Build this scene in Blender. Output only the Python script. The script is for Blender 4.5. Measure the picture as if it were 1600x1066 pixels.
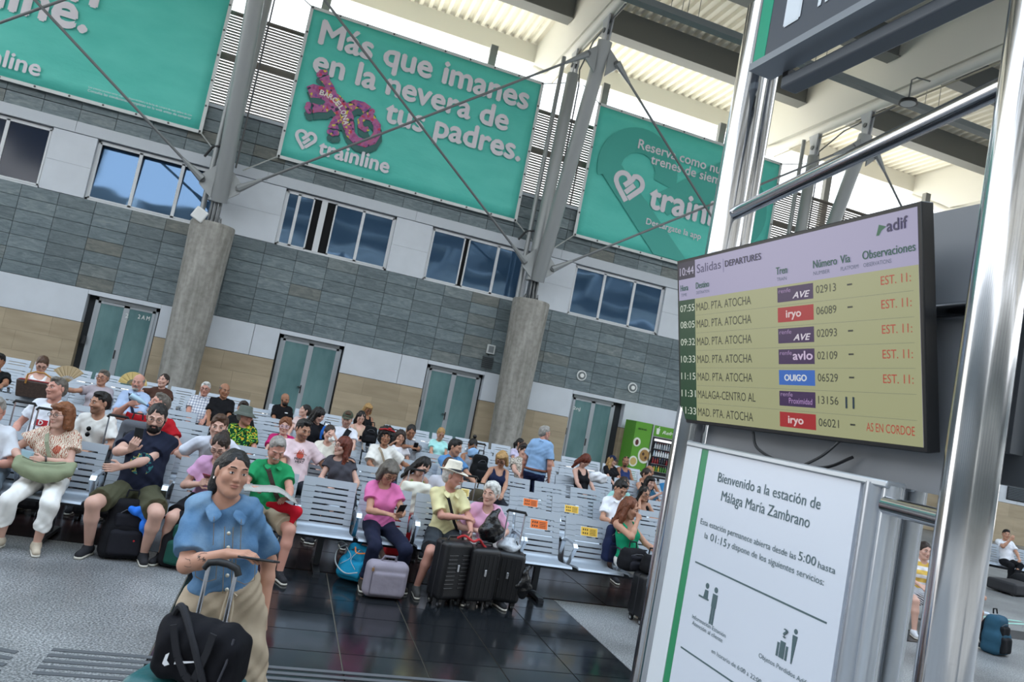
import bpy, bmesh, math, random, time
import numpy as np
from mathutils import Vector, Matrix
T0 = time.time()
random.seed(7)
for o in list(bpy.data.objects): bpy.data.objects.remove(o)
SC = bpy.context.scene; COL = SC.collection
R = math.radians
# ------------------------------------------------------------------ camera
cd = bpy.data.cameras.new('camera'); cam = bpy.data.objects.new('camera', cd); COL.objects.link(cam)
cd.sensor_width = 36.0; cd.lens = 1133.04/1600*36; cd.clip_end = 400
yaw, pitch, roll = R(16.3158), R(4.8572), R(11.1141)
f = Vector((math.sin(yaw)*math.cos(pitch), math.cos(yaw)*math.cos(pitch), math.sin(pitch)))
r0 = Vector((math.cos(yaw), -math.sin(yaw), 0)); u0 = r0.cross(f)
rr = math.cos(roll)*r0 + math.sin(roll)*u0; uu = -math.sin(roll)*r0 + math.cos(roll)*u0
m = Matrix.Identity(4)
for i in range(3): m[i][0] = rr[i]; m[i][1] = uu[i]; m[i][2] = -f[i]
m.translation = (0, 0, 1.95); cam.matrix_world = m
SC.camera = cam
cd.dof.use_dof = True; cd.dof.focus_distance = 4.8; cd.dof.aperture_fstop = 5.6
# ------------------------------------------------------------------ world, sun, exposure
W = bpy.data.worlds.new('sky'); SC.world = W; W.use_nodes = True
nt = W.node_tree; nt.nodes.clear()
wo = nt.nodes.new('ShaderNodeOutputWorld'); bg = nt.nodes.new('ShaderNodeBackground')
tc = nt.nodes.new('ShaderNodeTexCoord'); sp = nt.nodes.new('ShaderNodeSeparateXYZ'); cr = nt.nodes.new('ShaderNodeValToRGB')
cr.color_ramp.elements[0].position = 0.0; cr.color_ramp.elements[0].color = (1.0, 0.985, 0.96, 1)
cr.color_ramp.elements[1].position = 0.9; cr.color_ramp.elements[1].color = (0.66, 0.82, 1.0, 1)
nt.links.new(tc.outputs['Generated'], sp.inputs[0]); nt.links.new(sp.outputs['Z'], cr.inputs[0])
nt.links.new(cr.outputs[0], bg.inputs[0]); nt.links.new(bg.outputs[0], wo.inputs[0])
bg.inputs[1].default_value = 1.75
sl = bpy.data.lights.new('sun', 'SUN'); so = bpy.data.objects.new('sun', sl); COL.objects.link(so)
sl.energy = 5.0; sl.angle = R(1.0); sl.color = (1.0, 0.95, 0.86)
so.rotation_euler = Vector((0.25, -0.62, -0.75)).to_track_quat('-Z', 'Y').to_euler(); so.location = (0, 60, 40)
SC.view_settings.view_transform = 'Standard'; SC.view_settings.look = 'None'
SC.view_settings.gamma = 1.0; SC.view_settings.use_curve_mapping = False
SC.view_settings.exposure = 1.0
SC.cycles.max_bounces = 7; SC.cycles.diffuse_bounces = 4
# ------------------------------------------------------------------ materials
MATS = {}
def srgb(h):
    h = h.lstrip('#'); c = [int(h[i:i+2], 16)/255 for i in (0, 2, 4)]
    return [x/12.92 if x <= .04045 else ((x+.055)/1.055)**2.4 for x in c] + [1]
def newmat(name):
    m = bpy.data.materials.new(name); m.use_nodes = True
    return m, m.node_tree, m.node_tree.nodes['Principled BSDF']
def mat(col, rough=.6, metal=0, emit=0, noise=0, nscale=20, bump=0, bscale=60, spec=.5, alpha=1, key=None):
    k = key or (col, rough, metal, emit, noise, nscale, bump, bscale, spec)
    if k in MATS: return MATS[k]
    m, t, b = newmat('mat_%s' % str(col).strip('#'))
    c = srgb(col); b.inputs['Base Color'].default_value = c
    b.inputs['Roughness'].default_value = rough; b.inputs['Metallic'].default_value = metal
    b.inputs['Specular IOR Level'].default_value = spec
    if emit: b.inputs['Base Color'].default_value = (0.005, .005, .005, 1); b.inputs['Emission Color'].default_value = c; b.inputs['Emission Strength'].default_value = emit
    if noise or bump: 
        tc = t.nodes.new('ShaderNodeTexCoord')
    if noise:
        n = t.nodes.new('ShaderNodeTexNoise'); n.inputs['Scale'].default_value = nscale; n.inputs['Detail'].default_value = 5
        t.links.new(tc.outputs['Object'], n.inputs['Vector'])
        r = t.nodes.new('ShaderNodeValToRGB'); r.color_ramp.elements[0].position = .3; r.color_ramp.elements[1].position = .7
        r.color_ramp.elements[0].color = [x*(1-noise) for x in c[:3]]+[1]; r.color_ramp.elements[1].color = [min(1, x*(1+noise)) for x in c[:3]]+[1]
        t.links.new(n.outputs[0], r.inputs[0]); t.links.new(r.outputs[0], b.inputs['Base Color'])
    if bump:
        n2 = t.nodes.new('ShaderNodeTexNoise'); n2.inputs['Scale'].default_value = bscale; n2.inputs['Detail'].default_value = 3
        t.links.new(tc.outputs['Object'], n2.inputs['Vector'])
        bp = t.nodes.new('ShaderNodeBump'); bp.inputs['Strength'].default_value = bump; bp.inputs['Distance'].default_value = .02
        t.links.new(n2.outputs[0], bp.inputs['Height']); t.links.new(bp.outputs[0], b.inputs['Normal'])
    MATS[k] = m; return m
def ramp_mat(name, build, rough=.6, spec=.5):
    """build(nodes, links, texcoord) -> colour socket"""
    if name in MATS: return MATS[name]
    m, t, b = newmat(name)
    tc = t.nodes.new('ShaderNodeTexCoord')
    s = build(t.nodes, t.links, tc, b); 
    if s is not None: t.links.new(s, b.inputs['Base Color'])
    b.inputs['Roughness'].default_value = rough; b.inputs['Specular IOR Level'].default_value = spec
    MATS[name] = m; return m
def ramp(N, L, src, stops, interp='LINEAR'):
    r = N.new('ShaderNodeValToRGB'); r.color_ramp.interpolation = interp
    e = r.color_ramp.elements
    while len(e) < len(stops): e.new(.5)
    for i, (p, c) in enumerate(stops): e[i].position = p; e[i].color = srgb(c)
    L.new(src, r.inputs[0]); return r.outputs[0]
def tex(N, L, tc, kind, scale, coord='Object', mapscale=None, **kw):
    n = N.new(kind); n.inputs['Scale'].default_value = scale
    if mapscale:
        mp = N.new('ShaderNodeMapping'); mp.inputs['Scale'].default_value = mapscale
        L.new(tc.outputs[coord], mp.inputs[0]); L.new(mp.outputs[0], n.inputs['Vector'])
    else: L.new(tc.outputs[coord], n.inputs['Vector'])
    for k, v in kw.items(): n.inputs[k].default_value = v
    return n
# ------------------------------------------------------------------ mesh helpers
class MB:
    def __init__(s): s.v = []; s.f = []; s.mi = []
    def add(s, vs, fs, mi=0):
        o = len(s.v); s.v += [tuple(v) for v in vs]; s.f += [tuple(i+o for i in f) for f in fs]; s.mi += [mi]*len(fs); return s
    def box(s, x0, x1, y0, y1, z0, z1, mi=0):
        vs = [(x, y, z) for z in (z0, z1) for y in (y0, y1) for x in (x0, x1)]
        return s.add(vs, [(0, 2, 3, 1), (4, 5, 7, 6), (0, 1, 5, 4), (2, 6, 7, 3), (0, 4, 6, 2), (1, 3, 7, 5)], mi)
    def bar(s, a, b, w, h, up=(0, 0, 1), mi=0):
        a = Vector(a); b = Vector(b); d = (b-a).normalized(); up = Vector(up)
        if abs(d.dot(up)) > .98: up = Vector((1, 0, 0))
        sx = d.cross(up).normalized()*w/2; sy = sx.cross(d).normalized()*h/2
        vs = [p+i*sx+j*sy for p in (a, b) for i, j in ((-1, -1), (1, -1), (1, 1), (-1, 1))]
        return s.add(vs, [(0, 1, 2, 3), (4, 7, 6, 5), (0, 4, 5, 1), (1, 5, 6, 2), (2, 6, 7, 3), (3, 7, 4, 0)], mi)
    def tube(s, pts, r, n=8, mi=0, cap=True):
        pts = [Vector(p) for p in pts]; k = len(pts); rs = r if isinstance(r, (list, tuple)) else [r]*k
        o = len(s.v); prev = None
        for i, p in enumerate(pts):
            d = (pts[min(i+1, k-1)]-pts[max(i-1, 0)]).normalized()
            if prev is None: a = d.orthogonal().normalized()
            else: a = (prev - prev.dot(d)*d).normalized()
            prev = a; b = d.cross(a)
            for j in range(n):
                t = 2*math.pi*j/n; s.v.append(tuple(p+(a*math.cos(t)+b*math.sin(t))*rs[i]))
        for i in range(k-1):
            for j in range(n):
                j2 = (j+1) % n; s.f.append((o+i*n+j, o+i*n+j2, o+(i+1)*n+j2, o+(i+1)*n+j)); s.mi.append(mi)
        if cap:
            s.f.append(tuple(o+j for j in range(n))[::-1]); s.mi.append(mi)
            s.f.append(tuple(o+(k-1)*n+j for j in range(n))); s.mi.append(mi)
        return s
    def prism(s, poly, axis, a, b, mi=0):
        """poly: 2-D outline in the two other axes, extruded along axis from a to b"""
        def P(u, v, w): return {'x': (w, u, v), 'y': (u, w, v), 'z': (u, v, w)}[axis]
        n = len(poly); vs = [P(u, v, a) for u, v in poly]+[P(u, v, b) for u, v in poly]
        fs = [tuple(range(n))[::-1], tuple(range(n, 2*n))]+[(i, (i+1) % n, n+(i+1) % n, n+i) for i in range(n)]
        return s.add(vs, fs, mi)
    def ball(s, c, r, n=10, mi=0, flat=1.0):
        c = Vector(c); rx, ry, rz = r if isinstance(r, (list, tuple)) else (r, r, r)
        vs = []; m_ = n//2
        for i in range(m_+1):
            a = math.pi*i/m_
            for j in range(n):
                b = 2*math.pi*j/n; vs.append((c.x+rx*math.sin(a)*math.cos(b), c.y+ry*math.sin(a)*math.sin(b), c.z+rz*math.cos(a)))
        fs = [(i*n+j, (i+1)*n+j, (i+1)*n+(j+1) % n, i*n+(j+1) % n) for i in range(m_) for j in range(n)]
        return s.add(vs, fs, mi)
    def mesh(s, name, mats, smooth=False):
        me = bpy.data.meshes.new(name); me.from_pydata(s.v, [], s.f)
        for m_ in (mats if isinstance(mats, (list, tuple)) else [mats]): me.materials.append(m_)
        me.polygons.foreach_set('material_index', s.mi)
        if smooth: me.polygons.foreach_set('use_smooth', [True]*len(me.polygons))
        me.validate(); me.update()
        bm = bmesh.new(); bm.from_mesh(me); bmesh.ops.recalc_face_normals(bm, faces=bm.faces)
        bm.to_mesh(me); bm.free()
        if smooth: me.set_sharp_from_angle(angle=R(40))
        return me
    def obj(s, name, mats, parent=None, smooth=False, bevel=0, seg=2, **kw):
        o = bpy.data.objects.new(name, s.mesh(name, mats, smooth)); COL.objects.link(o)
        if parent: o.parent = parent
        if bevel:
            b = o.modifiers.new('bevel', 'BEVEL'); b.width = bevel; b.segments = seg; b.limit_method = 'ANGLE'
            if not smooth: o.data.polygons.foreach_set('use_smooth', [True]*len(o.data.polygons)); o.data.set_sharp_from_angle(angle=R(50))
        for k, v in kw.items(): o[k] = v
        return o
def crv(pts, n=6):
    P = [np.array(p, float) for p in pts]; P = [2*P[0]-P[1]]+P+[2*P[-1]-P[-2]]; out = []
    for i in range(1, len(P)-2):
        for k in range(n): t = k/n; out.append(tuple(.5*((2*P[i])+(-P[i-1]+P[i+1])*t+(2*P[i-1]-5*P[i]+4*P[i+1]-P[i+2])*t*t+(-P[i-1]+3*P[i]-3*P[i+1]+P[i+2])*t**3)))
    return out+[tuple(P[-2])]
def empty(name, loc, label=None, cat=None, group=None, rz=0, parent=None):
    o = bpy.data.objects.new(name, None); COL.objects.link(o); o.location = loc; o.rotation_euler = (0, 0, rz); o.empty_display_size = .1
    if parent: o.parent = parent
    return tag(o, label, cat, group)
def tag(o, label=None, cat=None, group=None, kind=None):
    for k, v in (('label', label), ('category', cat), ('group', group), ('kind', kind)):
        if v: o[k] = v
    return o
def inst(name, me, parent, loc=(0, 0, 0), rz=0):
    o = bpy.data.objects.new(name, me); COL.objects.link(o); o.parent = parent; o.location = loc
    if rz: o.rotation_euler = (0, 0, rz)
    return o
def copytree(o, parent=None):
    c = o.copy(); COL.objects.link(c); c.parent = parent
    for ch in list(o.children): copytree(ch, c)
    return c
def text_mesh(body, width, bold=0.0, extr=.002, height=None, mat_=None, align='LEFT', shear=0):
    """lettering as mesh in its own XY plane, starting at 0,0; scaled to width (and cap height)"""
    cu = bpy.data.curves.new('t', 'FONT'); cu.body = body; cu.size = 1; cu.offset = 0; cu.extrude = 0; cu.resolution_u = 3; cu.shear = shear
    o = bpy.data.objects.new('t', cu); COL.objects.link(o)
    dg = bpy.context.evaluated_depsgraph_get(); me = bpy.data.meshes.new_from_object(o.evaluated_get(dg))
    bpy.data.objects.remove(o); n = len(me.vertices)
    co = np.empty(n*3, np.float32); me.vertices.foreach_get('co', co); co = co.reshape(-1, 3)
    x0, x1 = co[:, 0].min(), co[:, 0].max(); sx = width/(x1-x0); sy = sx if height is None else height/.73
    co[:, 0] = (co[:, 0]-x0)*sx; co[:, 1] *= sy
    me.vertices.foreach_set('co', co.ravel()); me.update()
    if bold > .004:
        bm = bmesh.new(); b_ = bold*sy
        for k_, (dx, dy) in enumerate(((-b_, 0), (b_, 0), (0, -b_), (0, b_), (0, 0))):
            n0 = len(bm.verts); bm.from_mesh(me); bm.verts.ensure_lookup_table(); dz = .0006*k_*max(1, sy)
            for v_ in bm.verts[n0:]: v_.co.x += dx; v_.co.y += dy; v_.co.z += dz
        bm.to_mesh(me); bm.free()
    me.materials.clear(); me.materials.append(mat_)
    return me
def lettering(body, origin, ex, ey, width, mat_, parent=None, bold=0.0, height=None, name='lettering', shear=0):
    me = text_mesh(body, width, bold, height=height, mat_=mat_, shear=shear)
    o = bpy.data.objects.new(name, me); COL.objects.link(o)
    ex = Vector(ex).normalized(); ey = Vector(ey).normalized(); ez = ex.cross(ey)
    M = Matrix.Identity(4)
    for i in range(3): M[i][0] = ex[i]; M[i][1] = ey[i]; M[i][2] = ez[i]
    M.translation = origin; o.matrix_world = M
    if parent: o.parent = parent; o.matrix_parent_inverse = parent.matrix_basis.inverted()
    return o
def struct(o): o['kind'] = 'structure'; return o
EX, EZ = (1, 0, 0), (0, 0, 1)
# ------------------------------------------------------------------ setting materials
def granite(N, L, tc, b):
    n = tex(N, L, tc, 'ShaderNodeTexNoise', 75, Detail=2); n2 = tex(N, L, tc, 'ShaderNodeTexNoise', 1.1, Detail=4)
    a = ramp(N, L, n.outputs[0], [(.36, '#5e6062'), (.5, '#868889'), (.64, '#b0b1b1')])
    c = ramp(N, L, n2.outputs[0], [(.35, '#c4c4c4'), (.65, '#ffffff')])
    mx = N.new('ShaderNodeMixRGB'); mx.blend_type = 'MULTIPLY'; mx.inputs[0].default_value = 1; L.new(a, mx.inputs[1]); L.new(c, mx.inputs[2])
    return mx.outputs[0]
M_GRAN = ramp_mat('granite', granite, .42)
def blacktile(N, L, tc, b):
    n = tex(N, L, tc, 'ShaderNodeTexNoise', 260, Detail=2); n2 = tex(N, L, tc, 'ShaderNodeTexNoise', 2.3, Detail=5)
    a = ramp(N, L, n.outputs[0], [(.45, '#14171a'), (.75, '#2a2d31')])
    rr_ = ramp(N, L, n2.outputs[0], [(.35, '#585858'), (.7, '#868686')]); L.new(rr_, b.inputs['Roughness'])
    return a
M_BLK = ramp_mat('black_granite', blacktile, .12)
def blackb(N, L, tc, b):
    n = tex(N, L, tc, 'ShaderNodeTexNoise', 180, Detail=2)
    return ramp(N, L, n.outputs[0], [(.45, '#1d1414'), (.75, '#33211f')])
M_BRN = ramp_mat('brown_granite', blackb, .2)
M_JOINT = mat('#8a8274', .8)
def slate(N, L, tc, b):
    oi = N.new('ShaderNodeObjectInfo')
    g = N.new('ShaderNodeNewGeometry')
    add = N.new('ShaderNodeVectorMath'); add.operation = 'ADD'; L.new(g.outputs['Position'], add.inputs[0])
    cx = N.new('ShaderNodeCombineXYZ'); ml = N.new('ShaderNodeMath'); ml.operation = 'MULTIPLY'; ml.inputs[1].default_value = 37
    L.new(oi.outputs['Random'], ml.inputs[0]); L.new(ml.outputs[0], cx.inputs[1]); L.new(ml.outputs[0], cx.inputs[2]); L.new(cx.outputs[0], add.inputs[1])
    mp = N.new('ShaderNodeMapping'); mp.inputs['Scale'].default_value = (.8, .8, 3.5); mp.inputs['Rotation'].default_value = (0, .22, 0); L.new(add.outputs[0], mp.inputs[0])
    n = N.new('ShaderNodeTexNoise'); n.inputs['Scale'].default_value = 2.6; n.inputs['Detail'].default_value = 8; n.inputs['Roughness'].default_value = .7
    n.inputs['Distortion'].default_value = 1.2; L.new(mp.outputs[0], n.inputs['Vector'])
    a = ramp(N, L, n.outputs[0], [(.28, '#5f6e75'), (.45, '#748389'), (.58, '#88969a'), (.75, '#a2adae')])
    b2 = ramp(N, L, oi.outputs['Random'], [(0, '#cfd1d1'), (.5, '#e4e7e8'), (.85, '#f6f6f6'), (.97, '#e8d8c8')])
    mx = N.new('ShaderNodeMixRGB'); mx.blend_type = 'MULTIPLY'; mx.inputs[0].default_value = 1; L.new(a, mx.inputs[1]); L.new(b2, mx.inputs[2])
    bp = N.new('ShaderNodeBump'); bp.inputs['Strength'].default_value = .35; bp.inputs['Distance'].default_value = .03; L.new(n.outputs[0], bp.inputs['Height']); L.new(bp.outputs[0], b.inputs['Normal'])
    return mx.outputs[0]
M_SLATE = ramp_mat('slate', slate, .5)
def beige(N, L, tc, b):
    g = N.new('ShaderNodeNewGeometry'); mp = N.new('ShaderNodeMapping'); mp.inputs['Scale'].default_value = (.5, .5, 3); L.new(g.outputs['Position'], mp.inputs[0])
    n = N.new('ShaderNodeTexNoise'); n.inputs['Scale'].default_value = 1.6; n.inputs['Detail'].default_value = 6; L.new(mp.outputs[0], n.inputs['Vector'])
    oi = N.new('ShaderNodeObjectInfo')
    a = ramp(N, L, n.outputs[0], [(.3, '#ad9d83'), (.5, '#b6a68c'), (.7, '#bfaf94')])
    b2 = ramp(N, L, oi.outputs['Random'], [(0, '#efefee'), (1, '#ffffff')])
    mx = N.new('ShaderNodeMixRGB'); mx.blend_type = 'MULTIPLY'; mx.inputs[0].default_value = 1; L.new(a, mx.inputs[1]); L.new(b2, mx.inputs[2])
    return mx.outputs[0]
M_BEIGE = ramp_mat('sandstone', beige, .6)
def concrete(N, L, tc, b):
    n = tex(N, L, tc, 'ShaderNodeTexNoise', 2.2, mapscale=(3, 3, .35), Detail=7); n2 = tex(N, L, tc, 'ShaderNodeTexNoise', 7, Detail=6)
    a = ramp(N, L, n.outputs[0], [(.3, '#8a8982'), (.5, '#a19f99'), (.72, '#b5b3ad')])
    c = ramp(N, L, n2.outputs[0], [(.3, '#e4e4e2'), (.6, '#ffffff')])
    mx = N.new('ShaderNodeMixRGB'); mx.blend_type = 'MULTIPLY'; mx.inputs[0].default_value = 1; L.new(a, mx.inputs[1]); L.new(c, mx.inputs[2])
    return mx.outputs[0]
M_CONC = ramp_mat('concrete', concrete, .75)
M_WHITE = mat('#d6dde5', .5, noise=.04, nscale=1.5); M_FRAME = mat('#dfe3e6', .35)
M_ROOF = mat('#e4e0d4', .6); M_BEAM = mat('#6c6e6d', .6); M_GIRD = mat('#dcdad2', .55)
M_STEEL = mat('#9fa3a4', .38, metal=.25); M_ROD = mat('#85888a', .4, metal=.4)
M_INOX = mat('#c9cbcf', .13, metal=1.0, bump=.02, bscale=3); M_DARK = mat('#17181b', .5)
def glassdark(N, L, tc, b):
    n = tex(N, L, tc, 'ShaderNodeTexNoise', .7, Detail=1)
    bp = N.new('ShaderNodeBump'); bp.inputs['Strength'].default_value = .16; bp.inputs['Distance'].default_value = .06; L.new(n.outputs[0], bp.inputs['Height']); L.new(bp.outputs[0], b.inputs['Normal'])
    b.inputs['Metallic'].default_value = .55; b.inputs['Base Color'].default_value = srgb('#4d6f92'); return None
M_GLASS = ramp_mat('window_glass', glassdark, .04, .9)
def frosted(N, L, tc, b):
    n = tex(N, L, tc, 'ShaderNodeTexNoise', 1.4, mapscale=(1, 1, .4), Detail=4)
    return ramp(N, L, n.outputs[0], [(.3, '#52777a'), (.7, '#779b9c')])
M_FROST = ramp_mat('frosted_glass', frosted, .16, .6)
# ------------------------------------------------------------------ floor
def flo(name, x0, x1, y0, y1, z0, m_): return struct(MB().box(x0, x1, y0, y1, z0, 0 if z0 < -.02 else z0, 0).obj(name, m_))
floor = struct(MB().box(-90, 95, -60, 26.29, -.4, -.012).obj('floor', M_JOINT))
def slab(name, x0, x1, y0, y1, m_):
    MB().box(x0, x1, y0, y1, -.05, 0).obj(name, m_, floor)
slab('granite_slab', -90, -.446, -30, 7.328, M_GRAN); slab('granite_slab', 3.143, 95, -30, 7.298, M_GRAN); slab('granite_slab', -.446, 3.143, -30, 2.855, M_GRAN)
slab('granite_slab', 8.5, 95, 7.3, 25.9, M_GRAN)
me_t = MB().box(.005, .592, .004, .3995, -.05, 0).mesh('tile', M_BLK)
for i in range(6):
    for j in range(11):
        o = inst('tile', me_t, floor, (-.442+.597*i+ (0), 2.86+.404*j, 0))
me_b = MB().box(.005, 1.188, .005, .79, -.05, 0).mesh('brown_tile', M_BRN)
for i in range(11):
    for j in range(2): inst('brown_tile', me_b, floor, (-4.6+1.197*i, 7.335+.8*j, 0))
slab('brown_band', -90, -4.6, 7.33, 25.9, M_BRN); slab('brown_band', -4.6, 8.5, 8.935, 25.9, M_BRN)
for i in range(5):
    MB().box(-.97, 3.2, 4.60+.083*i, 4.64+.083*i, 0, .004).obj('tactile_rib', mat('#55585c', .6), floor)
for i in range(4):
    MB().bar((-1.13-.0, 4.60+.09*i, .002), (-3.4, 5.2+.09*i, .002), .04, .004).obj('tactile_rib', mat('#55585c', .6), floor)
MB().box(9.4, 14.6, 8.1, 8.62, 0, .004).obj('brown_inlay', M_BRN, floor)
MB().bar((10.6, 9.3, .003), (12.5, 9.35, .003), .07, .004).bar((11.5, 9.0, .003), (14, 9.5, .003), .06, .004).obj('floor_tape', mat('#9fd0c4', .5), floor)
# ------------------------------------------------------------------ back wall
XW0, XW1 = -16, 46
wall = struct(MB().box(XW0, XW1, 26.3, 26.8, 0, 9.75).obj('wall_back', mat('#2b2f33', .8)))
struct(MB().box(XW0, XW1, 25.93, 26.5, 9.75, 9.86).obj('trim_1', mat('#aeb6be', .4)))
PX = 1.057; X00 = .49
def tilemesh(w, h, d, m_, name): return MB().box(.007, w-.007, 26.0, 26.0+d, .007, h-.007).mesh(name, m_)
ts = tilemesh(PX, .4005, .1, M_SLATE, 'slate_tile')
k0 = math.floor((XW0-X00)/PX)+1; nsl = 0; stuff = MB()
for k in range(k0, 43):
    x = X00+k*PX
    rows = [2.935+.4005*i for i in range(7)] + [8.11+.41*i for i in range(4)]
    for z in rows:
        if x < 15.2 and x > -11.2:
            inst('slate_tile', ts, wall, (x, random.uniform(0, .006), z)); nsl += 1
        else: stuff.box(x+.007, x+PX-.007, 26.0, 26.1, z+.007, z+.394)
stuff.obj('slate_tiles_beyond', M_SLATE, wall, kind='stuff')
doors = [(-6.5, -4.35), (-.55, 1.66), (4.66, 6.83), (10.41, 12.65), (15.75, 17.9)]
wins = [(-12.4, -8.57), (-7.29, -3.4), (-1.37, 2.5), (3.84, 7.72), (9.56, 13.51), (14.95, 18.85), (20.6, 24.5), (25.9, 29.8)]
# white bands and sandstone between the doors
segs = [XW0]+[v for d_ in doors for v in d_]+[XW1]
for i in range(0, len(segs), 2):
    a, b = segs[i], segs[i+1]; n = max(1, round((b-a)/3.2)); w = (b-a)/n
    if i == 2: cuts = [a, b-1.3, b] if False else [a, a+ (b-a)*.78, b]
    elif i == 4: cuts = [a, 3.69, b]
    else: cuts = [a+w*j for j in range(n+1)]
    for c0, c1 in zip(cuts[:-1], cuts[1:]):
        MB().box(c0+.008, c1-.008, 25.99, 26.3, 1.865, 2.925).obj('white_panel', M_WHITE, wall)
    for z0, z1, off in ((0, .62, 0), (.62, 1.24, .6), (1.24, 1.85, .2)):
        c = a
        while c < b-.01:
            e = min(b, c+ (1.3 if c > a else .7+off))
            if b-e < .3: e = b
            MB().box(c+.002, e-.002, 26.0, 26.3, z0+.002, z1-.002).obj('sandstone_block', M_BEIGE, wall); c = e
for a, b in doors: MB().box(a, b, 25.99, 26.3, 2.785, 2.925).obj('door_head_panel', M_WHITE, wall)
# window band
for i, (a, b) in enumerate(wins):
    nxt = wins[i+1][0] if i+1 < len(wins) else XW1
    MB().box(b+.005, nxt-.005, 25.99, 26.3, 5.745, 6.72).obj('white_panel', M_WHITE, wall)
    MB().box(b+.005, nxt-.005, 25.99, 26.3, 6.726, 7.72).obj('white_panel', M_WHITE, wall)
    MB().box(a-.68, (nxt-.69), 25.96, 26.3, 7.74, 8.1).obj('white_panel', mat('#c9d0d8', .5), wall)
MB().box(XW0, wins[0][0]-.005, 25.99, 26.3, 5.745, 7.72).obj('white_panel', M_WHITE, wall)
for i, (a, b) in enumerate(wins):
    w = struct(empty('window_%d' % (i+1), (a, 26.12, 5.75)))
    W_, H_ = b-a, 1.96
    fr = MB().box(0, W_, 0, .08, 0, .07).box(0, W_, 0, .08, H_-.07, H_).box(0, .07, 0, .08, 0, H_).box(W_-.07, W_, 0, .08, 0, H_)
    if i in (2,): cuts = [.07, .42, .95, 1.32]; 
    o1 = fr.obj('window_frame', M_FRAME, w)
    if i == 2: spans = [(.07, .47, 0), (.47, 1.0, 0), (1.0, 1.24, 1), (1.24, 1.44, 2), (1.44, 1.72, 1), (1.72, 2.72, 0), (2.72, W_-.07, 0)]
    elif i == 3: spans = [(.07, 1.30, 0), (1.30, 1.44, 1), (1.44, 2.6, 0), (2.6, W_-.07, 0)]
    else: spans = [(.07, W_/3, 0), (W_/3, 2*W_/3, 0), (2*W_/3, W_-.07, 0)]
    for s0, s1, kind in spans:
        if kind == 1: MB().box(s0, s1, .06, .07, .07, H_-.07).obj('dark_room_sheet', mat('#0c0d0f', .9), w); continue  # black sheet: shade of the room inside painted into its colour
        if kind == 2: MB().box(s0, s1, -.02, .06, .05, H_-.05).obj('sash_edge', M_FRAME, w); continue
        sash = MB().box(s0, s0+.05, -.02, .04, .06, H_-.06).box(s1-.05, s1, -.02, .04, .06, H_-.06).box(s0, s1, -.02, .04, .06, .11).box(s0, s1, -.02, .04, H_-.11, H_-.06).obj('sash', M_FRAME, w)
        p = MB().box(s0+.05, s1-.05, .0, .02, .11, H_-.11).obj('pane', M_GLASS if i else mat('#14243c', .1), sash)
        p.rotation_euler = (-R(5.5) if i == 1 else -R(random.uniform(-.3, 1.2)), 0, 0)  # second window's panes tilted back only to mirror brighter sky
M_ALU = mat('#b3bac0', .35, metal=.3)
for i, (a, b) in enumerate(doors):
    d = struct(empty('door_%d' % (i+1), (a, 26.22, 0)))
    W_, H_ = b-a, 2.78
    l = .2 if i in (0,) else 0.06; rr_ = .06 if i != 3 else .3
    MB().box(l, l+.09, 0, .07, 0, H_).box(W_-rr_-.09, W_-rr_, 0, .07, 0, H_).box(l, W_-rr_, 0, .07, H_-.12, H_).obj('door_frame', M_ALU, d)
    mid = (l+W_-rr_)/2
    for s0, s1 in ((l+.09, mid), (mid, W_-rr_-.09)):
        leaf = MB().box(s0, s0+.085, -.03, .03, .02, H_-.13).box(s1-.085, s1, -.03, .03, .02, H_-.13).box(s0, s1, -.03, .03, H_-.2, H_-.13).box(s0, s1, -.03, .03, .02, .14).obj('door_leaf', M_ALU, d)
        MB().box(s0+.08, s1-.08, -.01, .01, .14, H_-.2).obj('pane', M_FROST, leaf)
    hl = MB().box(mid-.07, mid-.03, -.06, -.03, .9, 1.18)
    if i in (1, 2): hl.box(mid-.17, mid-.04, -.09, -.06, 1.09, 1.12)
    hl.obj('door_handle', mat('#2a2c30', .4), d)
    MB().box(l-.08, l-.0, -.14, -.04, 1.2, 1.45).obj('door_closer', mat('#1c1e22', .4), d)
MW = mat('#dfe6e4', .6)
lettering('2', (-5.35, 26.18, 2.28), EX, EZ, .09, MW, wall, .02, .14); lettering('2 A M', (-4.98, 26.18, 2.33), EX, EZ, .35, MW, wall, .02, .14)
lettering('2nJ', (10.6, 26.18, 2.2), EX, EZ, .3, MW, wall, .02, .12)
# far wall inserts, vents, round lamps
for x in (32.0, 34.5, 37): 
    MB().box(x, x+.9, 25.93, 25.99, 6.15, 6.45).box(x, x+.9, 25.93, 25.99, 5.5, 5.8).obj('vent_slot', M_DARK, wall)
g = MB(); 
for i in range(9): g.box(32.8, 36, 25.9, 25.97, 2.08+.075*i, 2.12+.075*i)
g.obj('grille', mat('#5a636b', .4), wall); MB().box(32.8, 36, 25.965, 25.985, 2.02, 2.8).obj('grille_backing', M_DARK, wall)
for i, (x, z) in enumerate(((10.61, 3.53), (12.82, 3.48))):
    t = empty('wall_lamp', (x, 25.98, z), 'round white wall lamp %s' % ('above the left leaf of the fourth glass door' if i == 0 else 'nearer the vending machines, past the fourth door'), 'lamp', 'round lamps on the slate wall')
    MB().tube([(0, 0, 0), (0, -.03, 0)], .2, 24).obj('rim', mat('#e8ecec', .4), t, smooth=True); MB().tube([(0, -.03, 0), (0, -.05, 0)], .15, 24).obj('recess', mat('#6c7477', .4), t, smooth=True)
    MB().tube([(0, -.05, 0), (0, -.08, 0)], .08, 20).obj('bulb_cap', mat('#f6f8f6', .3), t, smooth=True)
t = empty('ventilation_grille', (6.62, 25.98, 3.02), 'small grey louvred grille on slate wall left of the central concrete column', 'grille')
g = MB()
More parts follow.
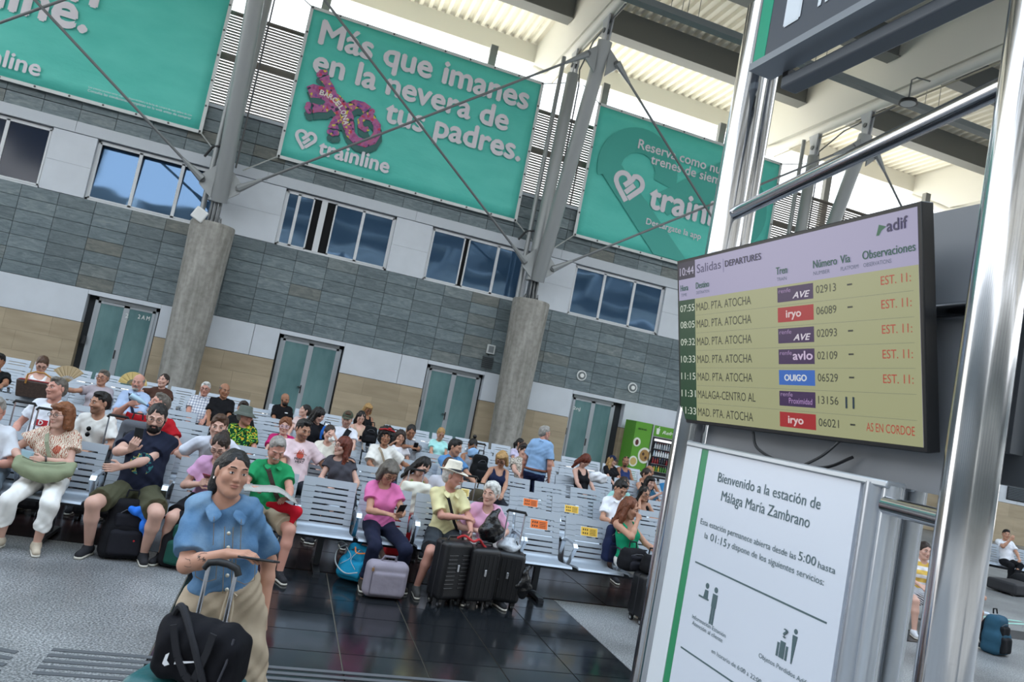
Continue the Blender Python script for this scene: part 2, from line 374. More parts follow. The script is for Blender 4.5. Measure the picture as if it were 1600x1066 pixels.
for i in range(6): g.box(0, .42, -.04, 0, .05+.07*i, .09+.07*i)
g.obj('slats', mat('#31373b', .5), t); MB().box(0, .42, -.01, 0, 0, .5).obj('backing', mat('#5c666a', .5), t)
t = empty('junction_box', (6.7, 25.98, 3.6), 'small pale square box on slate wall left of central column', 'box'); MB().box(0, .3, -.1, 0, 0, .34).obj('casing', mat('#cfd4d4', .5), t, bevel=.01); MB().box(.05, .25, -.105, -.1, .05, .29).obj('cover', mat('#7e8588', .5), t)
print('walls', time.time()-T0, 'slates', nsl)
# ------------------------------------------------------------------ louvres, outside roof, roof
lou = struct(empty('trim_2', (0, 26.2, 9.86)))
M_LOU = mat('#77706a', .5)
lm = MB().prism([(0, 0), (.02, .0), (.02, .07), (0, .07)], 'x', 0, 62).mesh('slat', M_LOU)
for i in range(33):
    if i == 17: continue
    inst('slat', lm, lou, (XW0, 0, .06+.1*i))
MB().box(XW0, XW1, 0, .1, 1.72, 1.86).box(XW0, XW1, 0, .1, 3.3, 3.42).obj('rail', mat('#6c665f', .5), lou)
g = MB()
for k in range(-6, 20): g.box(X00+2.1*k, X00+2.1*k+.05, -.03, .0, 0, 3.4)
g.obj('louvre_stiles', mat('#57534f', .5), lou)
# unseen pale slab behind the wall, added to bounce sunlight up onto the deck
struct(MB().box(-60, 80, 26.9, 60, 9.2, 9.4).obj('outside_bounce_slab', mat('#d8d4c8', .8)))
posts = struct(empty('trim_3', (0, 26.35, 9.86)))
pm = MB().box(-.14, .14, 0, .22, 0, 5.35).mesh('post', mat('#8f8f8a', .5))
pr = MB().bar((0, .1, 3.2), (0, 4.4, 7.6), .12, .12).mesh('rafter', M_GIRD)
for x in (-12.3, -7.0, -1.47, 4.05, 4.05+5.5, 9.6+5.4, 20.6, 26.1, 31.6):
    inst('post', pm, posts, (x+(.75 if abs(x-4.05) < .1 else 0), 0, 0)); 
X1, X2, X3, X4 = -3.3, 7.7, 18.7, 29.7
cols = [(X1-11), X1, X2, X3, X4, X4+11]
# corrugated deck
def deck(y0, y1, x0, x1, z, name):
    p = .40; n = int((x1-x0)/p); prof = []
    for i in range(n):
        x = x0+i*p; prof += [(x, z), (x+.15, z), (x+.20, z+.16), (x+.35, z+.16)]
    prof.append((x0+n*p, z)); vs = [(x, y, zz) for y in (y0, y1) for x, zz in prof]; k = len(prof)
    struct(MB().add(vs, [(i, i+1, k+i+1, k+i) for i in range(k-1)]).obj(name, M_ROOF))
    struct(MB().box(x0, x1, y0, y1, z+.17, z+.3).obj(name+'_top', mat('#8c8c88', .8)))
deck(10.5, 31.5, -22, 48, 18.15, 'roof_deck')
for q_ in range(9): deck(-11-5*q_, -7.2-5*q_, -30, 60, 18.15, 'roof_deck_beyond')  # unseen roof strips, gapped to add light and stepped reflections in the windows
for y in (-10, -20, -30, -52, -62, -72): struct(MB().box(-30, 60, y, y+.6, 16.9, 18.1).obj('beam', M_BEAM))
for x in (-14, 0, 14, 28): struct(MB().box(x, x+.7, -80, -6, 16.2, 18.1).obj('beam', mat('#c8c8c4', .6)))
struct(MB().box(-22, 48, 30.9, 31.3, 17.3, 18.15).obj('beam', M_GIRD))
for c0, c1 in zip(cols[:-1], cols[1:]):
    for y in (26.0, 21.0, 16.0, 11.0):
        o = struct(MB().box(c0+.2, c1-.2, y-.02, y+.4, 17.08, 18.14).box(c0+.2, c1-.2, y-.12, y+.5, 17.03, 17.08).obj('beam', M_BEAM))
# girders with lower tube
for x in cols:
    g = struct(empty('beam', (x, 0, 0)))
    MB().prism([(30.9, 17.2), (28.4, 15.9), (2, 15.55), (2, 18.14), (30.9, 18.14)], 'x', -.16, .16).obj('web', M_GIRD, g)
    MB().tube([(0, 31.0, 17.1), (0, 28.6, 15.75), (0, 27.5, 15.6), (0, 2, 15.5)], .2, 16).obj('lower_tube', M_GIRD, g, smooth=True)
    MB().tube([(.05, 28, 15.3), (.05, 2, 15.2)], .035, 6).obj('conduit', mat('#a09a88', .5), g, smooth=True)
# concrete columns with steel strut pairs
M_PIN = mat('#6a6d6e', .4, metal=.3)
for i, x in enumerate(cols[:5]):
    Y = 25.0
    c = struct(empty('column', (x+.05, Y-.0, 0)))
    pr_ = MB(); rs = [.55, .57, .60, .64, .68, .68, .66]; zs = [0, 1, 2.4, 4, 5.55, 5.7, 5.74]
    pr_.tube([(0, 0, z) for z in zs], rs, 40).obj('shaft', M_CONC, c, smooth=True)
    s = empty('steel_strut_pair', (x, Y, 5.74), ['steel strut pair beyond the leftmost banner', 'grey steel struts on the concrete column between the left and middle banners', 'grey steel struts on the concrete column between the middle and right banners', 'grey steel struts behind the departures screen', 'grey steel struts far along the wall'][i], 'strut', 'steel struts on the concrete columns')
    b0 = Vector((0, 0, .75)); t1 = Vector((0, .15, 8.75)); t2 = Vector((0, -2.75, 8.8))
    fr = lambda p, q, k: p+(q-p)*k
    MB().tube([b0+Vector((-.08, .12, 0)), t1], .23, 20).obj('strut', M_STEEL, s, smooth=True)
    MB().tube([b0+Vector((.08, -.15, 0)), t2], .25, 20).obj('strut', M_STEEL, s, smooth=True)
    for p in (t1, t2):
        MB().prism([(p.y-.15, p.z-.1), (p.y+.15, p.z-.1), (p.y+.17, p.z+.45), (p.y+.45 if p is t2 else p.y+.4, p.z+1.1), (p.y-.25, p.z+1.15), (p.y-.2, p.z+.45)], 'x', -.1, -.05).prism([(p.y-.15, p.z-.1), (p.y+.15, p.z-.1), (p.y+.17, p.z+.45), (p.y+.4, p.z+1.1), (p.y-.25, p.z+1.15), (p.y-.2, p.z+.45)], 'x', .05, .1).obj('gusset', mat('#b8bcc0', .4), s)
        MB().tube([(-.14, p.y, p.z+.35), (.14, p.y, p.z+.35)], .09, 12).obj('pin', M_PIN, s, smooth=True)
    g = MB()
    for dx in (-.12, .0, .12): g.prism([(-.2, 0), (.2, 0), (.15, .85), (-.15, .85)], 'x', dx-.03, dx+.03)
    g.obj('foot_plate', M_PIN, s)
    g = MB()
    for k in range(14):
        a = k*2.4; g.tube([(.28*math.cos(a), .28*math.sin(a), 0), (.24*math.cos(a), .24*math.sin(a), .16+.05*(k % 3))], .016, 5)
    g.obj('starter_bar', M_PIN, s)
    for sgn in (-1, 1):
        MB().prism([(sgn*.2, .8), (sgn*.62, 1.15), (sgn*.62, 1.45), (sgn*.2, 1.9)], 'y', -.2, -.14).obj('tie_bracket', M_STEEL, s)
        MB().prism([(sgn*.2, 8.6), (sgn*.6, 8.25), (sgn*.6, 8.0), (sgn*.2, 7.6)], 'y', -2.78, -2.72).obj('tie_bracket', M_STEEL, s)
        for (px_, py_, pz_) in ((sgn*.55, -.17, 1.3), (sgn*.53, -2.75, 8.15)):
            MB().tube([(px_, py_-.1, pz_), (px_, py_+.1, pz_)], .09, 14).obj('pin', M_PIN, s, smooth=True)
    # rain pipe beside strut
    MB().tube([(-.42, .3, 0), (-.42, .35, 3.2), (-.42, .35, 9.4)], .085, 10).obj('drain_pipe', M_STEEL, s, smooth=True)
    MB().tube([(-.3, .2, 2.6), (-.55, .35, 2.55), (-.75, .5, 2.2)], .04, 8).obj('hose', mat('#3a3b3d', .6), s, smooth=True)
    MB().tube([(.3, .1, 2.0), (.28, .1, 8.4), (.2, .1, 9.0), (0, -1.5, 9.35), (0, -4, 9.5)], .03, 6).obj('cable', mat('#5c5e60', .6), s, smooth=True)
t = empty('radio_antenna', (X1-.32, 24.35, 5.85), 'white square antenna panel on top of the left concrete column', 'antenna'); a = MB().box(-.2, .2, -.05, .03, -.2, .2).obj('panel', mat('#eef0ee', .4), t, bevel=.04, seg=3); a.rotation_euler = (.1, .45, 0)
MB().tube([(0, 0, 0), (.1, .3, -.1)], .03).obj('bracket', M_PIN, t)
# cross ties between neighbouring strut pairs
for i in range(len(cols)-2):
    xa, xb = cols[i], cols[i+1]
    for k, (a, b) in enumerate((((xa+.55, 24.83, 7.04), (xb-.53, 22.25, 13.89)), ((xb-.55, 24.75, 7.04), (xa+.53, 22.17, 13.89)))):
        nm = ['beyond the left banner', 'in front of the middle banner', 'in front of the right banner', 'behind the departures screen'][i]
        t = empty('tie_rod', a, 'thin grey steel tie rod %s, rising to the %s' % (nm, 'right' if k == 0 else 'left'), 'tie rod', 'steel tie rods')
        A = Vector(a); B = Vector(b)-A; dn = B.normalized()
        MB().tube([Vector((0, 0, 0))+dn*.7, B-dn*.7], .042, 8).obj('rod', M_ROD, t, smooth=True)
        for p, q in ((dn*.0, dn*.8), (B, B-dn*.8)):
            MB().tube([p+Vector((0, -.02, 0)), q], [.13, .05], 8).obj('fork_end', M_STEEL, t, smooth=True)
# hanging cable tray and lamp
for k, (xa, xb, yy, zz) in enumerate(((-3, 7.4, 20.2, 15.0), (7.4, 30, 20.2, 15.0))):
    t = empty('cable_tray', (xa, yy, zz), ['grey cable tray hanging under the roof above the middle banner', 'grey cable tray hanging under the roof above the departures totem'][k], 'cable tray')
    MB().box(0, xb-xa, 0, .3, 0, .22).obj('tray', mat('#6f7678', .5), t)
    for q in range(4): MB().tube([(2.0+5*q, .15, .2), (2.0+5*q, .15, 3.1)], .012, 5).tube([(2.6+5*q, .15, .2), (2.6+5*q, .15, 3.1)], .012, 5).obj('hanger_wire', M_ROD, t)
t = empty('high_bay_lamp', (17.75, 19.35, 14.45), 'round black high bay lamp hanging under the white girder', 'lamp')
MB().tube([(0, 0, 0), (0, 0, .12)], [.3, .26], 24).obj('housing', mat('#1d1f22', .4), t, smooth=True); MB().tube([(0, 0, -.01), (0, 0, .01)], .24, 24).obj('diffuser', mat('#b9bcbe', .4), t); MB().tube([(0, 0, .12), (0, 0, .85), (.2, 0, 1.0), (.82, 0, 1.06)], .025).obj('stem', M_PIN, t)
print('roof', time.time()-T0)
# the other walls of the hall, out of the picture but mirrored in steel and glass
for nm, bxs in (('wall_front', (-45, 70, -42, -41.5)), ('wall_left', (-36, -35.5, -42, 26.2)), ('wall_right', (62, 62.5, -42, 26.2))):
    x0, x1, y0, y1 = bxs; w_ = struct(MB().box(x0, x1, y0, y1, 0, 3.2).box(x0, x1, y0, y1, 6.0, 9.0).obj(nm, mat('#5b6468', .6)))
    MB().box(x0, x1, y0, y1, 3.2, 6.0).box(x0, x1, y0, y1, 9.0, 12.5).obj('cladding_band', mat('#a9adae', .6), w_)
    g = MB(); n = 12
    for i in range(n+1):
        if nm == 'wall_front': xx = x0+(x1-x0)*i/n; g.box(xx, xx+.8, y1, y1+.4, 0, 17)
        else: yy = y0+(y1-y0)*i/n; g.box(x0-.3, x1+.3, yy, yy+.8, 0, 17)
    g.obj('pilasters', mat('#3f4448', .6), w_)
# ------------------------------------------------------------------ banners
def banner_mat(name, blobs):
    def b_(N, L, tc, b):
        n = tex(N, L, tc, 'ShaderNodeTexNoise', .7, Detail=5, mapscale=(1, 1, 2.4)); 
        bp = N.new('ShaderNodeBump'); bp.inputs['Strength'].default_value = .35; bp.inputs['Distance'].default_value = .12; L.new(n.outputs[0], bp.inputs['Height']); L.new(bp.outputs[0], b.inputs['Normal'])
        return ramp(N, L, n.outputs[0], [(.3, '#58cfc0'), (.7, '#66d9ca')])
    return ramp_mat(name, b_, .45, .35)
M_BAN = banner_mat('banner', 0); M_LET = mat('#e9e6ee', .5); M_HEM = mat('#dfe4e4', .5)
def banner(x0, x1, z0, z1, label):
    t = empty('banner', (0, 0, 0), label, 'banner', 'turquoise advertising banners')
    n = 24; vs = []; fs = []
    for j in range(13):
        for i in range(n+1):
            u, v = i/n, j/12; w = .03*math.sin(u*9+v*3)*math.sin(v*math.pi)*math.sin(u*math.pi)
            vs.append((x0+(x1-x0)*u, 25.87+w, z0+(z1-z0)*v))
    for j in range(12):
        for i in range(n): a = j*(n+1)+i; fs.append((a, a+1, a+n+2, a+n+1))
    o = MB().add(vs, fs).obj('sheet', M_BAN, t, smooth=True); sd = o.modifiers.new('thickness', 'SOLIDIFY'); sd.thickness = .01; sd.offset = -1
    MB().box(x0-.07, x0+.04, 25.84, 25.87, z0-.07, z1+.07).box(x1-.04, x1+.07, 25.84, 25.87, z0-.07, z1+.07).box(x0, x1, 25.84, 25.87, z0-.07, z0+.04).box(x0, x1, 25.84, 25.87, z1-.04, z1+.07).obj('hem', M_HEM, t)
    g = MB(); k = 9
    for i in range(k+1):
        for z in (z0-.01, z1+.01): xx = x0+(x1-x0)*i/k; g.tube([(xx, 25.83, z), (xx, 25.82, z)], .035, 8)
    for j in range(6):
        for xx in (x0, x1): g.tube([(xx, 25.83, z0+(z1-z0)*j/6), (xx, 25.82, z0+(z1-z0)*j/6)], .035, 8)
    g.obj('eyelets', mat('#4a4f52', .4), t)
    for xx, z, dx, dz in ((x0, z0, -1, -1), (x1, z0, 1, -1), (x0, z1, -1, .35), (x1, z1, 1, .2)):
        MB().tube([(xx, 25.85, z), (xx+dx*.95, 25.4, z+dz*.9)], .022, 6).obj('guy_rope', mat('#b9bdbb', .5), t)
    return t
def heart(t, x, z, w, h, col=M_LET, thick=None):
    """outlined heart with an arrow-like inner stroke"""
    thick = thick or w*.085; g = MB()
    def st(pts): 
        vs = []; k = len(pts)
        for i, p in enumerate(pts):
            a = Vector(pts[max(0, i-1)]); b = Vector(pts[min(k-1, i+1)]); d = (b-a).normalized(); n = Vector((-d.y, d.x))*thick
            for s_ in (1, -1): q = Vector(p)+n*s_; vs.append((x+q.x*1, 25.79-.003*st.k, z+q.y))
        g.add(vs, [(2*i, 2*i+1, 2*i+3, 2*i+2) for i in range(k-1)]); st.k += 1
    st.k = 0
    L_ = lambda cx, cy, r, a0, a1, n=10: [(cx+r*math.cos(R(a0+(a1-a0)*i/n)), cy+r*math.sin(R(a0+(a1-a0)*i/n))) for i in range(n+1)]
    r = w*.25
    st([(w*.50, -h*.02)]+[(w*.12, h*.38)]+L_(w*.27, h*.60, r, 200, 45)+[(w*.5, h*.62), (w*.34, h*.45)])
    st([(w*.34, h*.45), (w*.52, h*.62)]+[(w*.6, h*.72)]+L_(w*.73, h*.60, r, 110, -35)+[(w*.55, h*.08)])
    st([(w*.70, h*.55), (w*.42, h*.24)])
    o = g.obj('heart_logo', col, t)
def btext(t, s, x, z, w, bold=.024, h=None, mt=None, y=25.775): return lettering(s, (x, y, z), EX, EZ, w, mt or M_LET, t, bold, h)
b1 = banner(-13.2, -4.42, 8.80, 14.15, 'turquoise banner cut by the picture edge, text ends in line and a full stop')
btext(b1, 'trainline.', -14.0+.0, 10.9, 5.68, .030); btext(b1, 'trainline', -11.7, 9.12, 2.46); btext(b1, 'en', -9.9, 11.8, 1.7)
btext(b1, 'Los precios pueden variar segun la disponibilidad y la fecha de compra de cada billete de tren', -7.85, 9.2, 3.1, 0); btext(b1, 'Consulta las condiciones completas en la web antes de comprar', -7.85, 9.08, 3.1, 0)
b2 = banner(-1.85, 6.78, 8.70, 14.1, 'turquoise banner with white slogan and a pink mosaic lizard')
btext(b2, 'Más que imanes', -1.40, 12.92, 7.75, .030); btext(b2, 'en la nevera de', -1.40, 11.90, 7.15, .030); btext(b2, 'tus padres.', 1.33, 10.92, 5.13, .030); btext(b2, 'trainline', -.62, 9.12, 2.45, .030)
heart(b2, -1.45, 9.16, .66, .72)
# lizard fridge magnet print
def lizard(t, y, dx, dz, mats, name, inflate=0):
    body = [(-1.36, 11.12, .17), (-1.20, 11.22, .21), (-.98, 11.24, .19), (-.75, 11.22, .20), (-.45, 11.08, .25), (-.15, 10.85, .26), (.08, 10.6, .21), (.18, 10.35, .16), (.3, 10.1, .13), (.55, 9.93, .12), (.85, 9.93, .115), (1.08, 10.1, .11), (1.18, 10.38, .105), (1.12, 10.68, .1), (.9, 10.88, .09), (.65, 10.86, .08), (.52, 10.66, .07), (.58, 10.46, .065), (.75, 10.4, .06), (.86, 10.48, .05)]
    legs = [[(-.6, 11.3, .14), (-.72, 11.52, .11), (-.86, 11.66, .1), (-.98, 11.8, .16)], [(-.55, 11.0, .13), (-.72, 10.72, .11), (-.95, 10.66, .1), (-1.12, 10.62, .15)],
            [(.0, 10.95, .14), (.25, 11.2, .12), (.5, 11.22, .11), (.68, 11.1, .16)], [(-.1, 10.6, .13), (-.28, 10.42, .11), (-.32, 10.3, .1), (-.3, 10.12, .16)]]
    g = MB()
    for ln in [body]+legs:
        g.tube([(x+dx, y, z+dz) for x, z, r in ln], [r+inflate for x, z, r in ln], 12)
    for ln in legs:
        x, z, r = ln[-1]; d = Vector((x-ln[-2][0], z-ln[-2][1])).normalized()
        for a in (-.7, 0, .7):
            c, s_ = math.cos(a), math.sin(a); q = Vector((d.x*c-d.y*s_, d.x*s_+d.y*c)); g.ball((x+q.x*.17+dx, y, z+q.y*.17+dz), .07+inflate, 8)
    v = np.array(g.v); v[:, 1] = y+(v[:, 1]-y)*.12; g.v = [tuple(q) for q in v]
    return g.obj(name, mats, t, smooth=True)
def mosaic(N, L, tc, b):
    v = tex(N, L, tc, 'ShaderNodeTexVoronoi', 11)
    return ramp(N, L, v.outputs['Color'], [(0, '#b9679f'), (.30, '#a85c98'), (.42, '#c06590'), (.52, '#e3d24e'), (.58, '#a84a86'), (.66, '#3a2b52'), (.7, '#bb6aa2'), (.8, '#d0405e'), (.86, '#8a4ea6')], 'CONSTANT')
lizard(b2, 25.79, .06, -.2, mat('#3f7470', .6), 'lizard_shadow', .06); lizard(b2, 25.75, 0, 0, ramp_mat('mosaic', mosaic, .5), 'lizard', .035)
pts = [(-1.0, 11.14, -5), (-.85, 11.13, -8), (-.70, 11.1, -14), (-.56, 11.05, -22), (-.43, 10.98, -32), (-.30, 10.88, -42), (-.2, 10.76, -52), (-.11, 10.62, -60), (-.04, 10.47, -68)]
for ch, (x, z, a) in zip('BARCELONA', pts):
    lettering(ch, (x, 25.70, z), (math.cos(R(a)), 0, math.sin(R(a))), (-math.sin(R(a)), 0, math.cos(R(a))), .135, mat('#f4f0ea', .5), b2, .03, .19)
b3 = banner(9.22, 17.7, 8.78, 14.05, 'turquoise banner with heart logo half hidden behind the departures totem')
btext(b3, 'Reserva como nunca', 11.1, 12.8, 4.55, .015); btext(b3, 'trenes de siempre', 11.75, 12.36, 3.95-.0, .015); btext(b3, 'trainline', 12.0, 10.62, 4.6, .030); btext(b3, 'Descárgate la app', 12.03, 9.93, 2.5, .015)
heart(b3, 10.42, 10.62, 1.2, 1.25)
M_TQ2 = mat('#47b3a6', .5); g = MB()
def ring(cx, cz, r0, r1, a0, a1, n=24, y=25.80):
    vs = []; 
    for i in range(n+1):
        a = R(a0+(a1-a0)*i/n); vs += [(cx+r*math.cos(a), y, cz+r*math.sin(a)) for r in (r0, r1)]
    g.add(vs, [(2*i, 2*i+1, 2*i+3, 2*i+2) for i in range(n)])
ring(11.3, 11.9, .75, 1.75, -10, 200); ring(15.6, 11.6, .8, 1.8, -40, 190, y=25.803)
g.add([(9.6, 25.806, 11.6), (10.5, 25.806, 12.0), (14.2, 25.806, 8.85), (12.6, 25.806, 8.85)], [(0, 1, 2, 3)]); g.add([(12.2, 25.81, 11.2), (12.9, 25.81, 10.5), (16.6, 25.81, 13.2), (15.2, 25.81, 13.6)], [(0, 1, 2, 3)])
g.obj('tone_print', M_TQ2, b3)
print('banners', time.time()-T0)
# ------------------------------------------------------------------ departures totem
az = R(-3.2); DX = Vector((-math.sin(az), -math.cos(az), 0)); NX = Vector((-math.cos(az), math.sin(az), 0))   # DX: towards the viewer, NX: face normal
def frame_obj(mb, name, mats, origin, ex, ey, parent, smooth=False, **kw):
    """mb is built in (u, v, w): u along ex, v along ey, w = ex x ey"""
    ex = Vector(ex).normalized(); ey = (Vector(ey)-Vector(ey).dot(ex)*ex).normalized(); ez = ex.cross(ey)
    O = Vector(origin); mb.v = [tuple(O+ex*a+ey*b+ez*c) for a, b, c in mb.v]
    o = mb.obj(name, mats, None, smooth, **kw)
    if parent: o.parent = parent; o.matrix_parent_inverse = Matrix.Translation(parent.location).inverted()
    return o
PL = Vector((1.995, 3.30, 0)); PR = Vector((1.86, 1.585, 0))
tot = empty('information_totem', (1.95, 2.5, 0), 'stainless steel information totem of two fat poles carrying sign and panels', 'totem')
def tp(o): o.parent = tot; o.matrix_parent_inverse = Matrix.Translation(tot.location).inverted(); return o
tp(MB().tube([PL, PL+Vector((0, 0, 4.30))], .084, 36).obj('pole', M_INOX, None, smooth=True)); tp(MB().tube([PR, PR+Vector((0, 0, 4.30))], .070, 36).obj('pole', M_INOX, None, smooth=True))
tp(MB().tube([PL+Vector((.2, .15, 0)), PL+Vector((.2, .15, 4.3))], .05, 20).obj('rear_pole', M_INOX, None, smooth=True))
tp(MB().tube([PL+Vector((0, 0, 3.13)), PR+Vector((0, 0, 3.19))], .034, 20).obj('cross_rail', M_INOX, None, smooth=True))
tp(MB().tube([PL+Vector((.1, 0, 2.55)), PR+Vector((.22, 0, 2.55))], .03, 16).obj('cross_rail', M_INOX, None, smooth=True))
tp(MB().tube([PL+Vector((0, 0, .5)), PR+Vector((0, 0, .5))], .03, 16).obj('cross_rail', M_INOX, None, smooth=True))
tp(MB().box(1.7, 2.5, 1.4, 3.5, 0, .02).obj('base_plate', M_INOX, None))
# back plate behind the screens
tp(frame_obj(MB().box(.02, 1.50, 1.925, 2.93, 0, .03), 'back_plate', mat('#84878c', .5), (2.06, 3.22, 0), DX, EZ, None))
tp(frame_obj(MB().box(.05, 1.50, 2.0, 2.86, -.16, -.06).box(1.40, 1.47, 2.1, 2.8, -.06, 0), 'rear_screen_housing', mat('#5d6166', .45), (2.12, 3.22, 0), DX, EZ, None))
# screen
scr = empty('departures_screen', (1.88, 2.6, 2.0), 'wide departures screen listing trains, tilted down on the steel totem', 'screen')
TO = Vector((1.759, 3.307, 2.825)); TX = Vector((.048, -.972, .018)).normalized(); TY = Vector((-.211, -.012, 1.004)); TY = (TY-TY.dot(TX)*TX).normalized(); TZ = TX.cross(TY)
if TZ.x > 0: pass
def sc(mb, name, m_, w=0, **k):
    return frame_obj(mb, name, m_, TO+TZ*w, TX, TY, scr, **k)
sg = TZ.dot(NX) > 0
print('TZ', TZ)
sc(MB().box(-.008, 1.438, -.818, .008, -.055, 0), 'casing', mat('#101114', .35), bevel=.004)
sc(MB().box(.15, 1.28, -.7, -.1, -.15, -.055), 'wall_mount', mat('#222428', .5))
E_ = lambda c, e=.32: mat(c, .3, emit=e)
ROWS = [.200, .283, .370, .456, .541, .627, .713]; RH = .0855
sc(MB().box(.008, 1.422, -.800, -.008, 0, .001), 'display', E_('#b6b2d4'))
sc(MB().box(.148, 1.422, -.800, -.200, .001, .0015), 'timetable', E_('#b4b78a'))
sc(MB().box(.008, .148, -.800, -.200, .001, .0015), 'time_column', E_('#1c4a2a'))
sc(MB().box(.008, .152, -.094, -.008, .001, .0015), 'clock_box', E_('#2b2440'))
for v in ROWS[1:]: sc(MB().box(.155, 1.40, -v-.0018, -v, .0015, .002), 'row_line', E_('#8f9478'))
def st(s, u, v, w, col, h=None, bold=.0, z=.003, e=.32, shear=0): 
    o = lettering(s, TO+TX*u-TY*v+TZ*z, TX, TY, w, E_(col, e), scr, bold, h, shear=shear)
    return o
K = '#2c3028'
st('10:44', .022, .075, .122, '#d8d4ee', .042); st('Salidas', .170, .077, .193, '#3a3560', .045); st('|', .380, .082, .003, '#5a5590', .05); st('DEPARTURES', .397, .075, .25, '#2c2a44', .03, .015)
st('adif', 1.302, .071, .083, '#3c3760', .042, .03); sc(MB().add([(1.255, -.078, .003), (1.268, -.04, .003), (1.300, -.052, .003), (1.280, -.062, .003), (1.268, -.078, .003)], [(0, 1, 2, 3, 4)]), 'logo', E_('#1f6a4a'))
for s, u, w in (('Hora', .028, .066), ('Destino', .163, .106), ('Tren', .740, .066), ('Número', .952, .121), ('Vía', 1.090, .047), ('Observaciones', 1.194, .22)): st(s, u, .153, w, '#1f5b4b', .032, .01)
for s, u, w in (('TIME', .03, .05), ('DESTINATION', .163, .105), ('TRAIN', .743, .057), ('NUMBER', .951, .084), ('PLATFORM', 1.09, .083), ('OBSERVATIONS', 1.196, .12)): st(s, u, .180, w, '#2f4a63', .015)
DATA = [('07:55', 'MAD. PTA. ATOCHA', 'AVE', '02913', '-', 'EST. 11:'), ('08:05', 'MAD. PTA. ATOCHA', 'iryo', '06089', '-', 'EST. 11:'), ('09:32', 'MAD. PTA. ATOCHA', 'AVE', '02093', '-', 'EST. 11:'),
        ('10:33', 'MAD. PTA. ATOCHA', 'avlo', '02109', '-', 'EST. 11:'), ('11:15', 'MAD. PTA. ATOCHA', 'OUIGO', '06529', '-', 'EST. 11:'), ('11:31', 'MALAGA-CENTRO AL', 'Proximidad', '13156', '11', ''), ('11:33', 'MAD. PTA. ATOCHA', 'iryo', '06021', '-', 'AS EN CORDOE')]
for v, (tm, ds, op, no, pf, ob) in zip(ROWS, DATA):
    st(tm, .020, v+.059, .124, '#e6efdf', .036); st(ds, .162, v+.062, .43 if 'MAL' in ds else .412, K, .04)
    bc = {'iryo': '#b51d22', 'OUIGO': '#2f6fcf'}.get(op, '#3d1c55')
    sc(MB().box(.743, .946, -v-.070, -v-.009, .0015, .0022), 'operator_badge', E_(bc))
    if op == 'AVE': st('renfe', .752, v+.032, .07, '#b79ac8', .018); st('AVE', .835, v+.060, .095, '#efe8f4', .026, .02, shear=.3)
    elif op == 'iryo': st('iryo', .795, v+.052, .085, '#f2dada', .032, .03)
    elif op == 'avlo': st('renfe', .752, v+.032, .07, '#b79ac8', .018); st('avlo', .83, v+.052, .108, '#e6d2f0', .036, .02)
    elif op == 'OUIGO': st('OUIGO', .778, v+.052, .125, '#ecf2fa', .026, .03)
    else: st('renfe', .752, v+.03, .07, '#b79ac8', .018); st('Proximidad', .80, v+.058, .13, '#c9a2dc', .024)
    st(no, .962, v+.052, .102, K, .032)
    if pf == '-': st('-', 1.118, v+.05, .024, K, .05)
    else: st('11', 1.100, v+.062, .040, '#243c4c', .044, .02)
    if ob: st(ob, 1.27 if 'EST' in ob else 1.192, v+.052, .122 if 'EST' in ob else .20, '#c4392c', .032)
t = empty('screen_cable', (1.95, 2.6, 1.9), 'two black cables drooping under the departures screen', 'cable')
def tpar(o, p): o.parent = p; o.matrix_parent_inverse = Matrix.Translation(p.location).inverted(); return o
tpar(MB().tube(crv([(1.97, 2.75, 2.03), (1.94, 2.66, 1.965), (1.95, 2.5, 1.93), (2.02, 2.35, 1.94), (2.06, 2.25, 2.0)]), .006, 6).obj('cable', M_DARK, None, smooth=True), t)
tpar(MB().tube(crv([(1.99, 2.25, 2.05), (1.96, 2.3, 1.98), (1.96, 2.42, 1.92), (2.03, 2.5, 1.93)]), .006, 6).obj('cable', M_DARK, None, smooth=True), t)
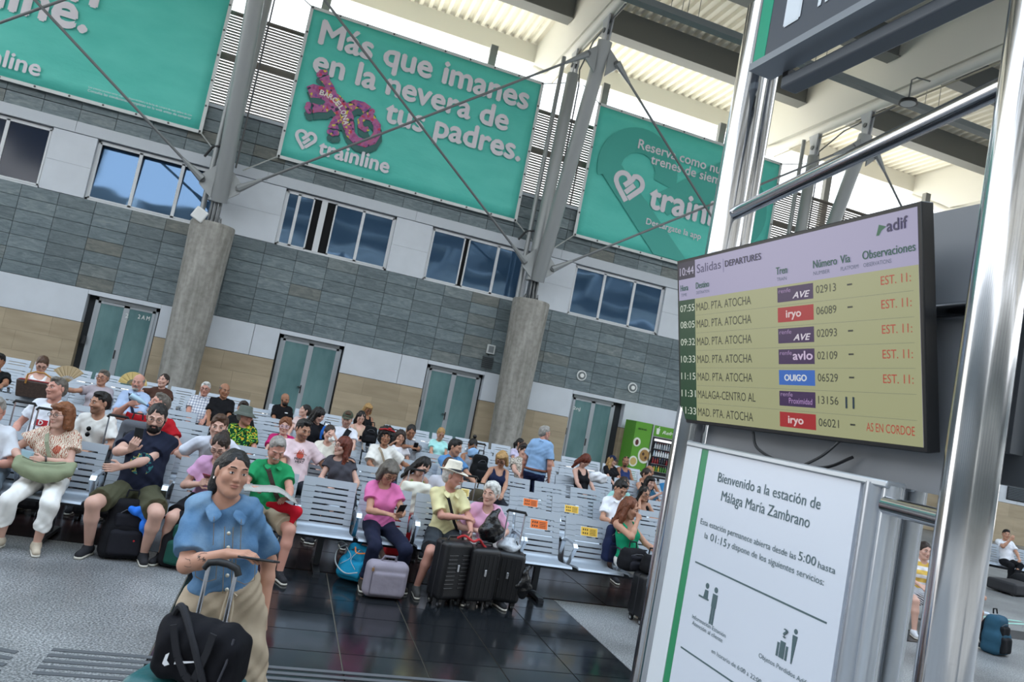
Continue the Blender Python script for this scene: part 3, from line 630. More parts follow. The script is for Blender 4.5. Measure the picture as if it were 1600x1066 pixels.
# information panel and its twin behind
def ipanel(P0, label, full):
    t = empty('information_board', P0+DX*.4, label, 'sign')
    def fo(mb, name, m_, w=0, **k): return frame_obj(mb, name, m_, P0+NX*w, DX, EZ, t, **k)
    fo(MB().box(-.17, .99, .35, 1.925, -.07, -.012), 'panel_core', mat('#c4c8cc', .4))
    fo(MB().tube([(.915, .35, -.03), (.915, 1.925, -.03)], .042, 18), 'edge_profile', mat('#b6bbc2', .25, metal=.6), smooth=True)
    fo(MB().tube([(.975, .35, -.03), (.975, 1.925, -.03)], .03, 18), 'edge_profile', mat('#c2c7cd', .25, metal=.6), smooth=True)
    fo(MB().box(-.173, .99, 1.915, 1.94, -.075, .01), 'top_profile', mat('#aeb4ba', .3, metal=.5), bevel=.006)
    fo(MB().box(-.173, .99, .33, .36, -.075, .01), 'bottom_profile', mat('#aeb4ba', .3, metal=.5))
    fo(MB().box(-.05, .874, .36, 1.915, -.012, 0), 'poster', mat('#d3d8e2', .25) if full else mat('#101113', .6))  # twin's black face belongs to the dark gap between the panels
    if not full: fo(MB().box(-.17, .86, .35, 1.92, .001, .16), 'dark_gap_block', mat('#0c0d0f', .7))  # added black block, standing in for the dark gap between the panels
    fo(MB().box(-.173, -.05, .36, 1.915, -.03, .004), 'left_profile', mat('#d9dde2', .35))
    if not full: return
    fo(MB().box(-.05, -.004, .36, 1.915, 0, .001), 'green_stripe', mat('#2f8a5d', .35))
    KG = mat('#4f6468', .5)
    def L(s, u, z, w, h=None, b=0): lettering(s, P0+DX*u+EZv*z+NX*.002, DX, EZ, w, KG, t, b, h)
    L('Bienvenido a la estación de', .099, 1.788, .612, .044); L('Málaga María Zambrano', .143, 1.712, .53, .046)
    L('Esta estación permanece abierta desde las', .027, 1.585, .605, .026); L('5:00', .643, 1.588, .088, .034); L('hasta', .742, 1.586, .082, .026)
    L('la', .073, 1.532, .024, .026); L('01:15', .115, 1.530, .113, .034); L('y dispone de los siguientes servicios:', .237, 1.534, .545, .026)
    fo(MB().box(.037, .82, 1.413, 1.420, 0, .001), 'rule', KG); fo(MB().box(.037, .82, 1.037, 1.044, 0, .001), 'rule', KG)
    g = MB(); bl = lambda u, z, r, rz=None: g.ball((u, z, .001), (r, rz or r, .001), 10)
    bl(.150, 1.343, .013); g.box(.102, .172, 1.285, 1.292, 0, .002); g.prism([(.135, 1.292), (.165, 1.292), (.162, 1.325), (.140, 1.325)], 'z', 0, .002)
    bl(.212, 1.343, .013); g.box(.196, .228, 1.27, 1.325, 0, .002).box(.199, .210, 1.20, 1.27, 0, .002).box(.214, .225, 1.20, 1.27, 0, .002)
    g.box(.607, .617, 1.225, 1.275, 0, .002).box(.622, .648, 1.225, 1.285, 0, .002).box(.653, .663, 1.225, 1.275, 0, .002).prism([(.676, 1.325), (.70, 1.325), (.69, 1.225), (.685, 1.225)], 'z', 0, .002); bl(.688, 1.34, .010)
    fo(g, 'pictogram', KG); L('?', .630, 1.30, .022, .034, .02)
    L('Información Estación', .082, 1.183, .237, .018); L('Atención al cliente', .089, 1.158, .215, .018); L('Objetos Perdidos Adif', .522, 1.185, .25, .018)
    L('en horario de 6:00 a 22:00', .247, 1.097, .31, .018)
EZv = Vector((0, 0, 1))
ipanel(Vector((1.881, 2.926, 0)), 'white information panel with green stripe and station services text', True)
ipanel(Vector((2.20, 3.13, 0)), 'second pale panel standing directly behind the station services panel', False)
tp(MB().tube([PR+Vector((.02, .03, 1.86)), (1.93, 1.93, 1.86)], .03, 16).obj('bracket', M_INOX, None, smooth=True))
# top sign
sg_ = empty('overhead_sign', (1.93, 2.2, 3.84), 'dark grey overhead sign with white number one and green stripe', 'sign'); P0 = Vector((1.889, 3.146, 0))
def so_(mb, name, m_, **k): return frame_obj(mb, name, m_, P0, DX, EZ, sg_, **k)
so_(MB().box(.0, 2.2, 3.875, 4.6, -.12, 0), 'sign_board', mat('#4a5059', .4)); so_(MB().box(.009, .095, 3.877, 4.6, 0, .002), 'green_stripe', mat('#129a78', .4))
so_(MB().box(0, 2.2, 3.838, 3.877, -.13, .012), 'bottom_frame', mat('#8d939a', .35, metal=.4)); so_(MB().box(.12, 2.2, 3.74, 3.80, -.20, -.10), 'light_bar', mat('#565c63', .45), bevel=.01)
so_(MB().box(.1, .14, 3.77, 3.85, -.16, -.12), 'hanger', M_DARK)
lettering('1', P0+DX*.215+EZv*3.99+NX*.003, DX, EZ, .098, mat('#dfe6ec', .4), sg_, .04, .17); lettering('Información', P0+DX*.435+EZv*3.985+NX*.003, DX, EZ, .9, mat('#dfe6ec', .4), sg_, .01, .12)
print('totem', time.time()-T0)
# ------------------------------------------------------------------ benches
M_SEAT = mat('#acb4bd', .36, metal=.3); M_ARM = mat('#c3c6ca', .18, metal=.9); M_LEG = mat('#33363b', .4, metal=.3)
SW = .53; BB = Vector((0, -.15, .40)); BT = Vector((0, 0, .84)); BD = (BT-BB).normalized(); BN = Vector((0, -BD.z, BD.y))
def slatmesh(s0, s1, notch):
    g = MB(); h = .0; x0, x1 = -SW/2, SW/2; a, b = -.27*SW, .36*SW; nt_ = .015
    poly = [(x0, s0+.0015), (a, s0+.0015), (a, s0+nt_), (b, s0+nt_), (b, s0+.0015), (x1, s0+.0015), (x1, s1-.0015), (x0, s1-.0015)] if notch else [(x0, s0+.0025), (x1, s0+.0025), (x1, s1-.0015), (x0, s1-.0015)]
    n = len(poly); P = lambda x, s, t: tuple(BB+BD*s+BN*t+Vector((x, 0, 0)))
    return g.add([P(x, s, .011) for x, s in poly]+[P(x, s, -.008) for x, s in poly], [tuple(range(n)), tuple(range(n, 2*n))[::-1]]+[(i, i+n, (i+1) % n+n, (i+1) % n) for i in range(n)])
SL = [(.372, .465)]+[(.372-.0575*(k+1), .372-.0575*k) for k in range(6)]
slat_me = [slatmesh(a, b, True).mesh('slat', M_SEAT) for a, b in SL]
allsl = MB()
for a, b in SL: q = slatmesh(a, b, True); allsl.add(q.v, q.f)
back_me = allsl.mesh('backrest', M_SEAT)
prof = [tuple(BB+BD*.027)[1:], tuple(BB+BD*.005)[1:], (-.172, .385), (-.20, .376), (-.26, .378), (-.40, .395), (-.54, .412), (-.575, .408), (-.59, .39)]
low = [(y+.006, z-.018) for y, z in prof][::-1]; low[0] = (-.578, .385)
pan_me = MB().prism(prof+low, 'x', -SW/2, SW/2).mesh('seat', M_SEAT, True)
arm_me = MB().bar((0, -.10, .44), (0, -.16, .60), .04, .014, (0, 1, 0)).bar((0, -.155, .59), (0, -.22, .635), .045, .016, (0, 1, 0)).bar((0, -.21, .63), (0, -.47, .625), .05, .022).bar((0, -.455, .63), (0, -.505, .585), .05, .02, (0, 1, 0)).bar((0, -.50, .59), (0, -.36, .385), .04, .014, (0, 1, 0)).mesh('armrest', M_ARM)
leg_me = MB().bar((0, -.28, .34), (0, -.28, .06), .06, .05, (0, 1, 0)).bar((0, -.02, .03), (0, -.54, .03), .06, .035).box(-.03, .03, -.56, -.50, 0, .035).box(-.03, .03, -.04, .02, 0, .035).mesh('leg', M_LEG)
NB = ['first', 'second', 'third', 'fourth', 'fifth', 'sixth', 'seventh', 'eighth']
ROWY = [7.66, 9.28, 10.8, 12.45, 14.15, 16.0, 18.3]
def bench(row, x0, Y, centers, slats, idx, rz=0):
    t = empty('bench', (x0, Y, 0), 'grey slatted metal bench in the %s row from the front, %s from the left' % (NB[row], NB[idx]), 'bench', 'slatted metal benches in rows', rz)
    for c in centers:
        s = inst('seat', pan_me, t, (c-x0, 0, 0))
        if slats:
            bkr = empty('backrest', (0, 0, 0), parent=s)
            for sm in slat_me: inst('slat', sm, s)
            bpy.data.objects.remove(bkr)
        else: inst('backrest', back_me, t, (c-x0, 0, 0))
    p = centers[1]-centers[0]
    for c in [centers[0]-p/2]+[k+p/2 for k in centers]: inst('armrest', arm_me, t, (c-x0, 0, 0))
    for c in (centers[0]-.0, centers[-1]+.0): inst('leg', leg_me, t, (c-x0, 0, 0))
    MB().box(centers[0]-p/2-x0, centers[-1]+p/2-x0, -.33, -.25, .31, .36).obj('beam', M_LEG, t)
    return t
BEN = []
for i, cs in enumerate([[-4.03, -3.45, -2.87, -2.28], [-1.70, -1.115, -.53, .055], [.64, 1.22, 1.80, 2.36], [2.92, 3.52, 4.12, 4.72]]):
    BEN.append(bench(0, cs[0]-.3, ROWY[0], cs, True, i))
starts = {1: [-4.6, -2.0, .62, 3.35, 6.2], 2: [-5.0, -2.35, .3, 3.62, 6.2], 3: [-6.0, -3.3, -.68, 1.95, 4.6, 7.2], 4: [-6.6, -4.0, -1.3, 1.4, 4.1, 6.6, 9.3], 5: [-7.6, -4.9, -2.2, .5, 3.2, 5.9, 8.7], 6: [-8.5, -5.6, -2.8, 0, 2.8, 5.0, 7.6]}
for r_, ss in starts.items():
    for i, s in enumerate(ss): BEN.append(bench(r_, s-.3, ROWY[r_], [s+.61*k for k in range(4)], r_ < 3, i))
def sticker(bn, cx, col, x0):
    t = bn; M_ = mat(col, .5); o = MB(); P = lambda x, s, w: tuple(BB+BD*s+BN*w+Vector((x, 0, 0)))
    def q(xa, xb, sa, sb, w, m_): MB().add([P(xa, sa, w), P(xb, sa, w), P(xb, sb, w), P(xa, sb, w)], [(0, 1, 2, 3)]).obj('sticker' if w < .0125 else 'sticker_print', m_, t)
    c = cx-x0
    q(c-.10, c+.11, .270, .372, .0118, mat('#e8e6da', .5)); q(c-.095, c+.105, .274, .368, .0122, M_)
    g = MB()
    for i in range(3):
        for j in range(2):
            g.add([P(c-.075+.025*i+a, .29+.04*j+b, .013) for a, b in ((0, 0), (.014, 0), (.014, .02), (0, .02))], [(0, 1, 2, 3)])
    for j in range(4): g.add([P(c+.01+a, .287+.018*j+b, .013) for a, b in ((0, 0), (.075, 0), (.075, .006), (0, .006))], [(0, 1, 2, 3)])
    g.obj('sticker_print', mat('#3a2a1c', .6), t)
sticker(BEN[3], 2.93, '#e8702a', 2.62); sticker(BEN[3], 3.54, '#efc04a', 2.62)
def rowb(r_, i): return BEN[4+sum(len(starts[k]) for k in range(1, r_))+i]
sticker(rowb(1, 3), 3.38, '#e8702a', 3.05); sticker(rowb(1, 3), 3.98, '#efc04a', 3.05); sticker(rowb(1, 2), 2.42, '#efd27a', .32)
print('benches', time.time()-T0)
# ------------------------------------------------------------------ body builder: implicit surfaces turned into meshes
def unit(v): v = np.asarray(v, float); return v/max(1e-9, np.linalg.norm(v))
def rotz(a): c, s = math.cos(a), math.sin(a); return np.array([[c, -s, 0], [s, c, 0], [0, 0, 1.]])
def rotx(a): c, s = math.cos(a), math.sin(a); return np.array([[1., 0, 0], [0, c, -s], [0, s, c]])
def roty(a): c, s = math.cos(a), math.sin(a); return np.array([[c, 0, s], [0, 1., 0], [-s, 0, c]])
class SDF:
    def __init__(s): s.p = []
    def rc(s, a, b, r1, r2=None, k=.02, cap=False, sub=False, sq=None):
        a = np.asarray(a, float); b = np.asarray(b, float); r2 = r1 if r2 is None else r2; m_ = max(r1, r2)
        s.p.append(('rc', a, b, r1, r2, k, cap, sub, np.minimum(a, b)-m_, np.maximum(a, b)+m_)); return s
    def el(s, c, r, Rm=None, k=.02, sub=False):
        c = np.asarray(c, float); r = np.asarray(r, float)*np.ones(3)
        e = r if Rm is None else np.sqrt(((Rm*r)**2).sum(1))
        s.p.append(('el', c, r, Rm, k, sub, c-e, c+e)); return s
    def bx(s, c, hs_, r, k=.02, Rm=None):
        c = np.asarray(c, float); hs_ = np.asarray(hs_, float); e = hs_ if Rm is None else np.abs(Rm)@hs_
        s.p.append(('bx', c, hs_-r, r, Rm, False, k, c-e, c+e)); return s
    def pl(s, c, n, rad, k=.004):   # cut away the side n points to, within radius of c
        c = np.asarray(c, float); s.p.append(('pl', c, unit(n), rad, k, True, c-rad, c+rad)); return s
    def bounds(s):
        A = [p for p in s.p if not (p[7] if p[0] == 'rc' else p[5])]
        return np.min([p[-2] for p in A], 0), np.max([p[-1] for p in A], 0)
def axis_grid(lo, hi, h, fine):
    """coordinates from lo to hi with step h, and finer steps inside the bands (a, b, hf)"""
    bands = sorted([(max(lo, a), min(hi, b), hf) for a, b, hf in fine if min(hi, b)-max(lo, a) > 1e-3]); cuts = sorted({lo, hi, *[x for b in bands for x in b[:2]]})
    out = [lo]
    for a, b in zip(cuts[:-1], cuts[1:]):
        if b-a < 1e-6: continue
        mid = (a+b)/2; st_ = min([h]+[hf for x, y, hf in bands if x <= mid <= y]); n = max(1, int(math.ceil((b-a)/st_)))
        out += list(a+(b-a)*np.arange(1, n+1)/n)
    return np.array(out, np.float32)
def evaluate(S, xs, ys, zs, disp=None):
    V = np.full((len(xs), len(ys), len(zs)), .2, np.float32); ax = (xs, ys, zs)
    for p in S.p:
        lo, hi = p[-2]-.045, p[-1]+.045
        sl = []
        for d in range(3):
            i0, i1 = np.searchsorted(ax[d], lo[d]), np.searchsorted(ax[d], hi[d])
            if i0 >= i1: break
            sl.append(slice(i0, i1))
        if len(sl) < 3: continue
        X = xs[sl[0]][:, None, None]; Y = ys[sl[1]][None, :, None]; Z = zs[sl[2]][None, None, :]
        if p[0] == 'rc':
            _, a, b, r1, r2, k, cap, sub, _, _ = p; ba = b-a; L2 = max(ba@ba, 1e-9)
            px, py, pz = X-np.float32(a[0]), Y-np.float32(a[1]), Z-np.float32(a[2])
            t0 = (px*ba[0]+py*ba[1]+pz*ba[2])/L2; t = np.clip(t0, 0, 1)
            d = np.sqrt((px-t*ba[0])**2+(py-t*ba[1])**2+(pz-t*ba[2])**2)-(r1+(r2-r1)*t)
            if cap: d = np.maximum(d, (t0-1)*math.sqrt(L2))
        elif p[0] == 'el':
            _, c, r, Rm, k, sub, _, _ = p
            px, py, pz = X-np.float32(c[0]), Y-np.float32(c[1]), Z-np.float32(c[2])
            if Rm is not None: px, py, pz = [px*Rm[0, j]+py*Rm[1, j]+pz*Rm[2, j] for j in range(3)]
            k0 = np.sqrt((px/r[0])**2+(py/r[1])**2+(pz/r[2])**2); k1 = np.sqrt((px/r[0]**2)**2+(py/r[1]**2)**2+(pz/r[2]**2)**2)+1e-6
            d = k0*(k0-1)/k1
        elif p[0] == 'bx':
            _, c, b_, r, Rm, sub, k, _, _ = p
            px, py, pz = X-np.float32(c[0]), Y-np.float32(c[1]), Z-np.float32(c[2])
            if Rm is not None: px, py, pz = [px*Rm[0, j]+py*Rm[1, j]+pz*Rm[2, j] for j in range(3)]
            qx, qy, qz = np.abs(px)-b_[0], np.abs(py)-b_[1], np.abs(pz)-b_[2]
            d = np.sqrt(np.maximum(qx, 0)**2+np.maximum(qy, 0)**2+np.maximum(qz, 0)**2)+np.minimum(np.maximum(np.maximum(qx, qy), qz), 0)-r
        else:
            _, c, n, rad, k, sub, _, _ = p
            px, py, pz = X-c[0], Y-c[1], Z-c[2]; d = -(px*n[0]+py*n[1]+pz*n[2])+0*px
            d = np.maximum(d, np.sqrt(px**2+py**2+pz**2)-rad)
        d = d.astype(np.float32); v = V[tuple(sl)]
        if sub: d = -d; h = np.maximum(k-np.abs(v-d), 0)/k; V[tuple(sl)] = np.maximum(v, d)+h*h*k*.25
        else: h = np.maximum(k-np.abs(v-d), 0)/k; V[tuple(sl)] = np.minimum(v, d)-h*h*k*.25
    if disp is not None:
        V += disp(xs[:, None, None], ys[None, :, None], zs[None, None, :]).astype(np.float32)
    return V
CORN = [(i, j, k) for i in (0, 1) for j in (0, 1) for k in (0, 1)]
EDG = [(a, b) for a in range(8) for b in range(a+1, 8) if sum(abs(CORN[a][q]-CORN[b][q]) for q in range(3)) == 1]
def nets(V, xs, ys, zs):
    s = V < 0; n = [q-1 for q in V.shape]; cnt = np.zeros(n, np.int8)
    for i, j, k in CORN: cnt += s[i:i+n[0], j:j+n[1], k:k+n[2]]
    act = (cnt > 0) & (cnt < 8); idx = np.argwhere(act)
    if len(idx) == 0: return np.zeros((0, 3)), np.zeros((0, 4), int)
    ids = np.full(n, -1, np.int32); ids[act] = np.arange(len(idx))
    cv = np.stack([V[idx[:, 0]+i, idx[:, 1]+j, idx[:, 2]+k] for i, j, k in CORN], 1)
    acc = np.zeros((len(idx), 3)); w = np.zeros(len(idx)); C_ = np.array(CORN, float)
    for a, b in EDG:
        va, vb = cv[:, a], cv[:, b]; m_ = (va < 0) != (vb < 0); t = np.where(m_, va/(va-vb+1e-12), 0)
        acc += m_[:, None]*(C_[a]+t[:, None]*(C_[b]-C_[a])); w += m_
    fr = acc/w[:, None]; P = np.empty_like(fr)
    for d, ax in enumerate((xs, ys, zs)): i = idx[:, d]; P[:, d] = ax[i]+fr[:, d]*(ax[i+1]-ax[i])
    Q = []
    for d in range(3):
        e = [(1, 2), (2, 0), (0, 1)][d]
        A = [slice(None)]*3; B = [slice(None)]*3; A[d] = slice(0, -1); B[d] = slice(1, None)
        sa, sb = s[tuple(A)], s[tuple(B)]; I = np.argwhere(sa != sb)
        ok = (I[:, e[0]] > 0) & (I[:, e[1]] > 0) & (I[:, e[0]] < n[e[0]]) & (I[:, e[1]] < n[e[1]]); I = I[ok]
        if not len(I): continue
        fl = sa[I[:, 0], I[:, 1], I[:, 2]]
        def cell(o1, o2): J = I.copy(); J[:, e[0]] -= o1; J[:, e[1]] -= o2; return ids[J[:, 0], J[:, 1], J[:, 2]]
        q = np.stack([cell(1, 1), cell(0, 1), cell(0, 0), cell(1, 0)], 1); q[~fl] = q[~fl][:, ::-1]; Q.append(q)
    return P, np.concatenate(Q)
NTRI = [0]
def sdf_obj(S, name, mats, parent, h, fine=((), (), ()), disp=None, colfn=None):
    lo, hi = S.bounds(); pad = .03
    xs, ys, zs = [axis_grid(lo[d]-pad, hi[d]+pad, h, fine[d]) for d in range(3)]
    P, Q = nets(evaluate(S, xs, ys, zs, disp), xs, ys, zs)
    if not len(P): return None
    me = bpy.data.meshes.new(name); me.vertices.add(len(P)); me.loops.add(len(Q)*4); me.polygons.add(len(Q))
    off = np.array(parent.location if parent else (0, 0, 0))
    me.vertices.foreach_set('co', (P-off).astype(np.float32).ravel()); me.loops.foreach_set('vertex_index', Q.astype(np.int32).ravel())
    me.polygons.foreach_set('loop_start', np.arange(0, len(Q)*4, 4, dtype=np.int32)); me.polygons.foreach_set('loop_total', np.full(len(Q), 4, np.int32))
    me.polygons.foreach_set('use_smooth', np.ones(len(Q), bool)); me.update(calc_edges=True)
    NTRI[0] += 2*len(Q)
    for m_ in (mats if isinstance(mats, (list, tuple)) else [mats]): me.materials.append(m_)
    if colfn is not None:
        at = me.color_attributes.new('albedo', 'FLOAT_COLOR', 'POINT'); c = np.ones((len(P), 4), np.float32); c[:, :3] = colfn(P); at.data.foreach_set('color', c.ravel())
    o = bpy.data.objects.new(name, me); COL.objects.link(o)
    if parent: o.parent = parent
    return o
def skin_mat():
    m, t, b = newmat('skin'); a = t.nodes.new('ShaderNodeVertexColor'); a.layer_name = 'albedo'
    t.links.new(a.outputs[0], b.inputs['Base Color']); b.inputs['Roughness'].default_value = .5; b.inputs['Specular IOR Level'].default_value = .35
    b.inputs['Subsurface Weight'].default_value = .08; b.inputs['Subsurface Radius'].default_value = (.02, .01, .006); b.inputs['Subsurface Scale'].default_value = .3
    return m
M_SKIN = skin_mat()
def cloth(c, **k): return mat(c, .85, noise=.07, nscale=9, bump=.25, bscale=14, spec=.2, **k)
def hairm(c): return mat(c, .5, noise=.3, nscale=30, bump=.6, bscale=45, spec=.4)
SK = {'fair': '#cda392', 'mid': '#b88a72', 'tan': '#9d6f55', 'dark': '#8a5a3e', 'pink': '#c48f7e'}
HC = {'black': '#15110f', 'dark': '#2a1d16', 'brown': '#4a3222', 'red': '#5e2716', 'auburn': '#7a4a2c', 'blond': '#a98553', 'grey': '#8d8983', 'white': '#c9c7c2', 'ginger': '#6a3a22', 'mixed': '#5f5850'}
def ik(S, Wt, l1, l2, pole):
    S = np.asarray(S, float); Wt = np.asarray(Wt, float); d = Wt-S; L = np.linalg.norm(d)
    if L > (l1+l2)*.985: Wt = S+d/L*(l1+l2)*.985; d = Wt-S; L = np.linalg.norm(d)
    L = max(L, abs(l1-l2)+.02); u = d/np.linalg.norm(d); x = (l1*l1-l2*l2+L*L)/(2*L); y = math.sqrt(max(0, l1*l1-x*x))
    p = np.asarray(pole, float); p = p-(p@u)*u; return S+u*x+unit(p)*y, Wt
def hand(S, Wr, d, n, side, s=1.0, curl=.5):
    """palm, four bent fingers of unequal length and a thumb leaving the side of the palm"""
    d = unit(d); n = unit(n-np.dot(n, d)*d); w = np.cross(n, d)*side    # w: towards the thumb
    kn = Wr+d*.085*s
    for q in (-1, -.33, .33, 1): S.rc(Wr+w*.014*q*s+d*.012, kn+w*.030*q*s, .014*s, .0115*s, k=.012)
    for q, L in ((1, .072), (.35, .080), (-.3, .075), (-.95, .060)):
        b = kn+w*.030*q*s; c1, c2 = curl*.9, curl*1.9
        d1 = d*math.cos(c1)+n*math.sin(c1); d2 = d*math.cos(c2)+n*math.sin(c2)
        m_ = b+d1*L*.5*s; S.rc(b, m_, .0098*s, .0088*s, k=.005); S.rc(m_, m_+d2*L*.5*s, .0088*s, .0072*s, k=.003)
    t0 = Wr+d*.028*s+w*.024*s; t1 = t0+(d*.55+w*.75+n*.25)*.042*s; S.rc(t0, t1, .0135*s, .0108*s, k=.008); S.rc(t1, t1+(d*.85+w*.2+n*.4)*.034*s, .0105*s, .0085*s, k=.003)
    return Wr+d*.09*s+n*.03*s
def collar_flaps(P_, m_):
    at, rl = P_['at'], np.array(P_['root'].location)
    for x in (-1, 1):
        inn = [at(1.065, 0, -.068), at(1.06, x*.040, -.052), at(1.05, x*.060, -.005), at(1.01, x*.050, .062), at(.955, x*.014, .112)]
        mid = [at(1.055, 0, -.085), at(1.045, x*.052, -.070), at(1.025, x*.080, -.003), at(.985, x*.072, .085), at(.925, x*.035, .133)]
        e_ = P_.get('ce', .75); out = [at(1.02, 0, -.098), at(1.005, x*.062, -.082), at(.985, x*.094, .0), at(.955-.02*e_, x*.082, .098), at(.91-.06*e_, x*(.045+.022*e_), .142)]
        vs = [tuple(p-rl) for p in inn+mid+out]; g = MB().add(vs, [(i+5*k, i+1+5*k, i+6+5*k, i+5+5*k) for k in range(2) for i in range(4)])
        o = g.obj('collar', m_, P_['root'], smooth=True); a = o.modifiers.new('s', 'SUBSURF'); a.levels = a.render_levels = 2; b = o.modifiers.new('t', 'SOLIDIFY'); b.thickness = .005; b.offset = 0
def person(name_label, head, pel, face=0, yaw=0, pitch=0, tilt=0, sex='m', skin='mid', hair='short', hc='dark', top='tee', tc='#dddddd', bottom='pants', bc='#22252c', rh=None, lh=None, fat=0, glasses=None, hat=None, beard=None,
           stand=False, q=1, sleeve=.55, neck='round', group=None, legs=None, shoe='#2b2b2e', pole=None, extras=None, spread=.1, puff=None, hk=1.0, swk=1.0, hem=None, lean=0, sh=None, vol=0, handn=None, curl=(.55, .55), eyes=True, brow=None, feet=None, tights=None):
    """head: world point of the crown; pel: world x, y, z of the hip centre; q: 0 near and fine .. 3 far and coarse"""
    T = np.array(head, float); Pz = np.array(pel, float); Rz = rotz(R(face)); root = empty('person', (Pz[0], Pz[1], 0), name_label, 'person', group)
    Lt = np.linalg.norm(T-Pz); s = max(.88, min(1.05, Lt/.80)) if not stand else sh or 1.0
    f_ = .93 if sex == 'f' else 1.0; hs = (.97 if sex == 'f' else 1.0)*max(.93, min(1.03, s))*hk*(1.0 if stand else 1.07)
    HR = rotz(R(face+yaw)) @ roty(R(tilt)) @ rotx(R(pitch))
    Hc = T-HR @ np.array([0, .01, .112])*hs
    hw = lambda x, y, z: Hc+HR @ (np.array([x, y, z])*hs)
    fw = Rz @ np.array([0, -1., 0]); lf = Rz @ np.array([1., 0, 0]); up = np.array([0, 0, 1.])
    Nk = Hc-fw*(.022+.085*math.sin(R(pitch)))*hs-up*.165*hs
    sp = unit(Nk-Pz); bk = unit(np.cross(lf, sp)); fr = -bk if np.dot(-bk, fw) > 0 else bk
    Ls = np.linalg.norm(Nk-Pz); at = lambda t, x=0, y=0: Pz+sp*Ls*t+lf*x+fr*y
    RT = np.stack([lf, -fr, sp], 1)
    sw = (.158 if sex == 'm' else .138)*s*swk; W_ = f_*s
    def torso(S, g, full=True, shoulders=True):
        S.el(at(.02), (np.array([.165*(1.03 if sex == 'f' else 1)+fat*.3, .12+fat*.3, .125])*s+g), RT, k=.05)
        S.el(at(.30, 0, .02+fat*.25), (np.array([.134*f_+fat*.6, .102+fat*.9, .17*Ls/.52])*1.0*s+g), RT, k=.06)
        S.el(at(.66, 0, .005), (np.array([.144*f_+fat*.4, .104+fat*.3, .20*Ls/.52])*s+g), RT, k=.06)
        if sex == 'f':
            for x in (-1, 1): S.el(at(.60, x*.068*s, .085*s+fat*.3), np.array([.062, .055, .06])*s+g*.8, RT, k=.035)
        if shoulders:
            S.rc(at(.90, -sw*.78, -.012), at(.90, sw*.78, -.012), .052*W_+g, k=.045)
            for x in (-1, 1): S.rc(at(.99, x*.035, -.015), at(.90, x*sw*.8, -.012), .042*W_+g, .045*W_+g, k=.05)
    B = SDF(); torso(B, 0); B.rc(at(.94, 0, -.015), hw(0, .022, -.06), .055*f_*s, .050*f_*s, k=.025)
    # arms
    arms = {}; u1, u2 = .285*s*(f_*.5+.5), .25*s*(f_*.5+.5)
    dflt = np.array([.13, .30, .10])
    for sd, tgt in ((-1, rh), (1, lh)):
        Sh = at(.895, sd*sw, -.012)
        if tgt is None: tgt = (sd*.13, .30, .10)
        Wt = Pz+lf*tgt[0]+fw*tgt[1]+up*tgt[2]
        po = lf*sd*.6-up*.7-fw*.25
        if pole: po = lf*sd*pole[0]+fw*pole[1]+up*pole[2]
        El, Wt = ik(Sh, Wt, u1, u2, po); arms[sd] = (Sh, El, Wt)
        ar = (1+fat*1.2)*f_*s
        B.rc(Sh, El, .047*ar, .038*ar, k=.03); B.rc(El, El+(Wt-El)*.35, .038*ar, .038*ar, k=.02); B.rc(El+(Wt-El)*.35, Wt, .037*ar, .024*s, k=.02)
        d = unit(Wt-El); nn = -up*.8-fw*.2+lf*(-sd)*.4
        if handn and handn.get(sd) is not None: d = unit(d*.6+(Rz @ unit(handn[sd][0]))*.9); nn = Rz @ np.array(handn[sd][1], float)
        arms[sd] += (hand(B, Wt, d, nn, -sd if False else (1 if np.dot(np.cross(nn, d), -lf*sd) > 0 else -1), s*(.95 if sex == 'f' else 1), curl[0 if sd < 0 else 1]), d)
    # legs
    lg = {}
    for sd in (-1, 1):
        Hp = Pz+lf*sd*.085*s-up*.01
        if stand:
            Kn = Hp+lf*sd*.015+fw*.03*(1 if sd < 0 else .4)-up*.43*s; An = np.array([Hp[0]+lf[0]*sd*.03, Hp[1]+.03, .085]);
            if feet: An = np.array([feet[sd][0], feet[sd][1], .085]); Kn = (Hp+An)/2+fw*.035
            An[2] = .085
        else:
            l_ = (legs or {}).get(sd) or (sd*(.085+spread), .46, .50, sd*(.09+spread*.8), .50)
            Kn = Pz+lf*l_[0]+fw*l_[1]; Kn[2] = l_[2]*s; An = Pz+lf*l_[3]+fw*l_[4]; An[2] = .085 if len(l_) < 6 else l_[5]
        B.rc(Hp, Kn, .082*s+fat*.2, .055*s+fat*.1, k=.04); B.rc(Kn, Kn+(An-Kn)*.35, .054*s+fat*.1, .055*s+fat*.06, k=.025); B.rc(Kn+(An-Kn)*.35, An, .053*s+fat*.06, .034*s, k=.02)
        fd = fw+lf*sd*.22; fd = unit(fd); B.rc(An-fd*.03-up*.035, An+fd*.14-up*.055, .032*s, .026*s, k=.03)
        lg[sd] = (Hp, Kn, An, fd)
    # head
    E = lambda c, r, k=.02, sub=False: B.el(hw(*c), np.array(r)*hs, HR, k=k, sub=sub)
    C2 = lambda a, b, r1, r2, k=.01: B.rc(hw(*a), hw(*b), r1*hs, r2*hs, k=k)
    j = 1.0 if sex == 'm' else .89
    E((0, .016, .032), (.075, .096, .086)); E((0, -.028, -.03), (.062*j, .064, .082), .03)
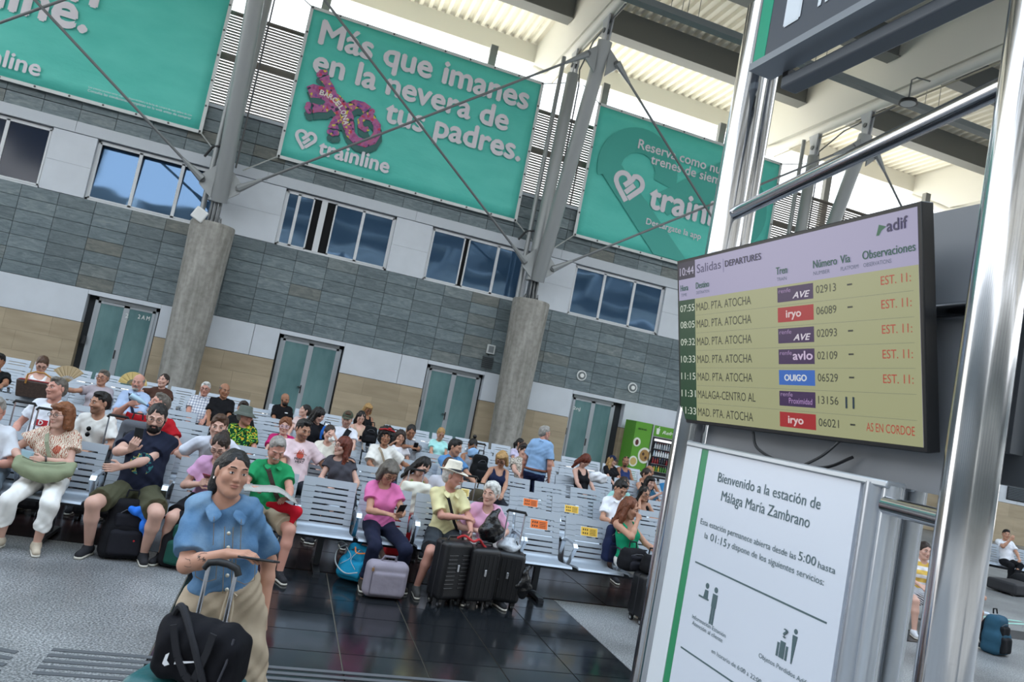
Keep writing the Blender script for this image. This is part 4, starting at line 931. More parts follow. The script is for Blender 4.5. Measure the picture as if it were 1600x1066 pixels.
    for x in (-1, 1):
        C2((x*.055*j, .0, -.05), (x*.022, -.060, -.096), .018, .017, .03); E((x*.040, -.060, -.022), (.024, .024, .026), .02)
        C2((x*.014, -.086 if sex == 'm' else -.083, .027), (x*.046, -.076, .026), .0085 if sex == 'm' else .0072, .0075, .012); E((x*.031, -.100, .007), (.0175, .014, .0105), .010, True)
        E((x*.031, -.077, .005), (.0150, .0115, .0105), .004); E((x*.0765, .012, -.006), (.009, .017, .030), .006); E((x*(.0125 if sex == 'm' else .0100), -.096 if sex == 'm' else -.093, -.031), (.0095, .011, .0085) if sex == 'm' else (.0080, .009, .0070), .006)
    C2((0, -.088, .014), (0, -.107 if sex == 'm' else -.1025, -.027), .0085 if sex == 'm' else .0070, .0125 if sex == 'm' else .0100, .010); E((0, -.060, -.100), (.026*j, .026, .021), .02)
    lp = 0 if sex == 'm' else .0015; E((0, -.087, -.054), (.023, .011+lp, .0065+lp*.5), .006); E((0, -.085, -.0650), (.019, .011+lp, .0068+lp), .005); E((0, -.1005, -.0592), (.020, .006, .0014), .003, True)
    sk = np.array(srgb(SK.get(skin, skin))[:3]); hcc = np.array(srgb(HC.get(hc, hc))[:3])
    if beard == 'stubble': bw_ = .45
    else: bw_ = 0
    def colf(P):
        c = np.tile(sk, (len(P), 1)); L = (P-Hc)@HR/hs; x, y, z = np.abs(L[:, 0]), L[:, 1], L[:, 2]; ishead = (y < -.03) & (z > -.13) & (z < .13) & (x < .09) & (np.abs(y) < .15)
        w = ishead*np.clip(1.25-((x/.023)**2+((z+.059)/.0115)**2), 0, 1)*(y < -.075); c += w[:, None]*(np.array([.40, .13, .11])*(.6+sk[0])-c)*.6
        w = ishead*np.clip(1.2-(((x-.048)/.022)**2+((z+.028)/.02)**2), 0, 1); c *= 1-w[:, None]*np.array([.0, .05, .05])
        if q >= 1:
            w = ishead*np.clip(1.25-(((x-.031)/.015)**2+((z-.006)/.0075)**2), 0, 1)*(y < -.06); c += w[:, None]*(np.array([.10, .06, .05])-c)*.7
        if bw_: w = ishead*np.clip((-z-.028)/.02, 0, 1)*np.clip(1.6-(x/.02)**2*0-((z+.059)/.012)**2*0, 0, 1)*(((x/.026)**2+((z+.059)/.012)**2) > 1)*(z > -.125); c += w[:, None]*(hcc-c)*bw_
        return c
    hf = [.0029, .0042, .0060, .010][q]; bf = [.009, .012, .015, .022][q]; df = [.0042, .0058, .0072, .011][q]
    fine = [[], [], []]
    for d in range(3):
        fine[d].append((Hc[d]-.115*hs, Hc[d]+.115*hs, hf))
        for sd in (-1, 1):
            hp = arms[sd][2]+arms[sd][4]*.07; fine[d].append((hp[d]-.085, hp[d]+.085, df))
    body = sdf_obj(B, 'body', M_SKIN, root, bf, fine, colfn=colf)
    P_ = {'root': root, 'arms': arms, 'hw': hw, 'HR': HR, 'Hc': Hc, 'at': at, 'fw': fw, 'lf': lf, 'up': up, 'fr': fr, 'sp': sp, 'legs': lg, 's': s, 'Pz': Pz, 'Rz': Rz, 'hs': hs, 'RT': RT, 'Nk': Nk, 'fat': fat}
    ph = random.random()*6; sw1 = [.0055, .0052, .005, .003][q]*(1.5 if hem else 1)
    fold = lambda X, Y, Z: sw1*np.sin(26*X+9*Z+5*Y+ph)*np.sin(19*Z-11*X+7*Y+ph*2)+sw1*.45*np.sin(47*Z+23*X+31*Y+ph+2*np.sin(13*X+9*Z))+sw1*.3*np.sin(83*X-57*Z+29*Y+3*np.sin(17*Z))
    cb = [.0065, .010, .013, .02][q]
    # upper garment
    tm = tc if not isinstance(tc, str) else cloth(tc)
    if top:
        S = SDF(); g = .014+(.004 if fat else 0); torso(S, g, shoulders=(top != 'tank'))
        if top == 'tank':
            for x in (-1, 1):
                S.rc(at(.80, x*.075, .085), at(1.0, x*.085, .0), .024, .018, k=.03); S.rc(at(1.0, x*.085, .0), at(.80, x*.07, -.07), .018, .024, k=.03)
                S.el(at(.86, x*(sw+.03), 0), (.075, .11, .12), RT, k=.01, sub=True)
            S.el(at(.96, 0, .07), (.075, .09, .11), RT, k=.015, sub=True); S.el(at(1.06, 0, -.02), (.20, .10, .06), RT, k=.01, sub=True)
            for x in (-1, 1): S.rc(at(.83, x*.072, .075), at(1.0, x*.085, .0), .017, .014, k=.02)
        else:
            fr_ = sleeve
            for sd in (-1, 1):
                Sh, El, Wt = arms[sd][:3]; ex = puff if puff is not None else .018+(.010 if top == 'loose' else 0)
                if fr_ <= 1: S.rc(Sh-(El-Sh)*.05, Sh+(El-Sh)*fr_, (.047*s+ex), (.043*s+ex+.012), k=.035, cap=True)
                else: S.rc(Sh, El, .047*s+ex, .042*s+ex, k=.035); S.rc(El, El+(Wt-El)*(fr_-1), .042*s+ex, .03*s+ex, k=.02, cap=True)
            if neck == 'round': S.el(at(1.10, 0, .045), (.066, .075, .062), RT, k=.008, sub=True)
            elif neck == 'v': S.el(at(1.10, 0, .03), (.066, .07, .062), RT, k=.008, sub=True); S.rc(at(1.02, 0, .12), at(.80, 0, .16), .05, .012, k=.01, sub=True)
            elif neck == 'boat': S.el(at(1.08, 0, .03), (.10, .08, .07), RT, k=.008, sub=True)
            elif neck == 'polo': S.el(at(1.12, 0, .03), (.060, .066, .058), RT, k=.008, sub=True); S.rc(at(1.03, 0, .12), at(.90, 0, .15), .035, .01, k=.01, sub=True)
        S.pl(at((-.02 if not stand else .02) if hem is None else hem), -sp, .4, .001)
        sdf_obj(S, 'shirt' if top != 'tank' else 'tank_top', tm, root, cb, disp=fold)
        if neck == 'polo' or neck == 'shirt': collar_flaps(P_, tm)
    # lower garment
    bm_ = bc if not isinstance(bc, str) else cloth(bc)
    if bottom and top != 'dress' or bottom:
        S = SDF(); g = .013; S.el(at(.0), np.array([.165+fat*.3, .12+fat*.3, .115])*s+g, RT, k=.05)
        if hem: S.el(at(.16, 0, .012), np.array([.142, .112, .14])*s+g, RT, k=.05); S.pl(at(.30), sp, .4, .001)
        for sd in (-1, 1):
            Hp, Kn, An, fd = lg[sd]
            if bottom == 'shorts': S.rc(Hp, Hp+(Kn-Hp)*.84, .082*s+fat*.2+.022, .068*s+fat*.1+.03, k=.03, cap=True)
            elif bottom == 'skirt': S.rc(Hp-lf*sd*.03, Hp+(Kn-Hp)*.8-lf*sd*.05, .10*s, .095*s, k=.05, cap=True)
            elif bottom == 'wide': 
                Kw = Hp+(Kn-Hp); S.rc(Hp+lf*sd*.012, Kw+lf*sd*.02, .082*s+.022, .078*s+.02, k=.02); S.rc(Kw+lf*sd*.02, An, .078*s+.02, .105, k=.01, cap=True)
            else:
                S.rc(Hp, Kn, .082*s+fat*.2+g, .055*s+fat*.1+g, k=.03); e = {'pants': .92, 'crop': .66}[bottom]
                S.rc(Kn, Kn+(An-Kn)*e, .055*s+fat*.1+g, (.042 if e > .8 else .056)*s+g, k=.02, cap=True)
        sdf_obj(S, {'shorts': 'shorts', 'skirt': 'skirt'}.get(bottom, 'trousers'), bm_, root, cb, disp=fold)
    # shoes
    if q < 3 or stand:
        for sd in (-1, 1):
            Hp, Kn, An, fd = lg[sd]; S = SDF(); S.rc(An-fd*.035-up*.04, An+fd*.145-up*.052, .042*s, .034*s, k=.03); S.rc(An-up*.03, An-up*.0, .042*s, .04*s, k=.03, cap=True)
            S.pl((An-fd*.0-up*.082), (0, 0, -1), .3); o = sdf_obj(S, 'shoe', cloth(shoe), root, .010 if q < 2 else .016)
            if o and q < 2:
                S = SDF(); S.rc(An-fd*.035-up*.070, An+fd*.145-up*.070, .043*s, .037*s, k=.01); S.pl(An-up*.062, (0, 0, 1), .3); S.pl(An-up*.084, (0, 0, -1), .3); sdf_obj(S, 'sole', mat('#c9c4b8', .7), o if False else root, .009)
                for i in range(4): MB().tube([An+fd*(.03+.022*i)-up*.012-up*.006*i+np.cross(up, fd)*a-np.array(root.location) for a in (-.018, 0, .018)], .0035, 5).obj('lace', mat('#d8d2c6', .8), root)
    # hair
    hm = hairm(HC.get(hc, hc)); hh = [.0038, .0052, .0075, .012][q]
    S = SDF(); EH = lambda c, r, k=.02, sub=False: S.el(hw(*c), np.array(r)*hs, HR, k=k, sub=sub); CH = lambda a, b, r1, r2=None, k=.025, sub=False, cap=False: S.rc(hw(*a), hw(*b), r1*hs, (r2 or r1)*hs, k=k, sub=sub, cap=cap)
    v = vol
    if hair != 'bald':
        EH((0, .020, .034), (.080+v, .100+v, .091+v)); EH((0, .050, -.01), (.070+v*.7, .068+v*.5, .085))
        hl = {'short': .0, 'fringe': -.012}.get(hair, .004)
        if hair in ('short', 'curlyshort', 'fringe', 'older'):
            EH((.006, -.030, .098), (.052, .048, .030), .02); EH((0, -.118, -.026+(.0 if hair != 'older' else .022)), (.082, .088, .100), .022, True)
            for x in (-1, 1): EH((x*.092, -.055, .0), (.032, .045, .075), .014, True); EH((x*.092, .012, -.028), (.026, .028, .045), .012, True); EH((x*.09, .05, -.085), (.045, .05, .04), .02, True)
            S.pl(hw(0, 0, -.070), HR @ np.array([0, -.25, -1.]), .2, .02)
        elif hair == 'bob':
            for x in (-1, 1): CH((x*.066, .0, .05), (x*.082, -.01, -.10), .032, .030); CH((x*.05, .05, 0), (x*.06, .05, -.11), .04, .034)
            EH((0, -.125, -.035), (.064, .095, .105), .012, True); EH((0, -.052, .078), (.066, .050, .030), .02)
        elif hair in ('long', 'longside'):
            for x in (-1, 1): CH((x*.068, .012, .04), (x*.082, .02, -.12), .028, .034); CH((x*.082, .02, -.12), (x*.095, .0 if hair == 'long' else -.03, -.27), .034, .022)
            CH((0, .065, 0), (0, .085, -.22), .062, .05)
            EH((0, -.125, -.035), (.064, .095, .108), .012, True)
        elif hair in ('pony', 'bun', 'tied', 'highbun'):
            EH((0, -.118, -.030), (.080, .088, .104), .016, True); CH((0, -.10, .085), (0, .0, .135), .004, .003, k=.006, sub=True)
            for x in (-1, 1): EH((x*.092, -.012, -.055), (.034, .050, .058), .012, True); EH((x*.088, .012, -.012), (.018, .02, .03), .01, True)
            S.pl(hw(0, 0, -.085), HR @ np.array([0, -.2, -1.]), .2)
            if hair == 'pony': CH((0, .105, .02), (.0, .14, -.06), .026, .032); CH((.0, .14, -.06), (.04, .12, -.22), .032, .014)
            if hair == 'bun': EH((0, .125, .05), (.04, .035, .04))
            if hair == 'highbun': EH((0, .07, .150), (.036, .036, .034))
            if hair == 'tied': EH((0, .112, -.03), (.045, .035, .04))
        elif hair == 'curly':
            EH((0, .03, .05), (.125, .12, .115)); EH((0, .05, -.03), (.12, .09, .10)); EH((0, -.135, -.035), (.066, .100, .098), .012, True)
        elif hair == 'ring':
            EH((0, .0, .10), (.09, .13, .075), .012, True); EH((0, -.10, -.02), (.10, .09, .14), .012, True); S.pl(hw(0, 0, -.07), HR @ np.array([0, 0, -1.]), .2)
        a_ = .0022 if hair in ('short', 'older', 'pony', 'bun', 'tied', 'highbun', 'ring') else .004
        if hair in ('curly', 'curlyshort'): a_ = .007 if hair == 'curly' else .0032
        if hair == 'bob': a_ = .0022
        fq = 95 if hair != 'curly' else 70
        dh = (lambda X, Y, Z: a_*np.sin(fq*X+11*Z+ph)*np.sin(fq*.7*Y+9*Z)+a_*.6*np.sin(fq*1.5*X-fq*.6*Z)) if hair not in ('curly', 'curlyshort') else (lambda X, Y, Z: a_*np.sin(fq*X+ph)*np.sin(fq*Y)*np.sin(fq*Z+1)*1.6)
        sdf_obj(S, 'hair', hm, root, hh, disp=dh)
    if beard in ('full', 'moustache', 'goatee'):
        S = SDF()
        if beard == 'full':
            EH((0, -.052, -.085), (.055, .048, .050), .02); CH((-.055, -.01, -.03), (-.03, -.06, -.085), .022); CH((.055, -.01, -.03), (.03, -.06, -.085), .022); EH((0, -.100, -.061), (.018, .02, .007), .004, True)
        if beard == 'goatee': EH((0, -.068, -.094), (.034, .036, .028), .02); CH((-.045, -.03, -.07), (-.02, -.06, -.1), .012, .016); CH((.045, -.03, -.07), (.02, -.06, -.1), .012, .016)
        CH((-.024, -.088, -.052), (0, -.099, -.044), .0065, .0075, k=.008); CH((.024, -.088, -.052), (0, -.099, -.044), .0065, .0075, k=.008)
        sdf_obj(S, 'beard', hm if beard != 'moustache' else hairm('#c9c5bd'), root, max(.0035, hh*.75), disp=lambda X, Y, Z: .002*np.sin(120*X+40*Z)*np.sin(90*Z+80*Y))
    rl = np.array(root.location); rel = lambda p: tuple(np.asarray(p)-rl)
    # eyes and brows
    if q <= 2 and eyes:
        g = MB(); 
        for x in (-1, 1):
            dn = .35 if pitch > 22 else 1.0; zc = .0045 if pitch <= 22 else .002
            c = hw(x*.031, -.0845, zc); g.ball(rel(c), (1, 1, 1), 10, 0); vv = np.array(g.v[-60:]); vv = (vv-np.array(rel(c)))
            vv = (vv*np.array([.0128, .0052, .0062*dn])*hs)@HR.T+np.array(rel(c)); g.v[-60:] = [tuple(a) for a in vv]
            c = hw(x*.031, -.0868, zc); g.ball(rel(c), (1, 1, 1), 10, 1); vv = np.array(g.v[-60:])-np.array(rel(c)); vv = (vv*np.array([.0058, .0040, .0060*dn])*hs)@HR.T+np.array(rel(c)); g.v[-60:] = [tuple(a) for a in vv]
        g.obj('eyes', [mat('#dcd7d2', .25), mat('#20140e', .15)], root, smooth=True)
        g = MB(); bcx = HC.get(brow or (hc if hc not in ('blond', 'white', 'red') else 'brown'), '#333')
        for x in (-1, 1): g.tube([rel(hw(x*a, b, c)) for a, b, c in ((.015, -.0935, .0265 if sex == 'm' else .0300), (.028, -.0925, .0335 if sex == 'm' else .0345), (.042, -.083, .0335 if sex == 'm' else .0330), (.052, -.072, .0275 if sex == 'm' else .0255))], [.0026*hs, .0034*hs, .003*hs, .0014*hs], 6)
        g.obj('eyebrows', mat(bcx, .8), root, smooth=True)
        g = MB()
        for x in (-1, 1): g.tube([rel(hw(x*a, b, c)) for a, b, c in ((.019, -.0855, .0035), (.026, -.0895, .0100 if dn == 1 else .004), (.036, -.0885, .0102 if dn == 1 else .003), (.0435, -.0825, .0045))], .0011*hs, 5)
        g.obj('eyelashes', mat('#1c1310', .8), root, smooth=True)
    if glasses:
        gc = glasses if glasses.startswith('#') else '#1b1b1e'; g = MB(); sun = glasses.startswith('#') and glasses == '#0a0a0c'
        for x in (-1, 1):
            pts = [rel(hw(x*.0335+.0245*math.cos(t), -.098+.10*abs(.0245*math.cos(t)*x+0)*.35, .003+.0185*math.sin(t))) for t in np.linspace(0, 2*math.pi, 15)]
            g.tube(pts, .0017*hs if q < 2 else .0025, 5, cap=False); g.tube([rel(hw(x*.058, -.094, .006)), rel(hw(x*.076, -.07, .008)), rel(hw(x*.080, .01, .004))], .0016*hs, 5)
            if sun: g.add([rel(hw(x*.0335+.023*math.cos(t), -.097, .003+.017*math.sin(t))) for t in np.linspace(0, 2*math.pi, 13)[:-1]], [tuple(range(12))])
        g.tube([rel(hw(-.010, -.100, .006)), rel(hw(0, -.103, .009)), rel(hw(.010, -.100, .006))], .0016*hs, 5)
        g.obj('glasses', mat(gc, .3), root, smooth=True)
    if hat: hat(P_, rel)
    if extras: extras(P_, rel)
    return P_
def relobj(mb, name, m_, P_, **k):
    o = mb.obj(name, m_, P_['root'] if isinstance(P_, dict) else P_, **k); return o
def held(name, label, cat, P_, mb_fn, m_, at_, group=None):
    """a thing of its own held in a hand"""
    t = empty(name, tuple(at_), label, cat, group); mb_fn(t); return t
def phone_at(c, d, n, label, col='#16181c', sz=(.072, .15)):
    """phone centred at c; d long axis, n screen normal"""
    c = np.asarray(c, float); d = unit(d); n = unit(np.asarray(n, float)-np.dot(n, d)*d); w = np.cross(d, n)
    t = empty('phone', tuple(c), label, 'phone', None)
    def bx(a, b, z0, z1, name, m_, bev=0):
        vs = [tuple(w*x*a/2+d*y*b/2+n*z) for z in (z0, z1) for y in (-1, 1) for x in (-1, 1)]
        MB().add(vs, [(0, 2, 3, 1), (4, 5, 7, 6), (0, 1, 5, 4), (2, 6, 7, 3), (0, 4, 6, 2), (1, 3, 7, 5)]).obj(name, m_, t, bevel=bev)
    bx(sz[0], sz[1], -.0045, .004, 'case', mat(col, .4), .003); bx(sz[0]*.92, sz[1]*.94, .004, .0045, 'screen', mat('#26303a', .1)); bx(.018, .03, -.006, -.0045, 'camera_bump', mat('#0c0d0e', .3))
    return t
# --- hats
def fedora(P_, rel):
    hw, HR, hs = P_['hw'], P_['HR'], P_['hs']; S = SDF(); S.rc(hw(0, .02, .055), hw(0, .015, .135), .092*hs, .078*hs, k=.01); S.el(hw(0, .01, .215), (.03*hs, .08*hs, .035*hs), HR, k=.03, sub=True); S.pl(hw(0, .01, .052), -HR[:, 2], .3); S.pl(hw(0, .01, .165), HR[:, 2], .3, .02)
    sdf_obj(S, 'hat_crown', mat('#e6dfcf', .7, bump=.3, bscale=120), P_['root'], .006)
    g = MB(); n = 32; vs = []
    for rr_, dz in ((.088, .0), (.115, -.004), (.150, .004)):
        for i in range(n): t = 2*math.pi*i/n; vs.append(rel(hw(rr_*.92*math.cos(t), .01+rr_*1.08*math.sin(t), .050+dz-.022*(rr_-.088)/.062*max(0, -math.sin(t))+.012*(rr_-.088)/.062*abs(math.cos(t)))))
    g.add(vs, [(k*n+i, k*n+(i+1) % n, (k+1)*n+(i+1) % n, (k+1)*n+i) for k in range(2) for i in range(n)]); o = g.obj('hat_brim', mat('#e6dfcf', .7), P_['root'], smooth=True); m_ = o.modifiers.new('s', 'SOLIDIFY'); m_.thickness = .004
    g = MB(); pts = [rel(hw(.093*math.cos(t), .018+.097*math.sin(t), .068)) for t in np.linspace(0, 2*math.pi, 33)]; vs = []
    for z in (.052, .078):
        for i in range(n): t = 2*math.pi*i/n; vs.append(rel(hw((.0955-.008*(z-.052)/.026)*math.cos(t), .018+(.0955-.008*(z-.052)/.026)*math.sin(t), z)))
    g.add(vs, [(i, (i+1) % n, n+(i+1) % n, n+i) for i in range(n)]); g.obj('hat_band', mat('#15161a', .7), P_['root'], smooth=True)
def bucket(P_, rel):
    hw, HR, hs = P_['hw'], P_['HR'], P_['hs']; g = MB(); n = 28; vs = []
    for rr_, z in ((.0, .135), (.07, .133), (.082, .12), (.092, .055), (.098, .045), (.15, .005)):
        for i in range(n): t = 2*math.pi*i/n; vs.append(rel(hw(rr_*math.cos(t), .015+rr_*1.08*math.sin(t), z+.008*math.sin(2*t+1)*(rr_ > .12))))
    g.add(vs, [(k*n+i, k*n+(i+1) % n, (k+1)*n+(i+1) % n, (k+1)*n+i) for k in range(5) for i in range(n)]); o = g.obj('bucket_hat', cloth('#5f665f'), P_['root'], smooth=True); m_ = o.modifiers.new('s', 'SOLIDIFY'); m_.thickness = .004
def capf(col, bcol=None):
    def fn(P_, rel):
        hw, HR, hs = P_['hw'], P_['HR'], P_['hs']; S = SDF(); S.el(hw(0, .018, .042), np.array([.084, .104, .090])*hs, HR); S.pl(hw(0, 0, .040), HR @ np.array([0, -.12, -1.]), .3); sdf_obj(S, 'cap_crown', cloth(col), P_['root'], .008)
        g = MB(); vs = []; n = 13
        for rr_, dz in ((1.0, 0), (1.0, -.012)):
            for i in range(n): t = math.pi*i/(n-1); a, b = (.078, .0) if dz == 0 else (.082, .075); vs.append(rel(hw(a*math.cos(t), -.055*math.sin(t)-b*math.sin(t)-.02, .045+dz)))
        g.add(vs, [(i, i+1, n+i+1, n+i) for i in range(n-1)]); o = g.obj('cap_visor', cloth(bcol or col), P_['root'], smooth=True); m_ = o.modifiers.new('s', 'SOLIDIFY'); m_.thickness = .004
    return fn
def headsun(P_, rel, col='#16171b'):
    hw = P_['hw']; g = MB()
    for x in (-1, 1): g.ball(rel(hw(x*.035, -.055, .105)), (.026, .012, .016), 8); g.tube([rel(hw(x*.06, -.05, .10)), rel(hw(x*.082, .02, .06))], .0025, 5)
    g.obj('sunglasses', mat(col, .15), P_['root'], smooth=True)
def strap_over(P_, rel, col, side=1, w=.035):
    """bag strap from shoulder to opposite hip, lying on the front of the shirt"""
    at = P_['at']; s = P_['s']; g = MB(); k_ = P_['fat']*.9; pts = [at(1.0, side*.085*s, -.04), at(1.005, side*.085*s, .04), at(.85, side*.05*s, .138+k_*.5), at(.6, -side*.0*s, .158+k_*.8), at(.35, -side*.06*s, .150+k_), at(.1, -side*.15*s, .125+k_)]
    for a, b in zip(pts[:-1], pts[1:]): g.bar(rel(a), rel(b), w, .008, tuple(P_['fr']))
    g.obj('strap', cloth(col), P_['root'])
def chest_text(P_, s_, t, w, col, dx=0, h=None, bold=.03, d=.150):
    at = P_['at']; o = lettering(s_, at(t, dx-w/2, d+P_['fat']*.75), P_['lf'], P_['sp'], w, mat(col, .8), P_['root'], bold, h, name='printed_lettering')
def chest_patch(P_, rel, t, w, h, col, dx=0, n=20, d=.147, name='printed_emblem'):
    at = P_['at']; c = at(t, dx, d+P_['fat']*.75); vs = [rel(c+P_['lf']*w/2*math.cos(a)+P_['sp']*h/2*math.sin(a)) for a in np.linspace(0, 6.2832, n+1)[:-1]] if n > 4 else [rel(c+P_['lf']*w/2*i+P_['sp']*h/2*j) for i, j in ((-1, -1), (1, -1), (1, 1), (-1, 1))]
    MB().add(vs, [tuple(range(len(vs)))]).obj(name, col if not isinstance(col, str) else mat(col, .8), P_['root'])
# --- patterned cloths
def m_floral(N, L, tc, b):
    n = tex(N, L, tc, 'ShaderNodeTexWave', 19, Distortion=9, Detail=3); n.inputs['Detail Scale'].default_value = 2.2
    v = tex(N, L, tc, 'ShaderNodeTexVoronoi', 17); a = ramp(N, L, n.outputs['Fac'], [(.12, '#a8604c'), (.30, '#d2bda6'), (.5, '#e6dccf'), (.85, '#dccdb9')]); c = ramp(N, L, v.outputs['Color'], [(0, '#ffffff'), (.78, '#ffffff'), (.84, '#d0705c'), (1, '#c08a6a')], 'CONSTANT')
    mx = N.new('ShaderNodeMixRGB'); mx.blend_type = 'MULTIPLY'; mx.inputs[0].default_value = .9; L.new(a, mx.inputs[1]); L.new(c, mx.inputs[2]); return mx.outputs[0]
M_FLORAL = ramp_mat('leaf_print', m_floral, .85, .2)
def m_hawaii(N, L, tc, b):
    n = tex(N, L, tc, 'ShaderNodeTexNoise', 13, Detail=2, Distortion=2.5); return ramp(N, L, n.outputs[0], [(.0, '#0d2f1c'), (.42, '#17562c'), (.47, '#101c14'), (.52, '#3fae4a'), (.58, '#e3d83a'), (.63, '#e8761f'), (.68, '#153a20')], 'CONSTANT')
M_HAW = ramp_mat('tropical_print', m_hawaii, .8, .2)
def m_plaid(N, L, tc, b):
    mp = N.new('ShaderNodeMapping'); mp.inputs['Scale'].default_value = (1, 1, 1); L.new(tc.outputs['Object'], mp.inputs[0])
    def band(ax, sc_, w):
        sx = N.new('ShaderNodeSeparateXYZ'); L.new(mp.outputs[0], sx.inputs[0]); m1 = N.new('ShaderNodeMath'); m1.operation = 'MULTIPLY'; m1.inputs[1].default_value = sc_; L.new(sx.outputs[ax], m1.inputs[0])
        m2 = N.new('ShaderNodeMath'); m2.operation = 'FRACT'; L.new(m1.outputs[0], m2.inputs[0]); m3 = N.new('ShaderNodeMath'); m3.operation = 'LESS_THAN'; m3.inputs[1].default_value = w; L.new(m2.outputs[0], m3.inputs[0]); return m3.outputs[0]
    a, c = band('X', 22, .25), band('Z', 22, .25); ad = N.new('ShaderNodeMath'); L.new(a, ad.inputs[0]); L.new(c, ad.inputs[1]); dv = N.new('ShaderNodeMath'); dv.operation = 'MULTIPLY'; dv.inputs[1].default_value = .5; L.new(ad.outputs[0], dv.inputs[0])
    return ramp(N, L, dv.outputs[0], [(0, '#d3d3d6'), (.5, '#8f96a8'), (1, '#4d5670')])
M_PLAID = ramp_mat('plaid', m_plaid, .85, .2)
def m_stripe(c1, c2, sc_, ax='Z', name='stripes'):
    def fn(N, L, tc, b):
        n = N.new('ShaderNodeTexWave'); n.bands_direction = ax; n.inputs['Scale'].default_value = sc_; n.inputs['Distortion'].default_value = .6; L.new(tc.outputs['Object'], n.inputs['Vector']); return ramp(N, L, n.outputs['Fac'], [(.3, c1), (.55, c2)])
    return ramp_mat(name, fn, .85, .2)
def m_leopard(N, L, tc, b):
    v = tex(N, L, tc, 'ShaderNodeTexVoronoi', 45); return ramp(N, L, v.outputs['Distance'], [(.25, '#2a2622'), (.45, '#a89f93'), (.7, '#c9c2b6')])
M_LEO = ramp_mat('leopard', m_leopard, .85, .2)
def m_denim(N, L, tc, b):
    n = tex(N, L, tc, 'ShaderNodeTexNoise', 9, Detail=5); n2 = tex(N, L, tc, 'ShaderNodeTexNoise', 220, Detail=1); bp = N.new('ShaderNodeBump'); bp.inputs['Strength'].default_value = .35; bp.inputs['Distance'].default_value = .003; L.new(n2.outputs[0], bp.inputs['Height']); L.new(bp.outputs[0], b.inputs['Normal'])
    return ramp(N, L, n.outputs[0], [(.32, '#476a8c'), (.5, '#5e81a3'), (.7, '#7b9ab6')])
M_DENIM = ramp_mat('denim', m_denim, .85, .2)
# ------------------------------------------------------------------ people
HD = {1: (-4.00, 12.30, 1.228), 2: (-3.44, 12.30, 1.287), 3: (-2.61, 12.30, 1.260), 4: (-2.12, 12.30, 1.289), 5: (-2.02, 14.00, 1.287), 6: (-1.33, 14.00, 1.278), 7: (-1.01, 14.00, 1.312), 8: (-2.34, 9.05, 1.270), 9: (-1.85, 8.85, 1.215), 10: (-1.80, 7.30, 1.199), 11: (-2.30, 7.25, 1.149), 12: (-1.06, 7.42, 1.309), 13: (-1.26, 9.00, 1.292), 14: (-0.59, 8.55, 1.212), 15: (-0.45, 7.05, 1.163), 16: (-0.43, 10.50, 1.208), 17: (-0.55, 12.10, 1.181), 18: (0.06, 15.75, 1.250), 19: (0.45, 13.95, 1.201), 20: (0.64, 12.25, 1.267), 21: (0.11, 10.55, 1.152), 22: (0.32, 9.05, 1.283), 23: (0.06, 7.30, 1.193), 24: (0.72, 10.50, 1.162), 25: (1.07, 12.30, 1.298), 26: (1.46, 13.90, 1.257), 27: (1.79, 15.90, 1.349), 28: (0.81, 9.00, 1.160), 29: (1.50, 10.50, 1.221), 30: (1.98, 12.20, 1.155), 31: (2.18, 12.40, 1.261), 32: (1.16, 7.20, 1.152), 33: (1.83, 8.75, 1.082), 34: (3.03, 13.90, 1.218), 35: (2.56, 10.55, 1.271), 36: (3.26, 12.20, 1.212), 37: (1.81, 7.35, 1.219), 38: (2.12, 8.85, 1.135), 39: (2.20, 7.20, 1.118), 40: (3.24, 10.45, 1.207), 41: (5.20, 15.50, 1.223), 42: (4.28, 12.50, 1.286), 43: (4.18, 11.35, 1.691), 44: (5.94, 15.80, 1.283), 45: (5.42, 12.20, 1.267), 46: (7.61, 15.75, 1.200), 47: (7.97, 15.80, 1.239), 48: (4.54, 8.95, 1.212), 49: (5.25, 10.30, 1.164), 50: (3.88, 7.35, 1.181), 51: (7.66, 14.00, 1.216), 52: (6.75, 12.40, 1.241), 53: (6.61, 12.00, 1.135), 54: (5.67, 10.40, 1.075), 55: (17.20, 13.50, 1.264), 56: (8.65, 7.90, 1.182)}
def PE(row, k, dx=0, dy=0, z=.52): h = HD[k]; return (h[0]+dx, ROWY[row-1]-.30+dy, z)
def sit(k, row, label, dx=0, dy=0, z=.52, **kw):
    a = time.time(); r = person(label, HD[k], PE(row, k, dx, dy, z), **kw); return r
G_ = 'seated travellers'
LP = lambda P_, x, y, z: P_['Pz']+P_['lf']*x+P_['fw']*y+P_['up']*z
def palm(P_, sd): return P_['arms'][sd][3]
def phone_for(P_, sd, label, col='#16181c', off=(0, .03, .03), tiltn=(0, .6, 1), both=False):
    c = palm(P_, sd) if not both else (palm(P_, 1)+palm(P_, -1))/2
    c = c+P_['fw']*off[1]+P_['up']*off[2]+P_['lf']*off[0]
    n = unit(P_['Hc']-c); d = unit(np.cross(P_['lf'], n)); d = -d if d[2] < 0 else d
    return phone_at(c, d, n, label, col)
